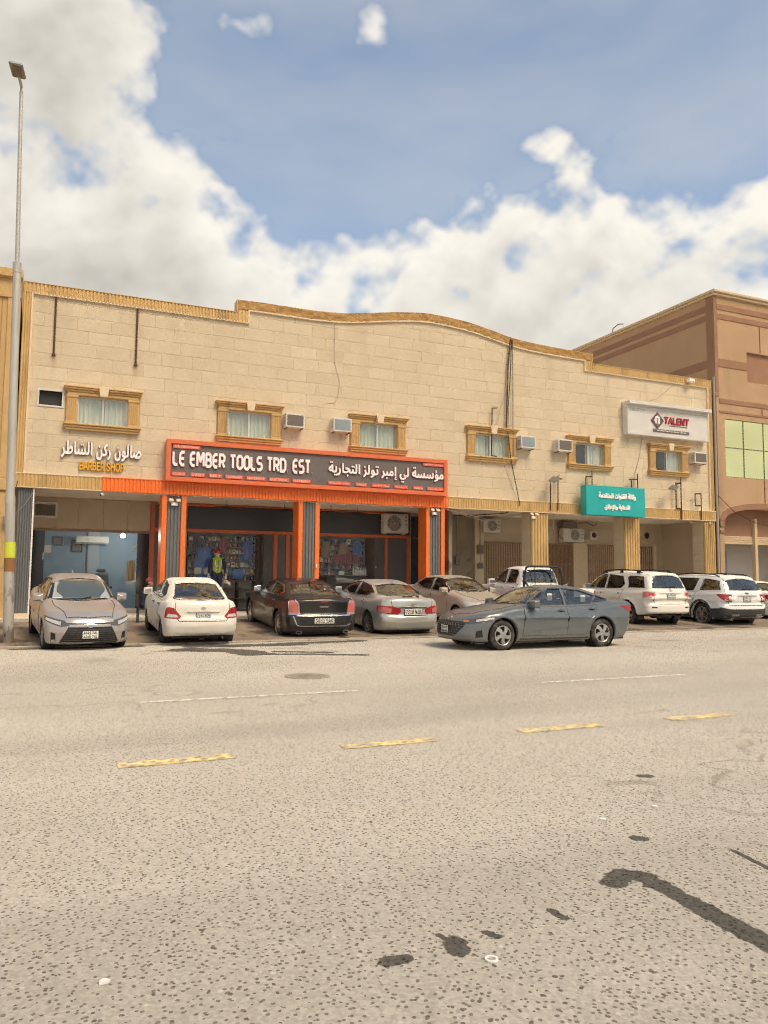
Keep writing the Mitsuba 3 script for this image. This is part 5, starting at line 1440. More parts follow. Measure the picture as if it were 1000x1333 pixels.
def condenser(a, b, z0, z1, lab, y0, fx=.42):
    k = thing('outdoor_air_conditioner', lab, 'air conditioner', 'outdoor air conditioner units under the arcade')
    y1 = y0 + .32
    add(k, 'casing', rbox(a, b, y0, y1, z0, z1, .02), 'white_paint')
    r = min((b - a) * .30, (z1 - z0) * .40)
    cx_, cz_ = a + (b - a) * fx, (z0 + z1) / 2
    ring = revolve([(r + .02, 0), (r + .02, .02), (r, .02), (r, 0), (r + .02, 0)], 32, 'y'); ring.apply_translation([cx_, y0 - .019, cz_]); add(k, 'fan_ring', fix_out(ring), 'white_paint', smooth=30)
    d = revolve([(.0001, 0), (r, 0), (r, .006), (.0001, .006)], 32, 'y'); d.apply_translation([cx_, y0 - .007, cz_]); add(k, 'fan_opening', fix_out(d), 'ac_grille')
    add(k, 'fan_guard', cat([tube([(cx_ + q * math.cos(t), y0 - .016, cz_ + q * math.sin(t)) for t in np.linspace(0, 2 * math.pi, 25)], .004, 4) for q in np.linspace(r * .3, r * .95, 6)] + [tube([(cx_ - r * math.cos(t), y0 - .018, cz_ - r * math.sin(t)), (cx_ + r * math.cos(t), y0 - .018, cz_ + r * math.sin(t))], .004, 4) for t in np.linspace(0, math.pi, 7)[:-1]]), 'white_paint', kind='stuff')
    h = revolve([(.0001, 0), (.035, 0), (.03, .02), (.0001, .025)], 16, 'y'); h.apply_translation([cx_, y0 - .03, cz_]); add(k, 'hub', fix_out(h), 'white_paint')
    for s in (a + .12, b - .12):
        add(k, 'bracket', bar((s, y0 + .03, z0 - .02), (s, BY - .01, z0 - .02), .016), 'white_paint')
    for i in range(3):
        add(k, 'badge', rbox(b - .16, b - .06, y0 - .006, y0 + .004, z1 - .14 - i * .14, z1 - .08 - i * .14, .002), 'metal_grey')


condenser(11.54, 12.58, 3.25, 3.99, 'white outdoor air conditioner unit with round fan above the right tool shop', 26.75)
condenser(15.93, 16.74, 3.41, 3.96, 'outdoor air conditioner unit with dark fan above the first brown gate', 26.75, .5)
condenser(19.83, 20.93, 3.13, 3.70, 'outdoor air conditioner unit above the reddish brown gate', 26.75, .55)
single('duct_box', rbox(19.85, 20.60, 26.80, BY - .01, 3.72, 3.98, .01), 'ac_grille', 'dark sheet metal box on top of the unit above the reddish brown gate', 'duct')
k = thing('exhaust_fan', 'small white boxed exhaust fan left of the last but one yellow column', 'fan')
add(k, 'box', rbox(21.34, 21.72, 26.86, BY - .01, 3.28, 3.62, .012), 'white_paint')
d = revolve([(.0001, 0), (.11, 0), (.12, .02), (.0001, .02)], 24, 'y'); d.apply_translation([21.53, 26.835, 3.45]); add(k, 'opening', fix_out(d), 'black_matt')
add(k, 'blades', cat([tube([(21.53, 26.83, 3.45), (21.53 + .10 * math.cos(t), 26.83, 3.45 + .10 * math.sin(t))], [.012, .028], 6) for t in np.linspace(0, 2 * math.pi, 6)[:-1]]), 'good_maroon', kind='stuff')
k = thing('wall_vent', 'round dark vent hole with rim in the wall above the narrow gate', 'vent')
d = revolve([(.15, 0), (.18, 0), (.18, .04), (.15, .04), (.15, 0)], 28, 'y'); d.apply_translation([24.74, BY - .045, 3.55]); add(k, 'rim', fix_out(d), 'shop_wall', smooth=30)
d = revolve([(.0001, 0), (.15, 0), (.15, .01), (.0001, .01)], 28, 'y'); d.apply_translation([24.74, BY - .014, 3.55]); add(k, 'hole', fix_out(d), 'black_matt')

# ------------------------------------------------------------------ brackets, rods, floodlights, cables
for x, zt, zb, lab in ((-.22, 9.82, 8.07, 'long thin rusty rod at the upper left corner of the stone wall'), (2.11, 9.80, 8.04, 'long thin rusty rod hanging above the leftmost window, right one of two')):
    k = thing('rusty_rod', lab, 'rod')
    add(k, 'rod', bar((x, FY - .05, zt), (x, FY - .05, zb), .022), 'rust_metal')
    add(k, 'foot', rbox(x - .05, x + .05, FY - .075, FY - .005, zb - .04, zb + .02, .006), 'rust_metal')
k = thing('rusty_rod', 'rusty upright with bent ends on the wall right of the long orange sign', 'rod')
add(k, 'rod', bar((14.84, 24.28, 7.90), (14.80, 24.28, 6.07), .020), 'rust_metal')
add(k, 'arm', bar((14.82, 24.26, 7.88), (15.02, 24.20, 7.90), .016), 'rust_metal')
add(k, 'arm', bar((14.80, 24.26, 6.09), (14.98, 24.20, 6.07), .016), 'rust_metal')

k = thing('cable_bundle', 'bundle of dark cables hanging from the curved parapet past the fourth window', 'cables')
add(k, 'pole', tube([(15.68, FY - .10, 10.66), (15.56, FY - .10, 9.6), (15.46, FY - .10, 7.2)], .030, 8), 'rust_metal', smooth=40)
add(k, 'cable', tube([(15.70, FY - .14, 10.6), (15.62, FY - .15, 9.2), (15.52, FY - .15, 8.0), (15.50, FY - .16, 7.0), (15.62, FY - .16, 6.0), (15.86, FY - .18, 4.9), (15.98, FY - .2, 4.3)], .016, 6), 'cable_black', smooth=40)
add(k, 'cable', tube([(15.76, FY - .10, 10.64), (15.77, FY - .10, 9.0), (15.76, FY - .10, 7.3), (15.74, FY - .12, 6.0)], .012, 6), 'cable_black', smooth=40)
add(k, 'cable', tube([(15.52, FY - .12, 9.0), (15.28, FY - .14, 8.1), (15.0, FY - .10, 7.25), (15.05, FY - .25, 6.6), (15.35, FY - .22, 5.6), (15.85, FY - .2, 4.5)], .010, 6), 'cable_grey', smooth=40)
k = thing('wall_cable', 'thin pale cable looping down the stone wall above the third window', 'cable')
add(k, 'cable', tube([(8.61, FY - .02, 10.25), (8.60, FY - .02, 9.4), (8.62, FY - .02, 8.9), (8.82, FY - .02, 8.2), (8.74, FY - .02, 7.65), (8.60, FY - .02, 7.48), (8.36, FY - .02, 7.46)], .008, 6), 'cable_pale', smooth=40)
k = thing('wall_cable', 'thin pale cable running slantwise from the parapet to the light box sign', 'cable')
add(k, 'cable', tube([(23.9, FY - .02, 9.83), (22.9, FY - .02, 9.1), (22.2, FY - .02, 8.85)], .010, 6), 'cable_grey', smooth=40)
k = thing('wall_cable', 'thin pale cable running down from the light box sign to the turquoise sign', 'cable')
add(k, 'cable', tube([(22.05, FY - .02, 7.42), (21.9, FY - .02, 6.6), (21.65, FY - .02, 5.9), (21.5, FY - .04, 5.2)], .010, 6), 'cable_grey', smooth=40)
k = thing('hanging_cable', 'tangle of pale cables sagging under the soffit beside the last grey column', 'cables')
add(k, 'cable', tube([(12.95, FY - .05, 4.02), (13.8, FY + .2, 3.86), (14.9, FY + .5, 3.70), (15.9, FY + .4, 3.92), (16.5, FY - .02, 4.05)], .018, 6), 'cable_grey', smooth=40)
add(k, 'cable', tube([(12.98, FY - .06, 4.0), (13.5, FY + .1, 3.95), (14.4, FY + .4, 3.85), (15.5, FY + .3, 3.98), (16.0, FY - .1, 4.2)], .014, 6), 'letter_pale', smooth=40)
add(k, 'cable', tube([(16.0, FY - .15, 4.3), (15.6, FY + .2, 4.0), (14.2, FY + .9, 3.9), (13.6, FY + 1.2, 3.95)], .022, 6), 'cable_black', smooth=40)
k = thing('hanging_cable', 'thin cable hanging straight down inside the arcade right of the first yellow column', 'cables')
add(k, 'cable', tube([(17.7, FY + .1, 4.05), (17.75, FY + .15, 3.5), (17.85, FY + .2, 3.2)], .009, 6), 'cable_grey')
k = thing('hanging_cable', 'loose cable loop beside the unit above the reddish brown gate', 'cables')
add(k, 'cable', tube([(19.9, 26.78, 3.95), (19.65, 26.78, 3.7), (19.6, 26.78, 3.4), (19.85, 26.78, 3.2)], .016, 6), 'cable_black', smooth=40)
add(k, 'cable', tube([(20.6, 26.85, 3.9), (21.1, 26.85, 4.0), (21.5, 26.85, 3.85), (21.7, 26.85, 3.95)], .016, 6), 'cable_black', smooth=40)
k = thing('light_string', 'thin string of small pale bulbs along the lower edge of the orange band', 'light string')
pts = [(2.0 + i * .5, FY - .17, 4.045 - .03 * math.sin(i * 1.7) ** 2) for i in range(22)]
add(k, 'wire', tube(pts, .006, 5), 'cable_grey')
for i in range(0, 22):
    s = trimesh.creation.icosphere(subdivisions=1, radius=.016); s.apply_translation(np.array(pts[i]) - [0, 0, .016])
    add(k, 'bulb', s, 'letter_white')


def flood(label, x, tip, arm_end, z):
    k = thing('flood_light', label, 'lamp', 'flood lights on the wall brackets')
    tip, a = np.array(tip), np.array(arm_end)
    d = (a - tip) / np.linalg.norm(a - tip)
    up = np.array([0, -.35, .94]); sd = np.cross(d, up); sd /= np.linalg.norm(sd); up = np.cross(sd, d)
    c = tip + d * .30
    M = np.eye(4); M[:3, 0], M[:3, 1], M[:3, 2], M[:3, 3] = d, sd, up, c
    hd = rbox(-.26, .26, -.14, .14, -.03, .03, .012); hd.apply_transform(M); add(k, 'head', hd, 'metal_grey')
    ln = rbox(-.22, .22, -.11, .11, -.036, -.029, .002); ln.apply_transform(M); add(k, 'lens', ln, 'ac_grille')
    add(k, 'arm', tube([c + d * .2, a], .018, 6), 'rust_metal')
    add(k, 'rod', tube([tip - d * .42 + np.array([0, 0, -.06]), tip + d * .1], .010, 6), 'aluminium')


def bracket(label, segs, r=.022):
    k = thing('steel_bracket', label, 'bracket')
    for nm, a, b in segs:
        add(k, nm, bar((a[0], a[2] if len(a) > 2 else 24.22, a[1]), (b[0], b[2] if len(b) > 2 else 24.22, b[1]), r), 'rust_metal')


bracket('rusty steel bracket holding the left flood light, above the first yellow column', [('post', (17.38, 5.32), (17.38, 4.15)), ('post', (17.73, 5.38), (17.72, 4.18)), ('arm', (17.36, 5.36), (17.92, 5.40))])
flood('grey flood light reaching out left of the turquoise sign', 17.2, (17.05, 23.70, 5.18), (17.70, 24.1, 5.52), 5.3)
bracket('rusty hanger over the left end of the turquoise sign', [('post', (19.35, 5.80), (19.35, 5.15)), ('post', (19.05, 5.57), (19.05, 5.1)), ('arm', (19.05, 5.56), (19.35, 5.58))])
bracket('rusty hanger with crossbar over the right end of the turquoise sign', [('post', (21.63, 5.82), (21.63, 5.15)), ('post', (21.31, 5.56), (21.31, 5.1)), ('arm', (21.20, 5.57), (21.63, 5.60))])
bracket('tall rusty bracket holding the right flood light, under the last window', [('post', (23.92, 5.82), (23.92, 4.05), ), ('post', (23.64, 5.56), (23.64, 4.5)), ('arm', (23.64, 5.55), (23.92, 5.57)), ('arm', (23.64, 4.51), (23.92, 4.50))], .026)
flood('grey flood light reaching out right of the turquoise sign', 23.0, (22.90, 23.70, 5.20), (23.66, 24.1, 5.52), 5.3)
bracket('small rusty rectangular frame on a post at the right end of the band', [('post', (25.02, 5.20), (25.02, 4.08)), ('post', (24.69, 5.17), (24.69, 4.66)), ('arm', (24.69, 5.17), (25.02, 5.19)), ('arm', (24.69, 4.67), (25.02, 4.68))])


def emergency(label, x, z, y):
    k = thing('emergency_light', label, 'lamp', 'twin lights at the tops of the columns')
    add(k, 'box', rbox(x - .10, x + .10, y - .06, y, z - .13, z - .03, .01), 'letter_white')
    for s in (-.11, .11):
        add(k, 'head', sum_hull([(x + s - .04, y - .12, z + .01), (x + s + .04, y - .12, z + .01), (x + s - .04, y - .06, z + .06), (x + s + .04, y - .06, z + .06)], .03), 'trim_cream', smooth=40)


emergency('twin lamp head at the top of the leftmost grey column', 3.40, 3.84, FY - .10)
emergency('twin lamp head at the top of the rightmost grey column', 12.44, 3.92, FY - .10)
emergency('twin lamp head at the top of the leftmost yellow column', 16.62, 3.94, FY - .12)


def cctv(label, x, y, z):
    k = thing('security_camera', label, 'camera')
    add(k, 'body', tube([(x - .02, y + .02, z), (x - .10, y - .16, z - .05)], .04, 10), 'letter_white', smooth=40)
    add(k, 'lens', tube([(x - .10, y - .16, z - .05), (x - .106, y - .175, z - .054)], .03, 10), 'black_matt')
    add(k, 'mount', tube([(x, y + .04, z + .10), (x, y + .02, z)], .02, 8), 'letter_white')


cctv('white camera under the band where yellow turns to orange', 1.34, FY - .02, 3.98)
cctv('small camera at the top of the rightmost yellow column', 25.60, FY - .10, 3.96)
cctv('small camera under the soffit left of the rightmost yellow column', 24.75, FY + .1, 3.97)
k = thing('roof_flood_light', 'small white flood light on the parapet above the light box sign', 'lamp')
add(k, 'head', rbox(24.40, 24.72, FY - .32, FY - .15, 9.92, 10.06, .02), 'letter_white')
add(k, 'arm', tube([(24.56, FY - .16, 9.99), (24.56, FY - .02, 10.02)], .02, 8), 'letter_white')
for x0_, x1_, lab in ((4.9, 7.6, 'black spot light bar under the soffit of the left tool shop'), (8.6, 10.3, 'black spot light bar under the soffit of the right tool shop')):
    k = thing('spot_light_bar', lab, 'lamp')
    add(k, 'rail', bar((x0_, 25.6, 3.86), (x1_, 25.6, 3.86), .012), 'black_matt')
    for x in np.linspace(x0_ + .4, x1_ - .3, 2):
        add(k, 'spot', tube([(x - .16, 25.55, 3.83), (x + .12, 25.6, 3.85)], .045, 8), 'black_matt')
        add(k, 'hanger', bar((x, 25.6, 3.86), (x, 25.6, 4.07), .008), 'black_matt')

# drain pipe at the joint to the right hand building
k = thing('drain_pipe', 'grey brown drain pipe running down the joint between the two buildings', 'pipe')
add(k, 'pipe', tube([(26.00, FY - .10, 10.35), (26.0, FY - .10, .3)], .055, 12), 'pipe_grey', smooth=40)
for z in (2.0, 4.6, 7.2, 9.6):
    add(k, 'clamp', rbox(25.93, 26.07, FY - .17, FY - .02, z, z + .05, .006), 'pipe_grey')
k = thing('street_cable', 'thin dark cable sagging from the drain pipe across the arch of the right hand building', 'cable')
add(k, 'cable', tube([(26.0, FY - .18, 5.15), (26.8, FY - .25, 4.5), (28.0, FY - .3, 4.05), (29.6, FY - .3, 3.85), (32, FY - .3, 4.1)], .014, 6), 'cable_black', smooth=40)

# ------------------------------------------------------------------ right hand building
R = thing('stucco_building', 'tall salmon brown stucco building with green glass at the right edge', 'building')
RY, RX, RT = 24.3, 26.12, 14.25
arch = Polygon([(26.37, PZ)] + [(26.37 + (x + 1) / 2 * 4.9, 4.09 + .60 * math.sqrt(max(0, 1 - x * x)) ** 1.0) for x in np.linspace(-1, 1, 40)] + [(31.27, PZ)])
glass = sbox(26.58, 6.02, 32.2, 8.56)
win = sbox(28.02, 10.34, 29.9, 11.70)
front = sbox(RX, 0, 36, 14.0).difference(arch).difference(glass).difference(win)
add(R, 'front_wall', face_extr(front, RY, .4), 'stucco')
add(R, 'side_wall', bx(RX, RX + .3, RY + .401, 52, 0, 14.0), 'stucco')
add(R, 'roof', bx(RX + .3, 36, RY + .401, 52, 13.0, 13.2), 'joint')
add(R, 'cornice', rbox(RX - .10, 36, RY - .12, RY + .40, 14.0, 14.10, .02), 'shutter')
add(R, 'cornice', rbox(RX - .16, 36, RY - .20, RY + .40, 14.101, 14.24, .03), 'shutter')
add(R, 'cornice', rbox(RX - .10, RX + .3, RY + .401, 52, 14.0, 14.10, .02), 'shutter')
add(R, 'cornice', rbox(RX - .16, RX + .3, RY + .401, 52, 14.101, 14.24, .03), 'shutter')
add(R, 'corner_strip', rbox(RX - .03, RX + .16, RY - .025, RY - .001, 9.5, 13.99, .004), 'stucco_dark')
add(R, 'corner_strip', rbox(RX - .03, RX - .001, RY + .0, RY + .42, 9.5, 13.99, .004), 'stucco_dark')
for z0_, z1_ in ((13.40, 13.66), (12.98, 13.22), (10.84, 11.20), (9.22, 9.43), (8.80, 8.90)):
    if z0_ == 10.84:
        add(R, 'band', rbox(RX + .161, 28.0, RY - .03, RY - .001, z0_, z1_, .008), 'stucco_dark')
        add(R, 'band', rbox(29.92, 36, RY - .03, RY - .001, z0_, z1_, .008), 'stucco_dark')
    else:
        add(R, 'band', rbox(RX + .161, 36, RY - .03, RY - .001, z0_, z1_, .008), 'stucco_dark')
    if z0_ > 10:
        add(R, 'band', rbox(RX - .03, RX - .001, RY + .421, 52, z0_, z1_, .008), 'stucco_dark')
add(R, 'blind_window', bx(28.0, 29.92, RY + .12, RY + .16, 10.3, 11.75), 'stucco_dark')
for x in (28.85,):
    add(R, 'wall_joint', bx(x - .012, x + .012, RY - .034, RY - .0005, 4.95, 6.0), 'stucco_dark')
    add(R, 'wall_joint', bx(x - .012, x + .012, RY - .034, RY - .0005, 8.91, 9.21), 'stucco_dark')
    add(R, 'wall_joint', bx(x - .012, x + .012, RY - .034, RY - .0005, 11.75, 12.97), 'stucco_dark')
gw = key_for(f'{R}__glass_front')
xs_ = [26.58 + .0, 27.71, 28.93, 30.15, 31.37, 32.2]
for i in range(5):
    for a, b in ((6.02, 7.31), (7.31, 8.56)):
        pn = bx(xs_[i] + .02, xs_[i + 1] - .02, RY + .05, RY + .06, a + .02, b - .02)
        tilt = .004 * (rng.random() - .5)
        pn.apply_transform(trimesh.transformations.rotation_matrix(tilt, [0, 0, 1], pn.centroid))
        add(gw, 'pane', pn, 'green_glass')
for x in xs_:
    add(gw, 'mullion', bx(x - .02, x + .02, RY + .03, RY + .09, 6.02, 8.56), 'mullion')
add(gw, 'transom', bx(26.6, 32.2, RY + .031, RY + .089, 7.29, 7.33), 'mullion')
add(gw, 'backing', bx(26.5, 32.3, RY + .20, RY + .25, 5.9, 8.7), 'black_matt')
ar = arch.buffer(.24, join_style=2).difference(arch).intersection(sbox(RX + .005, 4.09, 36, 6))
add(R, 'arch_band', face_extr(ar, RY - .045, .044), 'stucco_dark')
for z0_, z1_ in ((3.84, 4.08), (3.56, 3.70)):
    add(R, 'pier_band', rbox(RX + .0, 26.37, RY - .05, RY - .001, z0_, z1_, .008), 'stucco_dark')
sh = key_for(f'{R}__roller_shutter')
add(sh, 'box', rbox(26.2, 31.4, RY + .62, RY + 1.0, 3.50, 4.75, .01), 'stucco_dark')
for i in range(4):
    add(sh, 'slat', rbox(26.3, 31.35, RY + .56 + .012 * (i % 2), RY + .62, 3.14 + i * .092, 3.14 + i * .092 + .085, .02), 'shutter')
add(sh, 'guide', rbox(26.24, 26.30, RY + .50, RY + .66, PZ, 3.5, .006), 'metal_grey')
add(sh, 'guide', rbox(28.70, 28.86, RY + .45, RY + .66, PZ, 4.3, .006), 'shutter')
add(R, 'entrance_wall', bx(26.2, 31.4, RY + 2.0, RY + 2.1, PZ, 3.6), 'room_pale')
add(R, 'entrance_wall', bx(26.12 + .31, 26.5, RY + .67, RY + 1.99, PZ, 3.5), 'room_pale')
add(R, 'entrance_door', rbox(27.5, 28.6, RY + 1.94, RY + 1.999, PZ, 2.9, .01), 'metal_grey')
for i, (x, lab) in enumerate(((27.8 - 1.72, 'front'),)):
    pass
for i, y in enumerate((30.0, 36.0, 44.0)):
    k = thing('roof_hoop', ['small curved pipe on the roof edge of the salmon building, nearest the street', 'small curved pipe halfway along the roof edge of the salmon building', 'small curved pipe at the far end of the roof edge of the salmon building'][i], 'pipe')
    add(k, 'pipe', tube([(RX + .05, y, 14.2), (RX + .05, y + .1, 14.5), (RX + .05, y + .5, 14.6), (RX + .05, y + .9, 14.5), (RX + .05, y + 1.0, 14.2)], .03, 8), 'metal_grey', smooth=40)

# ------------------------------------------------------------------ left hand building (a sliver)
Lb = thing('neighbour_building', 'tan building with fluted strips cut by the left edge of the photo', 'building')
add(Lb, 'front_wall', bx(-14, -1.16, 24.35, 34, .0, 10.2), 'neighbour_tan')
add(Lb, 'coping', rbox(-14, -1.14, 24.22, 34, 10.2, 10.46, .02), 'surround')
add(Lb, 'string_course', rbox(-14, -1.15, 24.28, 24.349, 9.60, 9.72, .01), 'surround')
add(Lb, 'pilaster', rbox(-1.50, -1.18, 24.30, 24.349, 4.3, 9.599, .008), 'surround')
add(Lb, 'string_course', rbox(-14, -1.15, 24.25, 24.349, 3.95, 4.29, .012), 'surround')
add(Lb, 'wall_groove', rbox(-1.66, -1.64, 24.335, 24.349, 4.3, 9.59, .002), 'gate_brown')
for i in range(5):
    add(Lb, 'facing_slab', rbox(-3.2 + i * .01, -1.18, 24.31, 24.348, .25 + i * .73, .25 + i * .73 + .72, .006), 'neighbour_tan')

# ------------------------------------------------------------------ street lamp
P = thing('street_lamp', 'tall weathered steel street lamp pole with a flat lamp head at the left edge', 'street lamp')
px_, py_ = -.82, 18.95
tx_, tz_ = -1.12, 12.75
add(P, 'pole', tube([(px_, py_, .0), (px_ - .10, py_, 3.2), (px_ - .105, py_, 3.3), (px_ - .20, py_, 8.6)], [.11, .10, .093, .083], 16), 'pole_steel', smooth=40)
add(P, 'pole', tube([(px_ - .20, py_, 8.5), (tx_, py_, tz_)], [.052, .040], 14), 'pole_steel', smooth=40)
add(P, 'collar', tube([(px_ - .197, py_, 8.42), (px_ - .203, py_, 8.66)], .092, 16), 'pole_steel', smooth=40)
add(P, 'collar', tube([(px_ - .104, py_, 3.12), (px_ - .106, py_, 3.3)], .108, 16), 'pole_steel', smooth=40)
add(P, 'base_plate', rbox(px_ - .22, px_ + .22, py_ - .22, py_ + .22, .0, .05, .01), 'pole_rust')
add(P, 'arm', tube([(tx_, py_, tz_ - .02), (tx_, py_ - .02, tz_ + .12), (tx_ - .06, py_ - .22, tz_ + .26)], .035, 10), 'pole_steel', smooth=40)
hd = sum_hull([(tx_ - .16, py_ - .18, tz_ + .26), (tx_ + .06, py_ - .18, tz_ + .26), (tx_ - .22, py_ - .50, tz_ + .335), (tx_ + .0, py_ - .50, tz_ + .335)], .04)
add(P, 'lamp_head', hd, 'metal_grey', smooth=40)
ln = rbox(-.10, .10, -.14, .14, -.01, .01, .004); ln.apply_transform(trimesh.transformations.rotation_matrix(-.22, [1, 0, 0])); ln.apply_translation([tx_ - .085, py_ - .35, tz_ + .252]); add(P, 'lamp_lens', ln, 'ac_grille')
add(P, 'sticker', tube([(px_ - .055, py_, 1.92), (px_ - .063, py_, 2.27)], .114, 16), 'sticker_yellow', smooth=40)
add(P, 'rust_band', tube([(px_ - .047, py_, 1.62), (px_ - .055, py_, 1.915)], .1125, 16), 'pole_rust', smooth=40)
k = thing('wall_box', 'small dark box with a cable on the left hand building beside the street lamp', 'box')
add(k, 'case', rbox(-1.32, -1.20, 24.12, 24.30, 2.95, 3.2, .01), 'metal_grey')
add(k, 'cable', tube([(-1.26, 24.2, 3.2), (-1.1, 24.1, 3.7), (-1.0, 24.0, 4.2)], .012, 6), 'cable_black')
k = thing('wall_cable', 'pale cable running slantwise over the left grey pilaster', 'cable')
add(k, 'cable', tube([(-1.02, FY - .09, 3.30), (-.80, FY - .09, 3.55), (-.58, FY - .10, 3.95)], .010, 6), 'cable_grey')
# ------------------------------------------------------------------ car materials and the ten cars
bsdf('car_interior', (.022, .021, .021), .7, two=True)
bsdf('car_seat', (.045, .042, .04), .8)
bsdf('car_seat_pale', (.24, .21, .17), .8)
bsdf('car_black', (.018, .018, .019), .45)
bsdf('car_plastic', (.05, .049, .047), .6)
bsdf('car_chrome', (.80, .80, .80), .12, metallic=1.0)
bsdf('car_alloy', (.52, .51, .49), .32, metallic=.85)
bsdf('car_alloy_dark', (.16, .16, .16), .35, metallic=.7)
bsdf('car_dark_metal', (.10, .095, .09), .5, metallic=.6)
bsdf('tail_red', (.36, .012, .016), .12, coat=1.0)
bsdf('tail_red_pale', (.55, .16, .14), .15, coat=1.0)
bsdf('lamp_white', (.62, .60, .56), .14, metallic=.35, coat=1.0)
bsdf('lamp_amber', (.62, .20, .03), .2, coat=1.0)
bsdf('lamp_smoke', (.09, .085, .085), .12, coat=1.0)
bsdf('plate_white', (.72, .70, .64), .45)
bsdf('paper_white', (.75, .74, .70), .8)
bsdf('sunshade', (.52, .54, .50), .35, metallic=.5)
scene['car_tyre'] = {'type': 'twosided', 'bsdf': {'type': 'principled', 'base_color': proc(lambda p, n, uv: mix((.022, .021, .02), (.13, .115, .095), smoothstep(.35, .75, fbm(p.x * 9, p.y * 9, p.z * 9)) * .6)), 'roughness': .85}}
for nm, t in (('car_glass', (.14, .15, .15)), ('car_glass_clear', (.46, .50, .49)), ('car_glass_dark', (.06, .065, .07))):
    scene[nm] = {'type': 'thindielectric', 'int_ior': 1.72, 'specular_transmittance': C3(*t)}


def paint(name, col, rough=.32, metallic=.35, dust=(.36, .31, .25), amount=.35, low=.55):
    def weight(p, n, uv):
        return dr.clip(amount * (fbm(p.x * 2.3, p.y * 2.3, p.z * 2.3) * .9 + .2) * (.45 + .55 * dr.maximum(n.z, 0)) + low * (1 - smoothstep(.15, .75, p.z)) * (.35 + .65 * fbm(p.x * 6, p.y * 6, p.z * 9)), 0, .95)
    scene[name] = {'type': 'blendbsdf', 'weight': proc(weight),
                   'b0': {'type': 'twosided', 'bsdf': {'type': 'principled', 'base_color': C3(*col), 'metallic': float(metallic), 'roughness': float(rough), 'clearcoat': 1.0, 'clearcoat_gloss': .975}},
                   'b1': {'type': 'twosided', 'bsdf': {'type': 'principled', 'base_color': C3(*dust), 'roughness': .9}}}
    return name


SEC = [(.15, .92), (.28, .965), (.5, .992), (.68, 1.0), (.82, .985), (.92, .955), (1.02, .91), (1.2, .86)]


def oval_emblem(car, front, z, w=.12, h=.08, mat='car_alloy', kind='ellipses'):
    d = 'F' if front else 'B'
    e = lambda a, b, c=(0, 0): affinity.translate(affinity.scale(Point(0, 0).buffer(1, 10), a, b), *c)
    if kind == 'ellipses':
        g = e(w / 2, h / 2).difference(e(w / 2 - .012, h / 2 - .010))
        g = g.union(e(.022, h / 2 - .008).difference(e(.011, h / 2 - .016))).union(e(w / 2 - .014, .016, (0, h * .22)).difference(e(w / 2 - .024, .007, (0, h * .22))))
    elif kind == 'slant':
        a = LineString([(-.028, -.024), (-.012, .026)]).buffer(.007).union(LineString([(.012, -.026), (.028, .024)]).buffer(.007)).union(LineString([(-.02, -.004), (.02, .004)]).buffer(.006))
        g = affinity.skew(e(w / 2, h / 2).difference(e(w / 2 - .010, h / 2 - .009)).union(a), 8)
    elif kind == 'wings':
        g = Polygon([(-w / 2, .012), (-.03, .02), (.03, .02), (w / 2, .012), (w / 2 - .01, -.004), (.03, -.014), (-.03, -.014), (-w / 2 + .01, -.004)]).difference(e(.02, .009))
    else:
        g = e(w / 2, h / 2)
    car.patch('emblem', affinity.translate(g, 0, z), d, .014, .004, mat, step=.03)


def wipers(car, y0, z0, L=.5):
    for s, a in ((-.05, 8), (.42, 6)):
        g = affinity.rotate(sbox(s - L / 2, z0 - .006, s + L / 2, z0 + .008), a, origin=(s, z0))
        car.patch('wiper', g, 'F', .012, .004, 'car_black', step=.12)


def shut(car, line, mode, w=.0055, name='panel_gap'):
    car.patch(name, LineString(line).buffer(w, cap_style=2), mode, .006, .008, 'car_black', step=.05)


def antenna(car, x, mat):
    z = car.cast(np.array([[x, 0.0]]), DIRS['T'])[0][2]
    car.put('antenna_fin', sum_hull([(x - .08, 0, z), (x + .09, 0, z - .005), (x - .07, 0, z + .06)], .012), mat, 40)


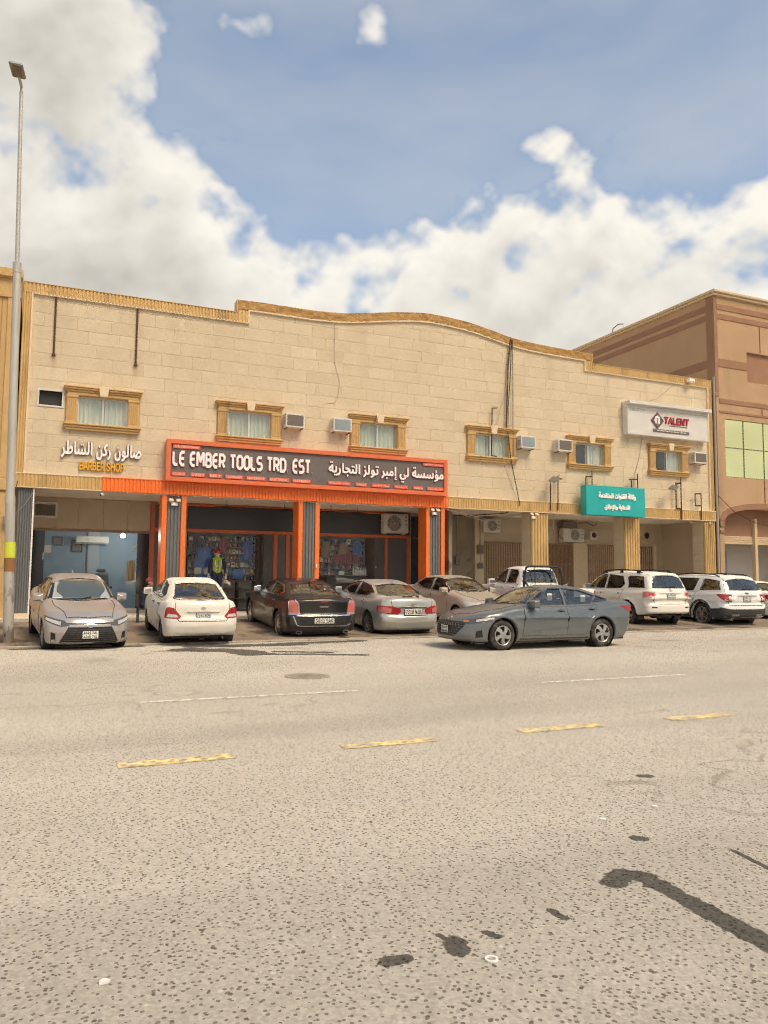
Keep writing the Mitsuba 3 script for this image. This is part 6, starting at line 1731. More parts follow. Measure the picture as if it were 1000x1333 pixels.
# 1 ---- taupe sedan, nose to the street
def car_taupe():
    S = dict(L=4.42, W=1.74, H=1.475, R=.305, rim=.20, zb=.19, xf=1.33, xr=-1.29, belt=.93, wb=.90, wr=.60,
             deck=[(2.4, .66), (2.15, .78), (1.75, .89), (1.2, .96), (.85, 1.0), (0, .97), (-1.2, .98), (-1.7, 1.06), (-2.2, 1.04)],
             cabin=[(1.2, .85), (1.0, .95), (.30, 1.34), (0, 1.44), (-.4, 1.475), (-.9, 1.44), (-1.4, 1.27), (-1.85, 1.06), (-2.0, .95)], cabin_x=(-1.9, 1.2), cav=(-1.5, .95),
             sec=SEC, nose=[(.15, .10), (.25, .04), (.45, 0), (.62, .03), (.72, .10), (.85, .22)], tail=[(.2, .16), (.5, .04), (.8, .02), (1.05, .06)], bowf=.34,
             crease=[(2.0, .80, -2.1, .86, .016)],
             side_windows=[[(.66, .99), (-.24, 1.01), (-.26, 1.375), (.02, 1.365), (.28, 1.27)], [(-.33, 1.01), (-.95, 1.03), (-1.30, 1.14), (-.92, 1.32), (-.35, 1.378)]],
             windshield=[(0, 1.0), (.68, 1.02), (.545, 1.36), (0, 1.395)], rear_window=[(0, 1.09), (.58, 1.10), (.49, 1.36), (0, 1.385)], glass_front='car_glass_clear', steer=4)
    paint('paint_taupe', (.44, .415, .41), .26, .5, amount=.12, low=.35)
    c = Car('parked_sedan', 'taupe grey sedan parked nose to the street in front of the barber shop', S, 'paint_taupe', place(.54, 19.30, -83.7, .085, -4.6), 'car', 'cars parked outside the shops')
    c.door([(.78, .30), (-.29, .30), (-.29, .95), (.72, .95)], (-.15, .86)); c.door([(-.29, .30), (-.80, .30), (-1.0, .62), (-1.18, .95), (-.29, .95)], (-1.0, .88))
    c.patch('grille', [(-.42, .575), (.42, .575), (.58, .26), (.54, .225), (-.54, .225), (-.58, .26)], 'F', .006, .02, 'car_black', step=.05)
    for i in range(7):
        z = .265 + i * .043
        w = .565 - (z - .25) * .46
        c.patch('grille_slat', sbox(-w, z - .006, w, z + .006), 'F', .016, .01, 'car_dark_metal', step=.1)
    c.both('grille_edge', LineString([(0, .212), (.545, .212), (.60, .255), (.44, .59)]).buffer(.014), 'F', .014, .01, 'paint_taupe', step=.06)
    hl = [(2.08, .36, .60), (2.0, .52, .58), (1.62, .85, .70), (1.52, .87, .765), (1.75, .80, .765), (2.06, .50, .70)]
    c.both('headlight', c.wrap(hl, 28), 28, .008, .02, 'lamp_smoke', step=.04)
    c.both('headlight_lens', c.wrap([(2.0, .52, .605), (1.70, .80, .70), (1.72, .80, .745), (2.0, .54, .675)], 28), 28, .014, .02, 'lamp_white', step=.04)
    c.patch('nose_strip', Polygon([(-.45, .655), (.45, .655), (.45, .63), (-.45, .63)]), 'F', .006, .01, 'car_black', step=.06)
    c.both('air_slot', [(.66, .44), (.74, .46), (.73, .24), (.64, .22)], 'F', .006, .02, 'car_black')
    c.patch('lower_lip', sbox(-.75, .165, .75, .195), 'F', .01, .03, 'lamp_white' if False else 'car_alloy', step=.08)
    shut(c, [(.86, -.62), (1.3, -.62), (2.02, -.45), (2.08, 0), (2.02, .45), (1.3, .62), (.86, .62)], 'T')
    oval_emblem(c, True, .615, .16, .105)
    c.plate(True, .42, ['4648 TAL', '4648 TAL'], .31, .155)
    wipers(c, 0, 1.02)
    c.mirror(.62, .98, 'paint_taupe')
    sh = sum_hull([(.78, -.60, 1.03), (.78, .60, 1.03), (.25, -.50, 1.33), (.25, .50, 1.33)], .01)
    c.put('sunshade', sh, 'sunshade', 30)
    c.wheels('spoke7', 'car_alloy'); c.cabin(); antenna(c, -.85, 'paint_taupe')


# 2 ---- old white sedan seen from behind
def car_white_old():
    S = dict(L=4.30, W=1.69, H=1.46, R=.295, rim=.185, zb=.21, xf=1.33, xr=-1.22, belt=.93, wb=.91, wr=.64,
             deck=[(2.2, .70), (2.0, .82), (1.6, .93), (1.1, 1.0), (.9, 1.03), (0, .98), (-1.1, .99), (-1.6, 1.06), (-2.1, 1.05)],
             cabin=[(1.3, .85), (1.1, 1.0), (.35, 1.36), (0, 1.44), (-.35, 1.46), (-.75, 1.43), (-1.2, 1.28), (-1.62, 1.06), (-1.75, .95)], cabin_x=(-1.75, 1.3), cav=(-1.4, 1.0),
             sec=SEC, nose=[(.2, .12), (.5, 0), (.7, .06), (.9, .25)], tail=[(.2, .12), (.35, .03), (.5, 0), (.66, .03), (.7, .07), (.9, .08), (1.05, .12)], bowr=.22, bowf=.34,
             side_windows=[[(.78, 1.03), (-.20, 1.02), (-.22, 1.365), (.02, 1.36), (.30, 1.28)], [(-.29, 1.02), (-.80, 1.03), (-1.08, 1.12), (-.82, 1.30), (-.31, 1.365)]],
             windshield=[(0, 1.03), (.64, 1.05), (.54, 1.36), (0, 1.39)], rear_window=[(0, 1.055), (.57, 1.065), (.47, 1.34), (0, 1.36)], glass_front='car_glass_clear', glass_rear='car_glass_clear', xc=-.05)
    paint('paint_white_old', (.78, .74, .65), .34, 0, amount=.16, low=.38)
    c = Car('parked_sedan', 'old cream white sedan seen from behind between the taupe and the black sedan', S, 'paint_white_old', place(3.12, 19.52, 90.6, .085, 3.6), 'car', 'cars parked outside the shops')
    c.door([(.85, .30), (-.25, .30), (-.25, .97), (.80, .98)], (-.12, .86), 'car_black'); c.door([(-.25, .30), (-.72, .30), (-.90, .60), (-1.02, .97), (-.25, .97)], (-.88, .88), 'car_black')
    tl = [(-1.86, .84, .66), (-1.9, .83, .86), (-1.95, .78, .90), (-2.02, .66, .885), (-2.08, .50, .70), (-2.06, .52, .655)]
    c.both('tail_light', c.wrap(tl, 150), 150, .010, .02, 'tail_red', step=.04)
    c.both('tail_light_lens', c.wrap([(-1.95, .80, .68), (-1.97, .78, .755), (-2.04, .60, .745), (-2.06, .55, .685)], 150), 150, .016, .02, 'lamp_white', step=.04)
    c.patch('boot_trim', sbox(-.36, .785, .36, .812), 'B', .016, .01, 'car_alloy', step=.06)
    c.plate(False, .695, ['2741 ADR', '2741 ADR'], .31, .15)
    shut(c, [(-.60, 1.03), (-.60, .70), (-.52, .60), (.52, .60), (.60, .70), (.60, 1.03)], 'B')
    oval_emblem(c, False, .885, .11, .075)
    c.patch('bumper_recess', sbox(-.52, .30, .52, .34), 'B', .004, .01, 'paint_white_old', step=.1)
    c.put('tow_eye', rbox(-2.0, -1.9, -.06, .06, .17, .22, .01), 'car_black'); c.put('exhaust_pipe', tube([(-1.5, -.45, .23), (-2.05, -.45, .22)], .025, 10), 'car_dark_metal', 40)
    c.mirror(.72, 1.0, 'paint_white_old')
    c.wheels('cover', 'car_dark_metal'); c.cabin('car_seat_pale')


# 3 ---- black saloon
def car_black_saloon():
    S = dict(L=5.04, W=1.90, H=1.49, R=.36, rim=.255, zb=.20, xf=1.60, xr=-1.45, belt=1.0, wb=.90, wr=.63, tyre_w=.235,
             deck=[(2.6, .82), (2.45, .93), (2.0, .99), (1.4, 1.03), (1.1, 1.05), (0, 1.03), (-1.3, 1.05), (-1.9, 1.10), (-2.3, 1.115), (-2.55, 1.10)],
             cabin=[(1.35, .9), (1.1, 1.02), (.45, 1.37), (.1, 1.46), (-.35, 1.49), (-.9, 1.455), (-1.4, 1.32), (-1.9, 1.11), (-2.05, 1.0)], cabin_x=(-2.05, 1.4), cav=(-1.6, 1.0),
             sec=[(.15, .93), (.28, .965), (.5, .99), (.75, 1.0), (.92, .99), (1.0, .965), (1.08, .93), (1.2, .88)], nose=[(.2, .10), (.4, 0), (.9, .03)], tail=[(.2, .14), (.33, .05), (.45, 0), (.68, .02), (.74, .07), (1.1, .05)], bowr=.16, bowf=.25, taper=.03,
             crease=[(2.2, .90, -2.3, .96, .014)], flare=.02,
             side_windows=[[(.86, 1.08), (-.22, 1.09), (-.24, 1.39), (.10, 1.385), (.42, 1.30)], [(-.31, 1.09), (-1.05, 1.11), (-1.33, 1.19), (-1.0, 1.335), (-.33, 1.39)]],
             windshield=[(0, 1.07), (.72, 1.09), (.58, 1.38), (0, 1.41)], rear_window=[(0, 1.135), (.66, 1.145), (.56, 1.36), (0, 1.395)], glass='car_glass_dark', glass_rear='car_glass', trim='car_chrome', xc=-.1)
    paint('paint_black', (.012, .012, .013), .16, .1, amount=.05, low=.18, dust=(.17, .145, .12))
    c = Car('parked_saloon', 'long black saloon with upright tail lights and chrome strip across its boot', S, 'paint_black', place(6.33, 20.93, 90.0, .06, 3.6), 'car', 'cars parked outside the shops')
    c.door([(.95, .32), (-.26, .32), (-.26, 1.04), (.90, 1.03)], (-.10, .93), 'car_chrome'); c.door([(-.26, .32), (-.85, .32), (-1.08, .68), (-1.2, 1.05), (-.26, 1.04)], (-1.02, .95), 'car_chrome')
    for a, m, nm, o in (((0, 0), 'car_chrome', 'tail_light_frame', .010), ((.022, .025), 'tail_red_pale', 'tail_light', .018)):
        q = [(-2.38, .90, .70 + a[1]), (-2.3, .905 - a[0], 1.0), (-2.36, .87 - a[0] * .6, 1.085 - a[1]), (-2.47, .77 + a[0], 1.085 - a[1]), (-2.5, .67 + a[0], .98), (-2.5, .655 + a[0], .70 + a[1])]
        c.both(nm, c.wrap(q, 160), 160, o, .02, m, step=.04)
    c.patch('tail_strip', sbox(-.70, .672, .70, .706), 'B', .018, .01, 'car_chrome', step=.06)
    c.both('bumper_trim', LineString([(0, .42), (.62, .42), (.70, .46), (.78, .66)]).buffer(.011), 'B', .016, .01, 'car_chrome', step=.05)
    c.patch('bumper_insert', [(-.66, .655), (.66, .655), (.60, .45), (-.60, .45)], 'B', .006, .02, 'car_black', step=.06)
    c.plate(False, .555, ['3851 SAR'], .52, .125)
    c.patch('high_brake_light', [(-.50, 1.045), (0, 1.055), (.50, 1.045), (.42, 1.01), (0, 1.0), (-.42, 1.01)], 'B', .008, .02, 'car_black', step=.04)
    c.patch('brake_lens', sbox(-.10, 1.015, .10, 1.042), 'B', .014, .02, 'tail_red', step=.05)
    oval_emblem(c, False, .90, .26, .05, kind='wings')
    shut(c, [(-.63, 1.08), (-.63, .72), (.63, .72), (.63, 1.08)], 'B')
    for y in (.62, -.62):
        x = c.end(y, .30, False)
        c.put('exhaust_tip', cat([affinity_tube(x - .03, y, .265, .075, .042)]), 'car_chrome', 40)
    c.patch('lower_valance', sbox(-.80, .215, .80, .30), 'B', .004, .01, 'car_plastic', step=.1)
    c.mirror(.80, 1.05, 'car_chrome')
    c.wheels('spoke10', 'car_chrome'); c.cabin(); antenna(c, -1.15, 'paint_black')


def affinity_tube(x, y, z, ry, rz):
    m = revolve([(1, 0), (1, .22), (.82, .22), (.82, 0), (1, 0)], 24, 'x')
    m.apply_scale([1, ry, rz])
    m.apply_translation([x, y, z])
    return m


# 4 ---- silver saloon
def car_silver():
    S = dict(L=4.80, W=1.82, H=1.46, R=.33, rim=.215, zb=.20, xf=1.44, xr=-1.335, belt=.96, wb=.91, wr=.62,
             deck=[(2.5, .70), (2.3, .82), (1.8, .94), (1.2, 1.02), (.95, 1.04), (0, 1.0), (-1.3, 1.02), (-1.8, 1.10), (-2.25, 1.115), (-2.42, 1.10)],
             cabin=[(1.3, .9), (1.1, 1.0), (.35, 1.36), (0, 1.44), (-.4, 1.46), (-.9, 1.42), (-1.4, 1.26), (-1.8, 1.10), (-1.95, 1.0)], cabin_x=(-1.95, 1.35), cav=(-1.55, 1.0),
             sec=SEC[:-3] + [(.95, .955), (1.05, .92), (1.2, .87)], nose=[(.2, .12), (.5, 0), (.7, .06), (.95, .25)], tail=[(.2, .14), (.33, .05), (.5, 0), (.62, .01), (.67, .06), (.88, .05), (1.1, .08)], bowr=.24, bowf=.34,
             side_windows=[[(.80, 1.04), (-.22, 1.05), (-.24, 1.375), (.06, 1.37), (.36, 1.28)], [(-.31, 1.05), (-.95, 1.07), (-1.28, 1.17), (-.92, 1.32), (-.33, 1.378)]],
             windshield=[(0, 1.05), (.68, 1.07), (.57, 1.37), (0, 1.395)], rear_window=[(0, 1.125), (.66, 1.135), (.54, 1.35), (0, 1.38)], glass_rear='car_glass_clear', xc=-.05)
    paint('paint_silver', (.53, .535, .50), .26, .5, amount=.12, low=.22)
    c = Car('parked_saloon', 'silver saloon seen from behind parked between the black saloon and the beige sedan', S, 'paint_silver', place(8.77, 20.93, 92.4, .07, 4.2), 'car', 'cars parked outside the shops')
    c.door([(.92, .32), (-.26, .32), (-.26, 1.0), (.86, 1.0)], (-.12, .90)); c.door([(-.26, .32), (-.82, .32), (-1.0, .64), (-1.18, 1.01), (-.26, 1.0)], (-.98, .92))
    c.both('tail_light', c.wrap([(-1.93, .89, .74), (-1.92, .88, .885), (-2.15, .80, .90), (-2.32, .60, .90), (-2.36, .40, .84), (-2.37, .38, .76), (-2.36, .46, .69), (-2.28, .70, .69)], 146), 146, .010, .02, 'tail_red', step=.04)
    c.both('tail_light_lens', c.wrap([(-1.98, .88, .755), (-1.98, .87, .865), (-2.2, .76, .88), (-2.31, .62, .83), (-2.30, .64, .725), (-2.2, .78, .715)], 146), 146, .017, .02, 'tail_red_pale', step=.04)
    c.patch('boot_trim', sbox(-.42, .855, .42, .885), 'B', .018, .01, 'car_chrome', step=.06)
    c.plate(False, .755, ['7318 NJB'], .50, .16)
    shut(c, [(-.62, 1.08), (-.60, .90), (-.46, .68), (-.40, .655), (.40, .655), (.46, .68), (.60, .90), (.62, 1.08)], 'B')
    oval_emblem(c, False, .945, .13, .085)
    c.patch('lower_valance', sbox(-.74, .215, .74, .255), 'B', .004, .01, 'car_plastic', step=.1)
    c.mirror(.74, 1.02, 'paint_silver')
    c.wheels('spoke10', 'car_alloy'); c.cabin('car_seat_pale'); antenna(c, -1.0, 'paint_silver')


# 5 ---- beige sedan, nose out
def car_beige():
    S = dict(L=4.54, W=1.76, H=1.475, R=.31, rim=.20, zb=.19, xf=1.38, xr=-1.22, belt=.95, wb=.91, wr=.62,
             deck=[(2.3, .70), (2.1, .82), (1.7, .93), (1.2, 1.01), (.95, 1.04), (0, 1.0), (-1.2, 1.01), (-1.7, 1.08), (-2.2, 1.06)],
             cabin=[(1.3, .9), (1.1, 1.02), (.35, 1.37), (0, 1.455), (-.4, 1.475), (-.9, 1.43), (-1.4, 1.26), (-1.75, 1.08), (-1.9, .98)], cabin_x=(-1.9, 1.35), cav=(-1.5, 1.0),
             sec=SEC, nose=[(.2, .10), (.45, 0), (.62, .03), (.75, .10), (.9, .25)], tail=[(.2, .14), (.5, 0), (.9, .05)], bowf=.36,
             side_windows=[[(.80, 1.03), (-.20, 1.04), (-.22, 1.39), (.06, 1.38), (.36, 1.29)], [(-.29, 1.04), (-.92, 1.06), (-1.24, 1.16), (-.90, 1.33), (-.31, 1.39)]],
             windshield=[(0, 1.05), (.68, 1.07), (.57, 1.38), (0, 1.41)], rear_window=[(0, 1.11), (.60, 1.12), (.52, 1.36), (0, 1.385)], glass_front='car_glass_clear', glass='car_glass_dark', xc=-.05)
    paint('paint_beige', (.52, .47, .39), .3, .45, amount=.14, low=.35)
    c = Car('parked_sedan', 'beige sedan parked nose out behind the front of the blue grey sedan', S, 'paint_beige', place(11.95, 21.9, -86, .16, -3.0), 'car', 'cars parked outside the shops')
    c.door([(.92, .30), (-.25, .30), (-.25, .99), (.86, 1.0)], (-.12, .88)); c.door([(-.25, .30), (-.78, .30), (-.95, .62), (-1.12, 1.0), (-.25, .99)], (-.94, .90))
    c.both('headlight', c.wrap([(2.12, .46, .64), (1.70, .84, .70), (1.45, .88, .82), (1.62, .84, .84), (2.06, .54, .75)], 32), 32, .010, .02, 'lamp_white', step=.04)
    c.patch('grille', [(-.36, .70), (.36, .70), (.30, .58), (-.30, .58)], 'F', .008, .02, 'car_black')
    c.patch('lower_grille', [(-.48, .42), (.48, .42), (.40, .28), (-.40, .28)], 'F', .008, .02, 'car_black')
    c.patch('grille_bar', sbox(-.34, .635, .34, .655), 'F', .018, .01, 'car_chrome')
    shut(c, [(.95, -.60), (1.4, -.62), (2.0, -.42), (2.06, 0), (2.0, .42), (1.4, .62), (.95, .60)], 'T')
    c.plate(True, .48, ['6205 DXB'], .335, .155)
    wipers(c, 0, 1.06)
    c.mirror(.74, 1.01, 'paint_beige', 1.05)
    c.put('dashboard_paper', rbox(.55, .80, .10, .40, 1.075, 1.08, .002), 'paper_white')
    c.wheels('spoke7', 'car_alloy'); c.cabin('car_seat_pale')


# 6 ---- white pickup
def car_pickup():
    S = dict(L=5.25, W=1.78, H=1.80, R=.37, rim=.215, zb=.34, xf=1.62, xr=-1.46, belt=1.16, wb=.93, wr=.68, arch=.44,
             deck=[(2.7, .95), (2.5, 1.06), (2.0, 1.14), (1.5, 1.19), (1.2, 1.21), (0, 1.18), (-.6, 1.18), (-.72, 1.14), (-2.6, 1.14)],
             cabin=[(1.5, 1.0), (1.3, 1.18), (.75, 1.62), (.45, 1.76), (.05, 1.80), (-.4, 1.79), (-.58, 1.74), (-.70, 1.45), (-.76, 1.1)], cabin_x=(-.80, 1.5), cav=(-.62, 1.25), gtaper=.10,
             sec=[(.3, .95), (.5, .985), (.8, 1.0), (1.05, .985), (1.2, .95)], nose=[(.3, .10), (.5, 0), (.9, .02), (1.1, .12)], tail=[(.4, 0), (1.1, 0)], bowr=.03, bowf=.22, shoulder=.06, flare=.02, taper=.02,
             side_windows=[[(1.02, 1.24), (.28, 1.25), (.26, 1.68), (.44, 1.68), (.68, 1.58)], [(.16, 1.25), (-.38, 1.26), (-.42, 1.55), (-.32, 1.66), (.14, 1.68)]],
             windshield=[(0, 1.24), (.70, 1.26), (.60, 1.67), (0, 1.71)], rear_window=[(0, 1.27), (.66, 1.27), (.60, 1.66), (0, 1.69)], glass='car_glass_dark', glass_rear='car_glass', xc=.35, rr=.14,
             cuts=[lambda X, A, Z: np.maximum(np.maximum(np.maximum(X + .86, -2.53 - X), A - .76), .74 - Z)])
    paint('paint_pickup', (.76, .75, .72), .3, 0, amount=.15)
    c = Car('parked_pickup', 'white pickup with black roll hoop parked behind the blue grey sedan', S, 'paint_pickup', place(15.15, 22.4, 88, .18, 1.0), 'pickup truck', 'cars parked outside the shops')
    c.door([(1.1, .55), (.22, .55), (.22, 1.2), (1.05, 1.2)], (.36, 1.08)); c.door([(.22, .55), (-.5, .55), (-.55, 1.2), (.22, 1.2)], (-.38, 1.09))
    c.both('tail_light', [(.74, 1.06), (.86, 1.06), (.86, .76), (.74, .76)], 'B', .010, .02, 'tail_red')
    c.both('side_stripe', [(.9, .98), (-.55, 1.0), (-.55, 1.04), (.9, 1.03)], 'L', .004, .01, 'tail_red')
    hoop = tube([(-.86, -.76, .95), (-.85, -.73, 1.45), (-.82, -.64, 1.76), (-.80, -.52, 1.80), (-.80, .52, 1.80), (-.82, .64, 1.76), (-.85, .73, 1.45), (-.86, .76, .95)], .04, 10)
    c.put('roll_hoop', hoop, 'car_black', 40)
    [c.put('hoop_brace', tube([(-.86, s * .73, 1.30), (-1.15, s * .76, 1.14)], .028, 8), 'car_black', 40) for s in (1, -1)]
    [c.put('guard_bar', tube([(-.84, -.62 + i * .31, 1.18), (-.81, -.62 + i * .31, 1.78)], .014, 6), 'car_black', 40) for i in (1, 3)]
    c.plate(False, .62, ['5126 KSR'], .335, .155)
    c.mirror(.98, 1.2, 'paint_pickup', 1.2)
    c.wheels('steel', 'car_alloy_dark'); c.cabin(rows=(.55, -.25))


# 7 ---- blue grey sedan standing across the street edge
def car_bluegrey():
    S = dict(L=4.80, W=1.825, H=1.42, R=.325, rim=.215, zb=.18, xf=1.43, xr=-1.29, belt=.93, wb=.90, wr=.60, arch=.375,
             deck=[(2.5, .60), (2.3, .70), (1.95, .81), (1.4, .91), (.95, .98), (.7, .99), (0, .96), (-1.2, .98), (-1.7, 1.04), (-2.1, 1.075), (-2.36, 1.06)],
             cabin=[(1.25, .82), (1.0, .95), (.30, 1.285), (0, 1.375), (-.42, 1.42), (-.85, 1.385), (-1.35, 1.26), (-1.85, 1.08), (-2.02, .98)], cabin_x=(-2.0, 1.25), cav=(-1.6, .95),
             sec=SEC[:4] + [(.82, .98), (.92, .945), (1.02, .905), (1.2, .85)], nose=[(.15, .10), (.24, .02), (.35, 0), (.55, .03), (.68, .12), (.8, .25)], tail=[(.2, .24), (.38, .11), (.6, .05), (.8, .04), (.95, -.01), (1.07, .02)], bowf=.36, bowr=.26,
             crease=[(1.6, .78, -2.0, .88, .018), (1.2, .36, -1.2, .54, .014)], flare=.022,
             side_windows=[[(.70, .985), (-.24, .995), (-.27, 1.325), (.02, 1.32), (.28, 1.225)], [(-.335, .995), (-1.02, 1.02), (-1.20, 1.17), (-.82, 1.285), (-.345, 1.328)], [(-1.11, 1.04), (-1.56, 1.085), (-1.27, 1.17)]],
             windshield=[(0, .99), (.68, 1.005), (.545, 1.315), (0, 1.345)], rear_window=[(0, 1.11), (.60, 1.115), (.50, 1.32), (0, 1.35)], glass_front='car_glass_clear', glass='car_glass_clear', glass_rear='car_glass_clear', steer=3)
    paint('paint_bluegrey', (.125, .150, .168), .24, .4, amount=.14, low=.3)
    c = Car('stopped_sedan', 'blue grey sedan standing side on at the edge of the street', S, 'paint_bluegrey', place(10.48, 15.3, 180.8, 0.0, 0), 'car')
    c.door([(.92, .30), (-.29, .30), (-.29, .93), (.86, .95)], (-.12, .84)); c.door([(-.29, .30), (-.80, .30), (-.98, .62), (-1.18, .97), (-.29, .93)], (-1.0, .87))
    hl = [(2.16, .50, .585), (1.80, .78, .60), (1.42, .885, .695), (1.40, .88, .735), (1.72, .80, .735), (2.12, .52, .66)]
    c.both('headlight', c.wrap(hl, 35), 35, .008, .02, 'lamp_smoke', step=.04)
    c.both('headlight_lens', c.wrap([(1.92, .70, .62), (1.58, .85, .68), (1.60, .85, .72), (1.92, .70, .67)], 35), 35, .014, .02, 'lamp_white', step=.04)
    c.both('turn_light', c.wrap([(2.17, .50, .615), (2.08, .60, .615), (2.08, .60, .65), (2.17, .50, .65)], 35), 35, .016, .02, 'lamp_amber', step=.04)
    c.patch('grille', [(-.62, .615), (0, .63), (.62, .615), (.60, .52), (.42, .34), (.34, .30), (-.34, .30), (-.42, .34), (-.60, .52)], 'F', .006, .02, 'car_black', step=.05)
    for i in range(6):
        z = .335 + i * .05
        w = min(.60, .40 + (z - .34) * 1.1)
        c.patch('grille_slat', sbox(-w, z - .005, w, z + .005), 'F', .015, .01, 'car_alloy_dark', step=.1)
    for i in range(-6, 7):
        g = affinity.rotate(sbox(i * .085 - .005, .34, i * .085 + .005, .60), 32, origin=(i * .085, .47)).intersection(Polygon([(-.58, .6), (.58, .6), (.38, .33), (-.38, .33)]))
        if not g.is_empty:
            c.patch('grille_slat', g, 'F', .012, .01, 'car_alloy_dark', step=.1)
    c.patch('lower_lip', sbox(-.80, .20, .80, .225), 'F', .012, .02, 'car_alloy', step=.08)
    c.both('air_slot', c.wrap([(1.98, .74, .42), (1.88, .80, .45), (1.86, .80, .30), (1.98, .72, .28)], 40), 40, .006, .02, 'car_black')
    c.both('tail_light', c.wrap([(-1.80, .80, .93), (-2.22, .60, .97), (-2.24, .60, .80), (-2.05, .80, .80), (-1.98, .83, .87)], 140), 140, .010, .02, 'tail_red', step=.04)
    c.patch('tail_light_bar', sbox(-.62, .84, .62, .87), 'B', .01, .02, 'tail_red', step=.06)
    c.both('tail_reflector', c.wrap([(-2.06, .84, .42), (-2.26, .60, .45), (-2.26, .60, .415), (-2.06, .84, .39)], 140), 140, .010, .02, 'car_alloy', step=.05)
    shut(c, [(.92, -.62), (1.3, -.64), (1.98, -.50), (2.16, 0), (1.98, .50), (1.3, .64), (.92, .62)], 'T')
    oval_emblem(c, True, .685, .14, .075, kind='slant')
    c.plate(True, .44, ['8306 HVA', '8306 HVA'], .31, .155, y0=0.0)
    wipers(c, 0, 1.0)
    c.mirror(.66, .95, 'paint_bluegrey')
    c.both('sill_strip', [(1.0, .215), (-.90, .215), (-.90, .245), (1.0, .245)], 'L', .006, .01, 'car_plastic')
    for x, z in ((.05, 1.16), (-.88, 1.12)):
        y = c.surf(x, z) - .03
        c.put('window_sticker', rbox(x - .07, x + .07, y - .004, y, z - .09, z + .07, .001), 'paper_white')
    c.wheels('slash5', 'car_alloy'); c.cabin('car_seat'); antenna(c, -.9, 'paint_bluegrey')


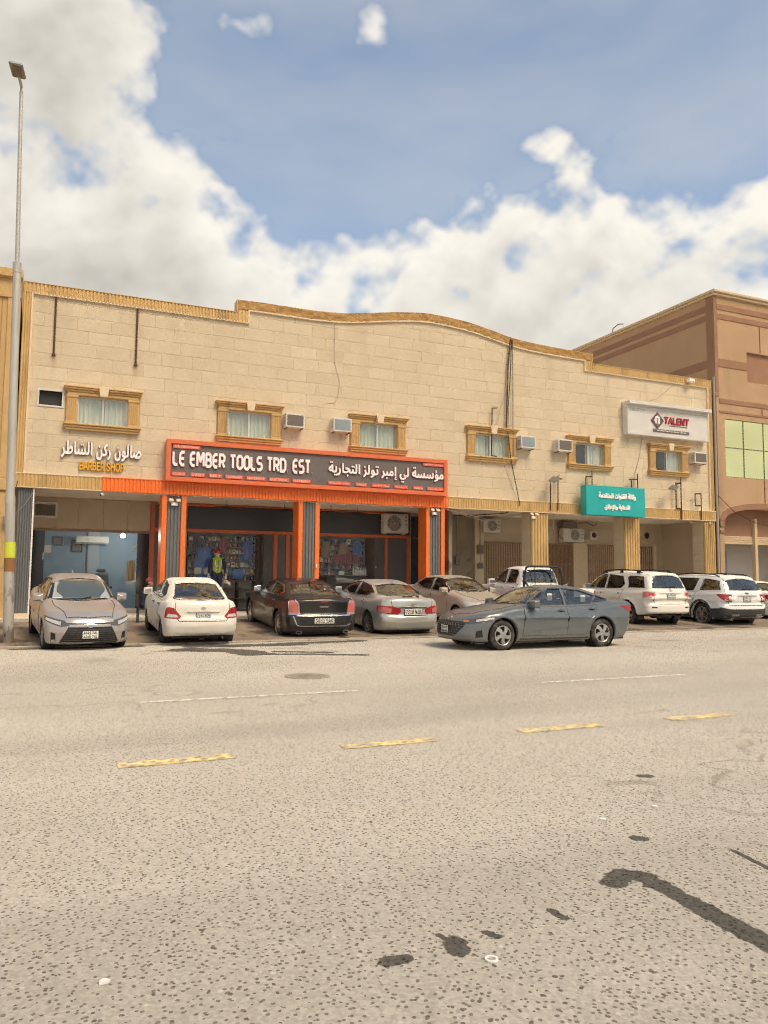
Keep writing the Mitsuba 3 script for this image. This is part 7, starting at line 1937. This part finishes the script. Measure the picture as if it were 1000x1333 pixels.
# 8 ---- white off-road wagon
def car_wagon():
    S = dict(L=4.70, W=1.84, H=1.80, R=.385, rim=.23, zb=.36, xf=1.50, xr=-1.25, belt=1.14, wb=.93, wr=.68, arch=.46,
             deck=[(2.5, .92), (2.3, 1.04), (1.9, 1.12), (1.4, 1.18), (1.1, 1.20), (0, 1.16), (-1.5, 1.18), (-2.1, 1.20), (-2.4, 1.18)],
             cabin=[(1.5, 1.0), (1.25, 1.18), (.62, 1.62), (.25, 1.75), (-.4, 1.80), (-1.2, 1.785), (-1.8, 1.74), (-2.0, 1.68), (-2.15, 1.45), (-2.27, 1.15), (-2.3, 1.0)], cabin_x=(-2.32, 1.5), cav=(-2.12, 1.2), gtaper=.05,
             sec=[(.3, .94), (.5, .985), (.75, 1.0), (1.0, .985), (1.15, .955), (1.3, .92)], nose=[(.3, .08), (.5, 0), (.9, .03), (1.1, .15)], tail=[(.35, .10), (.48, 0), (.70, .0), (.78, .06), (1.2, .07)], bowr=.16, bowf=.30, shoulder=.09, flare=.045, taper=.03, bowg=.10,
             side_windows=[[(.92, 1.21), (.02, 1.22), (0, 1.655), (.22, 1.655), (.52, 1.54)], [(-.08, 1.22), (-.86, 1.24), (-.99, 1.36), (-.82, 1.60), (-.10, 1.66)], [(-1.22, 1.27), (-1.95, 1.27), (-1.80, 1.60), (-1.20, 1.615), (-1.10, 1.58)]],
             windshield=[(0, 1.22), (.70, 1.24), (.60, 1.65), (0, 1.70)], rear_window=[(0, 1.26), (.64, 1.26), (.56, 1.63), (0, 1.65)], glass='car_glass', glass_rear='car_glass', xc=-.3, rr=.13)
    paint('paint_cream', (.80, .77, .69), .28, 0, amount=.10, low=.25)
    c = Car('parked_wagon', 'cream white off-road wagon with roof rails seen from behind, left one of the two wagons', S, 'paint_cream', place(18.55, 21.55, 88, .06, 0.6), 'car', 'cars parked outside the shops')
    c.door([(1.02, .52), (-.03, .52), (-.03, 1.17), (.98, 1.17)], (.12, 1.04), 'car_chrome'); c.door([(-.03, .52), (-.68, .52), (-.86, .80), (-1.0, 1.18), (-.03, 1.17)], (-.80, 1.05), 'car_chrome')
    c.both('tail_light_frame', c.wrap([(-1.98, .90, .93), (-1.96, .89, 1.14), (-2.12, .84, 1.155), (-2.25, .60, 1.14), (-2.27, .56, 1.0), (-2.2, .72, .93)], 148), 148, .010, .02, 'lamp_white', step=.04)
    c.both('tail_light', c.wrap([(-2.02, .88, .96), (-2.0, .87, 1.12), (-2.13, .82, 1.13), (-2.24, .62, 1.11), (-2.26, .59, 1.01), (-2.2, .72, .955)], 148), 148, .016, .02, 'tail_red_pale', step=.04)
    for y, z in ((.70, 1.05), (.80, 1.05)):
        c.both('tail_lens', affinity.translate(affinity.scale(Point(0, 0).buffer(1, 8), .04, .04), y, z), 'B', .022, .02, 'tail_red', step=.03)
    c.patch('boot_trim', sbox(-.42, 1.075, .42, 1.105), 'B', .02, .01, 'car_chrome', step=.06)
    c.plate(False, .985, ['1947 RUH', '1947 RUH'], .31, .15)
    shut(c, [(-.70, 1.24), (-.69, 1.0), (-.62, .74), (.62, .74), (.69, 1.0), (.70, 1.24)], 'B')
    c.both('reflector', sbox(.56, .615, .74, .645), 'B', .012, .01, 'car_black')
    c.patch('rear_wiper', affinity.rotate(sbox(-.28, 1.285, .18, 1.305), -6), 'B', .02, .002, 'car_black', step=.1)
    c.put('wiper_pivot', sum_hull([(c.end(.0, 1.26, False) - .005, .0, 1.25), (c.end(.0, 1.26, False) - .005, 0, 1.28)], .02), 'car_black')
    oval_emblem(c, False, 1.18, .13, .085)
    c.patch('rear_spoiler', [(-2.02, -.58), (-1.86, -.60), (-1.86, .60), (-2.02, .58)], 'T', .025, .01, 'paint_cream', step=.08)
    for s in (1, -1):
        pts = [(.35, s * .63, 1.70), (.20, s * .62, 1.80), (-.6, s * .62, 1.845), (-1.5, s * .62, 1.81), (-1.68, s * .62, 1.74)]
        k = c.put('roof_rail', tube(pts, .022, 8), 'car_black', 40)
        for x in (.2, -.65, -1.5):
            c.put('rail_foot', sum_hull([(x - .07, s * .62, 1.74), (x + .07, s * .62, 1.74), (x - .04, s * .62, 1.80), (x + .04, s * .62, 1.80)], .02), 'car_black', 40, parent=k)
    c.patch('bumper_lower', sbox(-.72, .365, .72, .42), 'B', .004, .02, 'car_plastic', step=.08)
    c.put('spare_wheel', revolve([(.0001, -.09), (.30, -.09), (.34, -.05), (.34, .05), (.30, .09), (.0001, .09)], 28).apply_translation([-1.75, 0, .36]) and trimesh.util.concatenate([revolve([(.0001, -.09), (.30, -.09), (.34, -.05), (.34, .05), (.30, .09), (.0001, .09)], 28).apply_translation([-1.80, 0, .35])]), 'car_tyre', 40)
    c.put('exhaust_pipe', tube([(-1.6, -.55, .38), (-2.2, -.55, .37)], .03, 10), 'car_dark_metal', 40)
    [c.put('mud_flap', bx(-1.74, -1.72, s * .62, s * .88, .22, .52), 'car_black') for s in (1, -1)]
    c.mirror(.86, 1.18, 'car_chrome', 1.2)
    c.wheels('star5', 'car_alloy'); c.cabin(rows=(.45, -.45, -1.3))


# 9 ---- big white wagon with dark lower body
def car_suv():
    S = dict(L=5.05, W=2.0, H=1.77, R=.385, rim=.27, zb=.26, xf=1.62, xr=-1.405, belt=1.12, wb=.93, wr=.69, arch=.45, tyre_w=.245,
             deck=[(2.7, .92), (2.45, 1.06), (2.0, 1.12), (1.4, 1.16), (1.15, 1.18), (0, 1.15), (-1.5, 1.17), (-2.2, 1.19), (-2.6, 1.17)],
             cabin=[(1.6, 1.0), (1.35, 1.15), (.66, 1.58), (.25, 1.72), (-.4, 1.77), (-1.2, 1.76), (-1.9, 1.70), (-2.1, 1.64), (-2.28, 1.42), (-2.42, 1.15), (-2.46, 1.0)], cabin_x=(-2.46, 1.6), cav=(-2.2, 1.25), gtaper=.05,
             sec=[(.2, .95), (.4, .985), (.7, 1.0), (.95, .985), (1.12, .95), (1.3, .91)], nose=[(.2, .10), (.45, 0), (.9, .03), (1.1, .18)], tail=[(.25, .14), (.40, .03), (.58, 0), (.72, .02), (.78, .06), (1.2, .05)], bowr=.20, bowf=.30, shoulder=.10, flare=.035, taper=.03, bowg=.10,
             crease=[(1.6, .98, -2.3, 1.02, .015)],
             side_windows=[[(.98, 1.19), (0, 1.20), (-.02, 1.62), (.22, 1.62), (.56, 1.50)], [(-.10, 1.20), (-.98, 1.22), (-1.10, 1.60), (-.12, 1.63)], [(-1.30, 1.24), (-2.16, 1.26), (-2.05, 1.52), (-1.52, 1.585), (-1.38, 1.58)]],
             windshield=[(0, 1.20), (.76, 1.22), (.64, 1.61), (0, 1.66)], rear_window=[(0, 1.235), (.76, 1.24), (.66, 1.58), (0, 1.61)], glass='car_glass', glass_rear='car_glass', xc=-.4, rr=.13)
    paint('paint_white', (.80, .79, .77), .25, 0, amount=.12, low=.15)
    c = Car('parked_wagon', 'large clean white wagon with dark grey lower bumper, right one of the two wagons', S, 'paint_white', place(21.6, 21.35, 86.2, .0, 0.0), 'car', 'cars parked outside the shops')
    c.door([(1.1, .42), (-.05, .42), (-.05, 1.15), (1.05, 1.15)], (.10, 1.0)); c.door([(-.05, .42), (-.80, .42), (-1.0, .80), (-1.14, 1.17), (-.05, 1.15)], (-.92, 1.02))
    tl = [(-2.12, .96, 1.08), (-2.2, .94, 1.10), (-2.42, .60, 1.09), (-2.43, .60, .84), (-2.36, .76, .83), (-2.25, .92, .95)]
    c.both('tail_light', c.wrap(tl, 146), 146, .010, .02, 'tail_red', step=.04)
    c.both('tail_lens', c.wrap([(-2.39, .70, 1.03), (-2.42, .62, 1.03), (-2.43, .62, .87), (-2.39, .70, .87)], 146), 146, .016, .02, 'lamp_white', step=.04)
    c.patch('boot_trim', sbox(-.40, 1.015, .40, 1.06), 'B', .02, .01, 'car_alloy', step=.06)
    c.plate(False, .925, ['5580 JED', '5580 JED'], .31, .15)
    shut(c, [(-.80, 1.22), (-.78, 1.0), (-.70, .73), (.70, .73), (.78, 1.0), (.80, 1.22)], 'B')
    c.patch('rear_strip', sbox(-.70, .715, .70, .727), 'B', .008, .01, 'tail_red', step=.08)
    c.patch('bumper_lower', [(-.96, .66), (-.70, .60), (.70, .60), (.96, .66), (.96, .27), (-.96, .27)], 'B', .008, .02, 'car_plastic', step=.06)
    c.both('bumper_side', [(-1.86, .27), (-2.36, .27), (-2.36, .64), (-1.84, .60)], 'L', .008, .02, 'car_plastic', step=.06)
    c.both('sill_cladding', [(1.16, .27), (-.96, .27), (-.96, .42), (1.16, .42)], 'L', .01, .02, 'car_plastic', step=.1)
    for xw in (S['xf'], S['xr']):
        ring = Point(xw, S['R']).buffer(.525, 20).difference(Point(xw, S['R']).buffer(.452, 20)).intersection(sbox(-3, .28, 3, 1.2))
        c.both('arch_cladding', ring, 'L', .012, .015, 'car_plastic', step=.06)
    c.both('skid_plate', [(.36, .36), (.62, .36), (.66, .42), (.36, .43)], 'B', .018, .02, 'car_alloy', step=.05)
    c.patch('bumper_step', sbox(-.66, .47, .66, .485), 'B', .018, .02, 'car_black', step=.08)
    for y in (.52, -.52):
        c.put('exhaust_tip', affinity_tube(c.end(y, .32, False) - .02, y, .30, .07, .03), 'car_chrome', 40)
    c.patch('rear_wiper', affinity.rotate(sbox(-.32, 1.27, .06, 1.285), -3), 'B', .02, .002, 'car_black', step=.1)
    oval_emblem(c, False, 1.125, .16, .065, mat='car_alloy_dark', kind='plain')
    c.patch('rear_spoiler', [(-2.14, -.64), (-1.94, -.66), (-1.94, .66), (-2.14, .64)], 'T', .025, .01, 'paint_white', step=.08)
    for s in (1, -1):
        pts = [(.45, s * .66, 1.66), (.25, s * .65, 1.755), (-.6, s * .64, 1.80), (-1.7, s * .64, 1.755), (-1.95, s * .64, 1.68)]
        c.put('roof_rail', tube(pts, .022, 8), 'car_black', 40)
    c.mirror(.92, 1.16, 'paint_white', 1.2)
    c.wheels('twin5', 'car_alloy'); c.cabin(rows=(.45, -.45, -1.35)); antenna(c, -1.5, 'car_black')


# 10 ---- white sedan cut by the right edge
def car_white_right():
    S = dict(L=4.45, W=1.73, H=1.46, R=.30, rim=.195, zb=.19, xf=1.36, xr=-1.24, belt=.94, wb=.90, wr=.62,
             deck=[(2.3, .70), (2.1, .82), (1.6, .93), (1.1, 1.0), (.9, 1.02), (0, .98), (-1.1, 1.0), (-1.6, 1.08), (-2.2, 1.08)],
             cabin=[(1.3, .85), (1.1, 1.0), (.35, 1.36), (0, 1.44), (-.35, 1.46), (-.8, 1.43), (-1.3, 1.26), (-1.7, 1.08), (-1.85, .97)], cabin_x=(-1.85, 1.3), cav=(-1.45, 1.0),
             sec=SEC, nose=[(.2, .12), (.5, 0), (.7, .06), (.9, .25)], tail=[(.2, .12), (.35, .03), (.5, 0), (.66, .02), (.72, .06), (1.05, .06)], bowr=.24, bowf=.34,
             side_windows=[[(.78, 1.03), (-.20, 1.03), (-.22, 1.365), (.02, 1.36), (.30, 1.28)], [(-.29, 1.03), (-.85, 1.05), (-1.15, 1.14), (-.85, 1.31), (-.31, 1.365)]],
             windshield=[(0, 1.03), (.64, 1.05), (.54, 1.36), (0, 1.39)], rear_window=[(0, 1.10), (.60, 1.105), (.49, 1.35), (0, 1.375)], xc=-.05)
    paint('paint_white_right', (.78, .77, .74), .28, 0, amount=.12, low=.25)
    c = Car('parked_sedan', 'white sedan with red tail lights cut off by the right edge of the photo', S, 'paint_white_right', place(25.2, 22.4, 88, .1, 1.0), 'car', 'cars parked outside the shops')
    c.door([(.85, .30), (-.25, .30), (-.25, .97), (.80, .98)], (-.12, .86)); c.door([(-.25, .30), (-.72, .30), (-.90, .60), (-1.05, .98), (-.25, .97)], (-.90, .88))
    c.both('tail_light', c.wrap([(-1.82, .86, .80), (-1.85, .85, .97), (-2.06, .72, .96), (-2.16, .50, .88), (-2.17, .48, .76), (-2.05, .72, .74)], 148), 148, .010, .02, 'tail_red', step=.04)
    c.plate(False, .74, ['9034 BNA', '9034 BNA'], .31, .15)
    shut(c, [(-.60, 1.04), (-.60, .72), (-.52, .64), (.52, .64), (.60, .72), (.60, 1.04)], 'B')
    oval_emblem(c, False, .90, .12, .065, kind='slant')
    c.mirror(.72, 1.0, 'paint_white_right')
    c.wheels('spoke7', 'car_alloy'); c.cabin()


CARS = [car_taupe, car_white_old, car_black_saloon, car_silver, car_beige, car_pickup, car_bluegrey, car_wagon, car_suv, car_white_right]
for f in CARS:
    f()
# ------------------------------------------------------------------ figures
bsdf('skin', (.36, .19, .115), .55)
bsdf('hair', (.018, .014, .012), .6)
bsdf('cloth_dark', (.030, .028, .036), .85)
bsdf('cloth_navy', (.030, .036, .085), .85)
bsdf('cloth_red', (.22, .035, .04), .8)
bsdf('hi_vis', (.46, .68, .02), .6)
bsdf('reflective', (.62, .62, .58), .35, metallic=.4)
bsdf('dummy_pale', (.55, .52, .47), .5)
bsdf('helmet_red', (.50, .035, .03), .3, coat=.6)


def bones(pairs, edge=.02, taubin=8):
    ms = []
    for a, ra, b, rb in pairs:
        s = trimesh.creation.icosphere(subdivisions=2, radius=1.0).vertices
        ms.append(m3.Manifold.hull_points(np.vstack([s * ra + np.array(a), s * rb + np.array(b)])))
    m = m3.Manifold.batch_boolean(ms, m3.OpType.Add).refine_to_length(edge)
    t = from_m3(m)
    trimesh.smoothing.filter_taubin(t, lamb=.5, nu=-.53, iterations=taubin)
    return t


def hand(wrist, direction, side, curl=.5):
    """palm and five fingers as one list of bones"""
    d = np.array(direction, float); d /= np.linalg.norm(d)
    s = np.cross(d, [0, 0, 1.0]); s = s / (np.linalg.norm(s) + 1e-9) * side
    n = np.cross(s, d)
    if n[2] > 0:
        n = -n
    w = np.array(wrist, float)
    out = [(w, .028, w + d * .085 + s * .025, .020), (w, .028, w + d * .085 - s * .025, .020)]
    for i, (o, ln) in enumerate(((-.034, .060), (-.011, .075), (.012, .082), (.034, .072))):
        k = w + d * .085 + s * o
        b = k + (d * math.cos(curl * .6) + n * math.sin(curl * .6)) * ln * .5
        c = b + (d * math.cos(curl * 1.6) + n * math.sin(curl * 1.6)) * ln * .5
        out += [(k, .0105, b, .0095), (b, .0095, c, .0085)]
    t0 = w + d * .03 + s * .035
    t1 = t0 + (d * .6 + s * .7 + n * .3) * .045
    out += [(t0, .014, t1, .011), (t1, .011, t1 + (d * .9 + n * .3) * .035, .0095)]
    return out


def head_mesh(c, f, r=.1):
    """head with nose, brow, jaw and ears; c centre, f the direction it looks"""
    c = np.array(c, float); f = np.array(f, float); f /= np.linalg.norm(f)
    s = np.cross(f, [0, 0, 1.0]); u = np.array([0, 0, 1.0])
    P = lambda a, b, h: c + f * a + s * b + u * h
    b = [(P(-.015, 0, .035), .086, P(.01, 0, .01), .083), (P(.035, 0, -.03), .060, P(.055, 0, -.085), .036), (P(.085, 0, .01), .012, P(.102, 0, -.022), .015), (P(.075, -.03, .022), .016, P(.075, .03, .022), .016), (P(.082, -.018, -.055), .010, P(.082, .018, -.055), .010), (P(0, -.082, 0), .020, P(-.005, -.086, -.03), .012), (P(0, .082, 0), .020, P(-.005, .086, -.03), .012), (P(-.01, 0, -.05), .055, P(-.02, 0, -.16), .052)]
    return b, P


# person sitting beside the nose of the old white car, facing right
gx_, gy_ = 2.52, 22.85
gz = apron_z(gy_) + .004
k = thing('person', 'person in dark clothes with a dark red cap sitting beside the white sedan, facing right', 'person')
hp = lambda x, y, z: np.array([gx_ + x, gy_ + y, gz + z])
hb, P_ = head_mesh(hp(.05, 0, 1.12), (1, -.25, -.12))
cl_b = [(hp(-.08, 0, .52), .16, hp(-.02, 0, .80), .165), (hp(-.02, 0, .80), .165, hp(.0, 0, .92), .10), (hp(.0, -.18, .90), .068, hp(.0, .18, .90), .068), (hp(-.01, -.20, .90), .062, hp(.06, -.25, .64), .052), (hp(.06, -.25, .64), .052, hp(.40, -.20, .655), .042), (hp(-.01, .20, .90), .062, hp(.06, .25, .64), .052), (hp(.06, .25, .64), .052, hp(.40, .20, .655), .042)]
cl = bones(cl_b, .03, 8)
add(k, 'shirt', cl, 'cloth_dark', smooth=True)
tr_b = [(hp(-.06, -.09, .50), .11, hp(.38, -.12, .50), .078), (hp(-.06, .09, .50), .11, hp(.38, .12, .50), .078), (hp(.38, -.12, .50), .078, hp(.34, -.12, .10), .052), (hp(.38, .12, .50), .078, hp(.34, .12, .10), .052), (hp(-.08, -.07, .50), .12, hp(-.08, .07, .50), .12)]
tr = bones(tr_b, .03, 8)
add(k, 'trousers', tr, 'cloth_navy', smooth=True)
sk = bones(hb + hand(hp(.50, -.20, .62), (1, .1, -.35), 1) + hand(hp(.50, .20, .62), (1, -.1, -.35), -1) + [(hp(.36, -.20, .66), .034, hp(.50, -.20, .62), .027), (hp(.36, .20, .66), .034, hp(.50, .20, .62), .027)] + [(a, ra * .82, b, rb * .82) for a, ra, b, rb in cl_b + tr_b], .014, 6)
add(k, 'body', sk, 'skin', smooth=True)
for s in (-1, 1):
    add(k, 'shoe', bones([(hp(.30, s * .12, .045), .042, hp(.50, s * .12, .035), .035)], .02, 4), 'black_matt', smooth=True)
capm = bones([(P_(-.02, 0, .05), .094, P_(.0, 0, .06), .090), (P_(.07, 0, .055), .03, P_(.13, 0, .045), .012)], .015, 6)
add(k, 'cap', capm, 'cloth_red', smooth=True)
hr = bones([(P_(-.04, 0, -.01), .080, P_(-.04, 0, .02), .084)], .015, 4)
add(k, 'hair', hr, 'hair', smooth=True)
for s in (-1, 1):
    e = trimesh.creation.icosphere(subdivisions=2, radius=.012); e.apply_translation(P_(.084, s * .032, .008)); add(k, 'eye', e, 'hair', smooth=True)
c_ = thing('plastic_chair', 'dark plastic chair under the person beside the white sedan', 'chair')
add(c_, 'seat', rbox(gx_ - .22, gx_ + .20, gy_ - .22, gy_ + .22, gz + .355, gz + .39, .012), 'car_plastic')
add(c_, 'backrest', rbox(gx_ - .30, gx_ - .26, gy_ - .20, gy_ + .20, gz + .45, gz + .80, .012), 'car_plastic')
for sx in (-.24, .18):
    for sy in (-.19, .19):
        add(c_, 'leg', bar((gx_ + sx, gy_ + sy, gz), (gx_ + sx, gy_ + sy, gz + (.80 if sx < 0 else .36)), .014), 'car_plastic')

# shop dummy in hi-vis vest and red helmet on a plinth in front of the left tool shop
mx, my, mz = 5.26, BY - .42, PZ
pl_h = .42
k = thing('plinth', 'dark box plinth under the shop dummy in the yellow vest', 'plinth')
add(k, 'block', rbox(mx - .28, mx + .28, my - .22, my + .22, mz, mz + pl_h - .03, .01), 'good_dark')
add(k, 'top', rbox(mx - .30, mx + .30, my - .24, my + .24, mz + pl_h - .029, mz + pl_h, .008), 'car_plastic')
k = thing('shop_dummy', 'shop dummy in yellow hi-vis vest and red helmet in front of the left tool shop', 'mannequin')
q = lambda x, y, z: np.array([mx + x, my + y, mz + pl_h + z])
hb, P_ = head_mesh(q(0, -.02, 1.58), (0, -1, 0))
hnd = []
for s in (-1, 1):
    hnd += hand(q(s * .30, -.05, .84), (s * .06, -.1, -1), s, .4) + [(q(s * .29, -.04, .92), .032, q(s * .30, -.05, .84), .026)]
su = [(q(0, 0, .95), .13, q(0, 0, 1.25), .15), (q(0, 0, 1.25), .15, q(0, 0, 1.36), .12), (q(-.17, 0, 1.36), .062, q(.17, 0, 1.36), .062)]
for s in (-1, 1):
    su += [(q(s * .20, 0, 1.36), .060, q(s * .27, .0, 1.10), .050), (q(s * .27, 0, 1.10), .050, q(s * .29, -.04, .90), .040), (q(s * .085, 0, .92), .10, q(s * .10, 0, .50), .075), (q(s * .10, 0, .50), .075, q(s * .10, 0, .08), .055)]
add(k, 'body', bones(hb + hnd + [(a, ra * .8, b, rb * .8) for a, ra, b, rb in su], .014, 6), 'dummy_pale', smooth=True)
add(k, 'coverall', bones(su, .03, 8), 'cloth_navy', smooth=True)
for s in (-1, 1):
    add(k, 'boot', bones([(q(s * .10, .03, .05), .05, q(s * .10, -.13, .04), .042)], .02, 4), 'black_matt', smooth=True)
vest = bones([(q(0, -.005, 1.0), .150, q(0, -.005, 1.25), .172), (q(0, -.005, 1.25), .172, q(0, 0, 1.37), .13), (q(-.13, 0, 1.38), .07, q(.13, 0, 1.38), .07)], .03, 8)
v = add(k, 'vest', vest, 'hi_vis', smooth=True)


def ringband(z, h, mesh, off=.006):
    sec = trimesh.intersections.mesh_plane(mesh, [0, 0, 1], [0, 0, z])
    pts = sec.reshape(-1, 3)
    from shapely.geometry import MultiPoint
    hull = MultiPoint(pts[:, :2]).convex_hull.buffer(off)
    b = extr(hull.difference(hull.buffer(-.012)), h); b.apply_translation([0, 0, z - h / 2]); return b


for z in (1.02, 1.15):
    add(v, 'reflective_band', ringband(mz + pl_h + z, .045, vest), 'reflective')
for s in (-1, 1):
    add(v, 'reflective_strap', rbox(mx + s * .10 - .022, mx + s * .10 + .022, my - .185, my - .15, mz + pl_h + 1.17, mz + pl_h + 1.36, .006), 'reflective')
add(v, 'zip', rbox(mx - .008, mx + .008, my - .186, my - .16, mz + pl_h + .93, mz + pl_h + 1.34, .002), 'black_matt')
hel = revolve([(.0001, .125), (.05, .118), (.09, .085), (.108, .03), (.112, 0), (.135, -.008), (.135, -.016), (.105, -.012), (.10, .02), (.0001, .10)], 28)
hel.apply_scale([1, 1.15, 1]); hel.apply_translation(P_(-.0, 0, .055)); add(k, 'helmet', fix_out(hel), 'helmet_red', smooth=40)
add(k, 'mask', sum_hull([P_(.085, -.03, -.06), P_(.085, .03, -.06), P_(.10, 0, -.045), P_(.08, 0, -.09)], .012), 'letter_white', smooth=40)
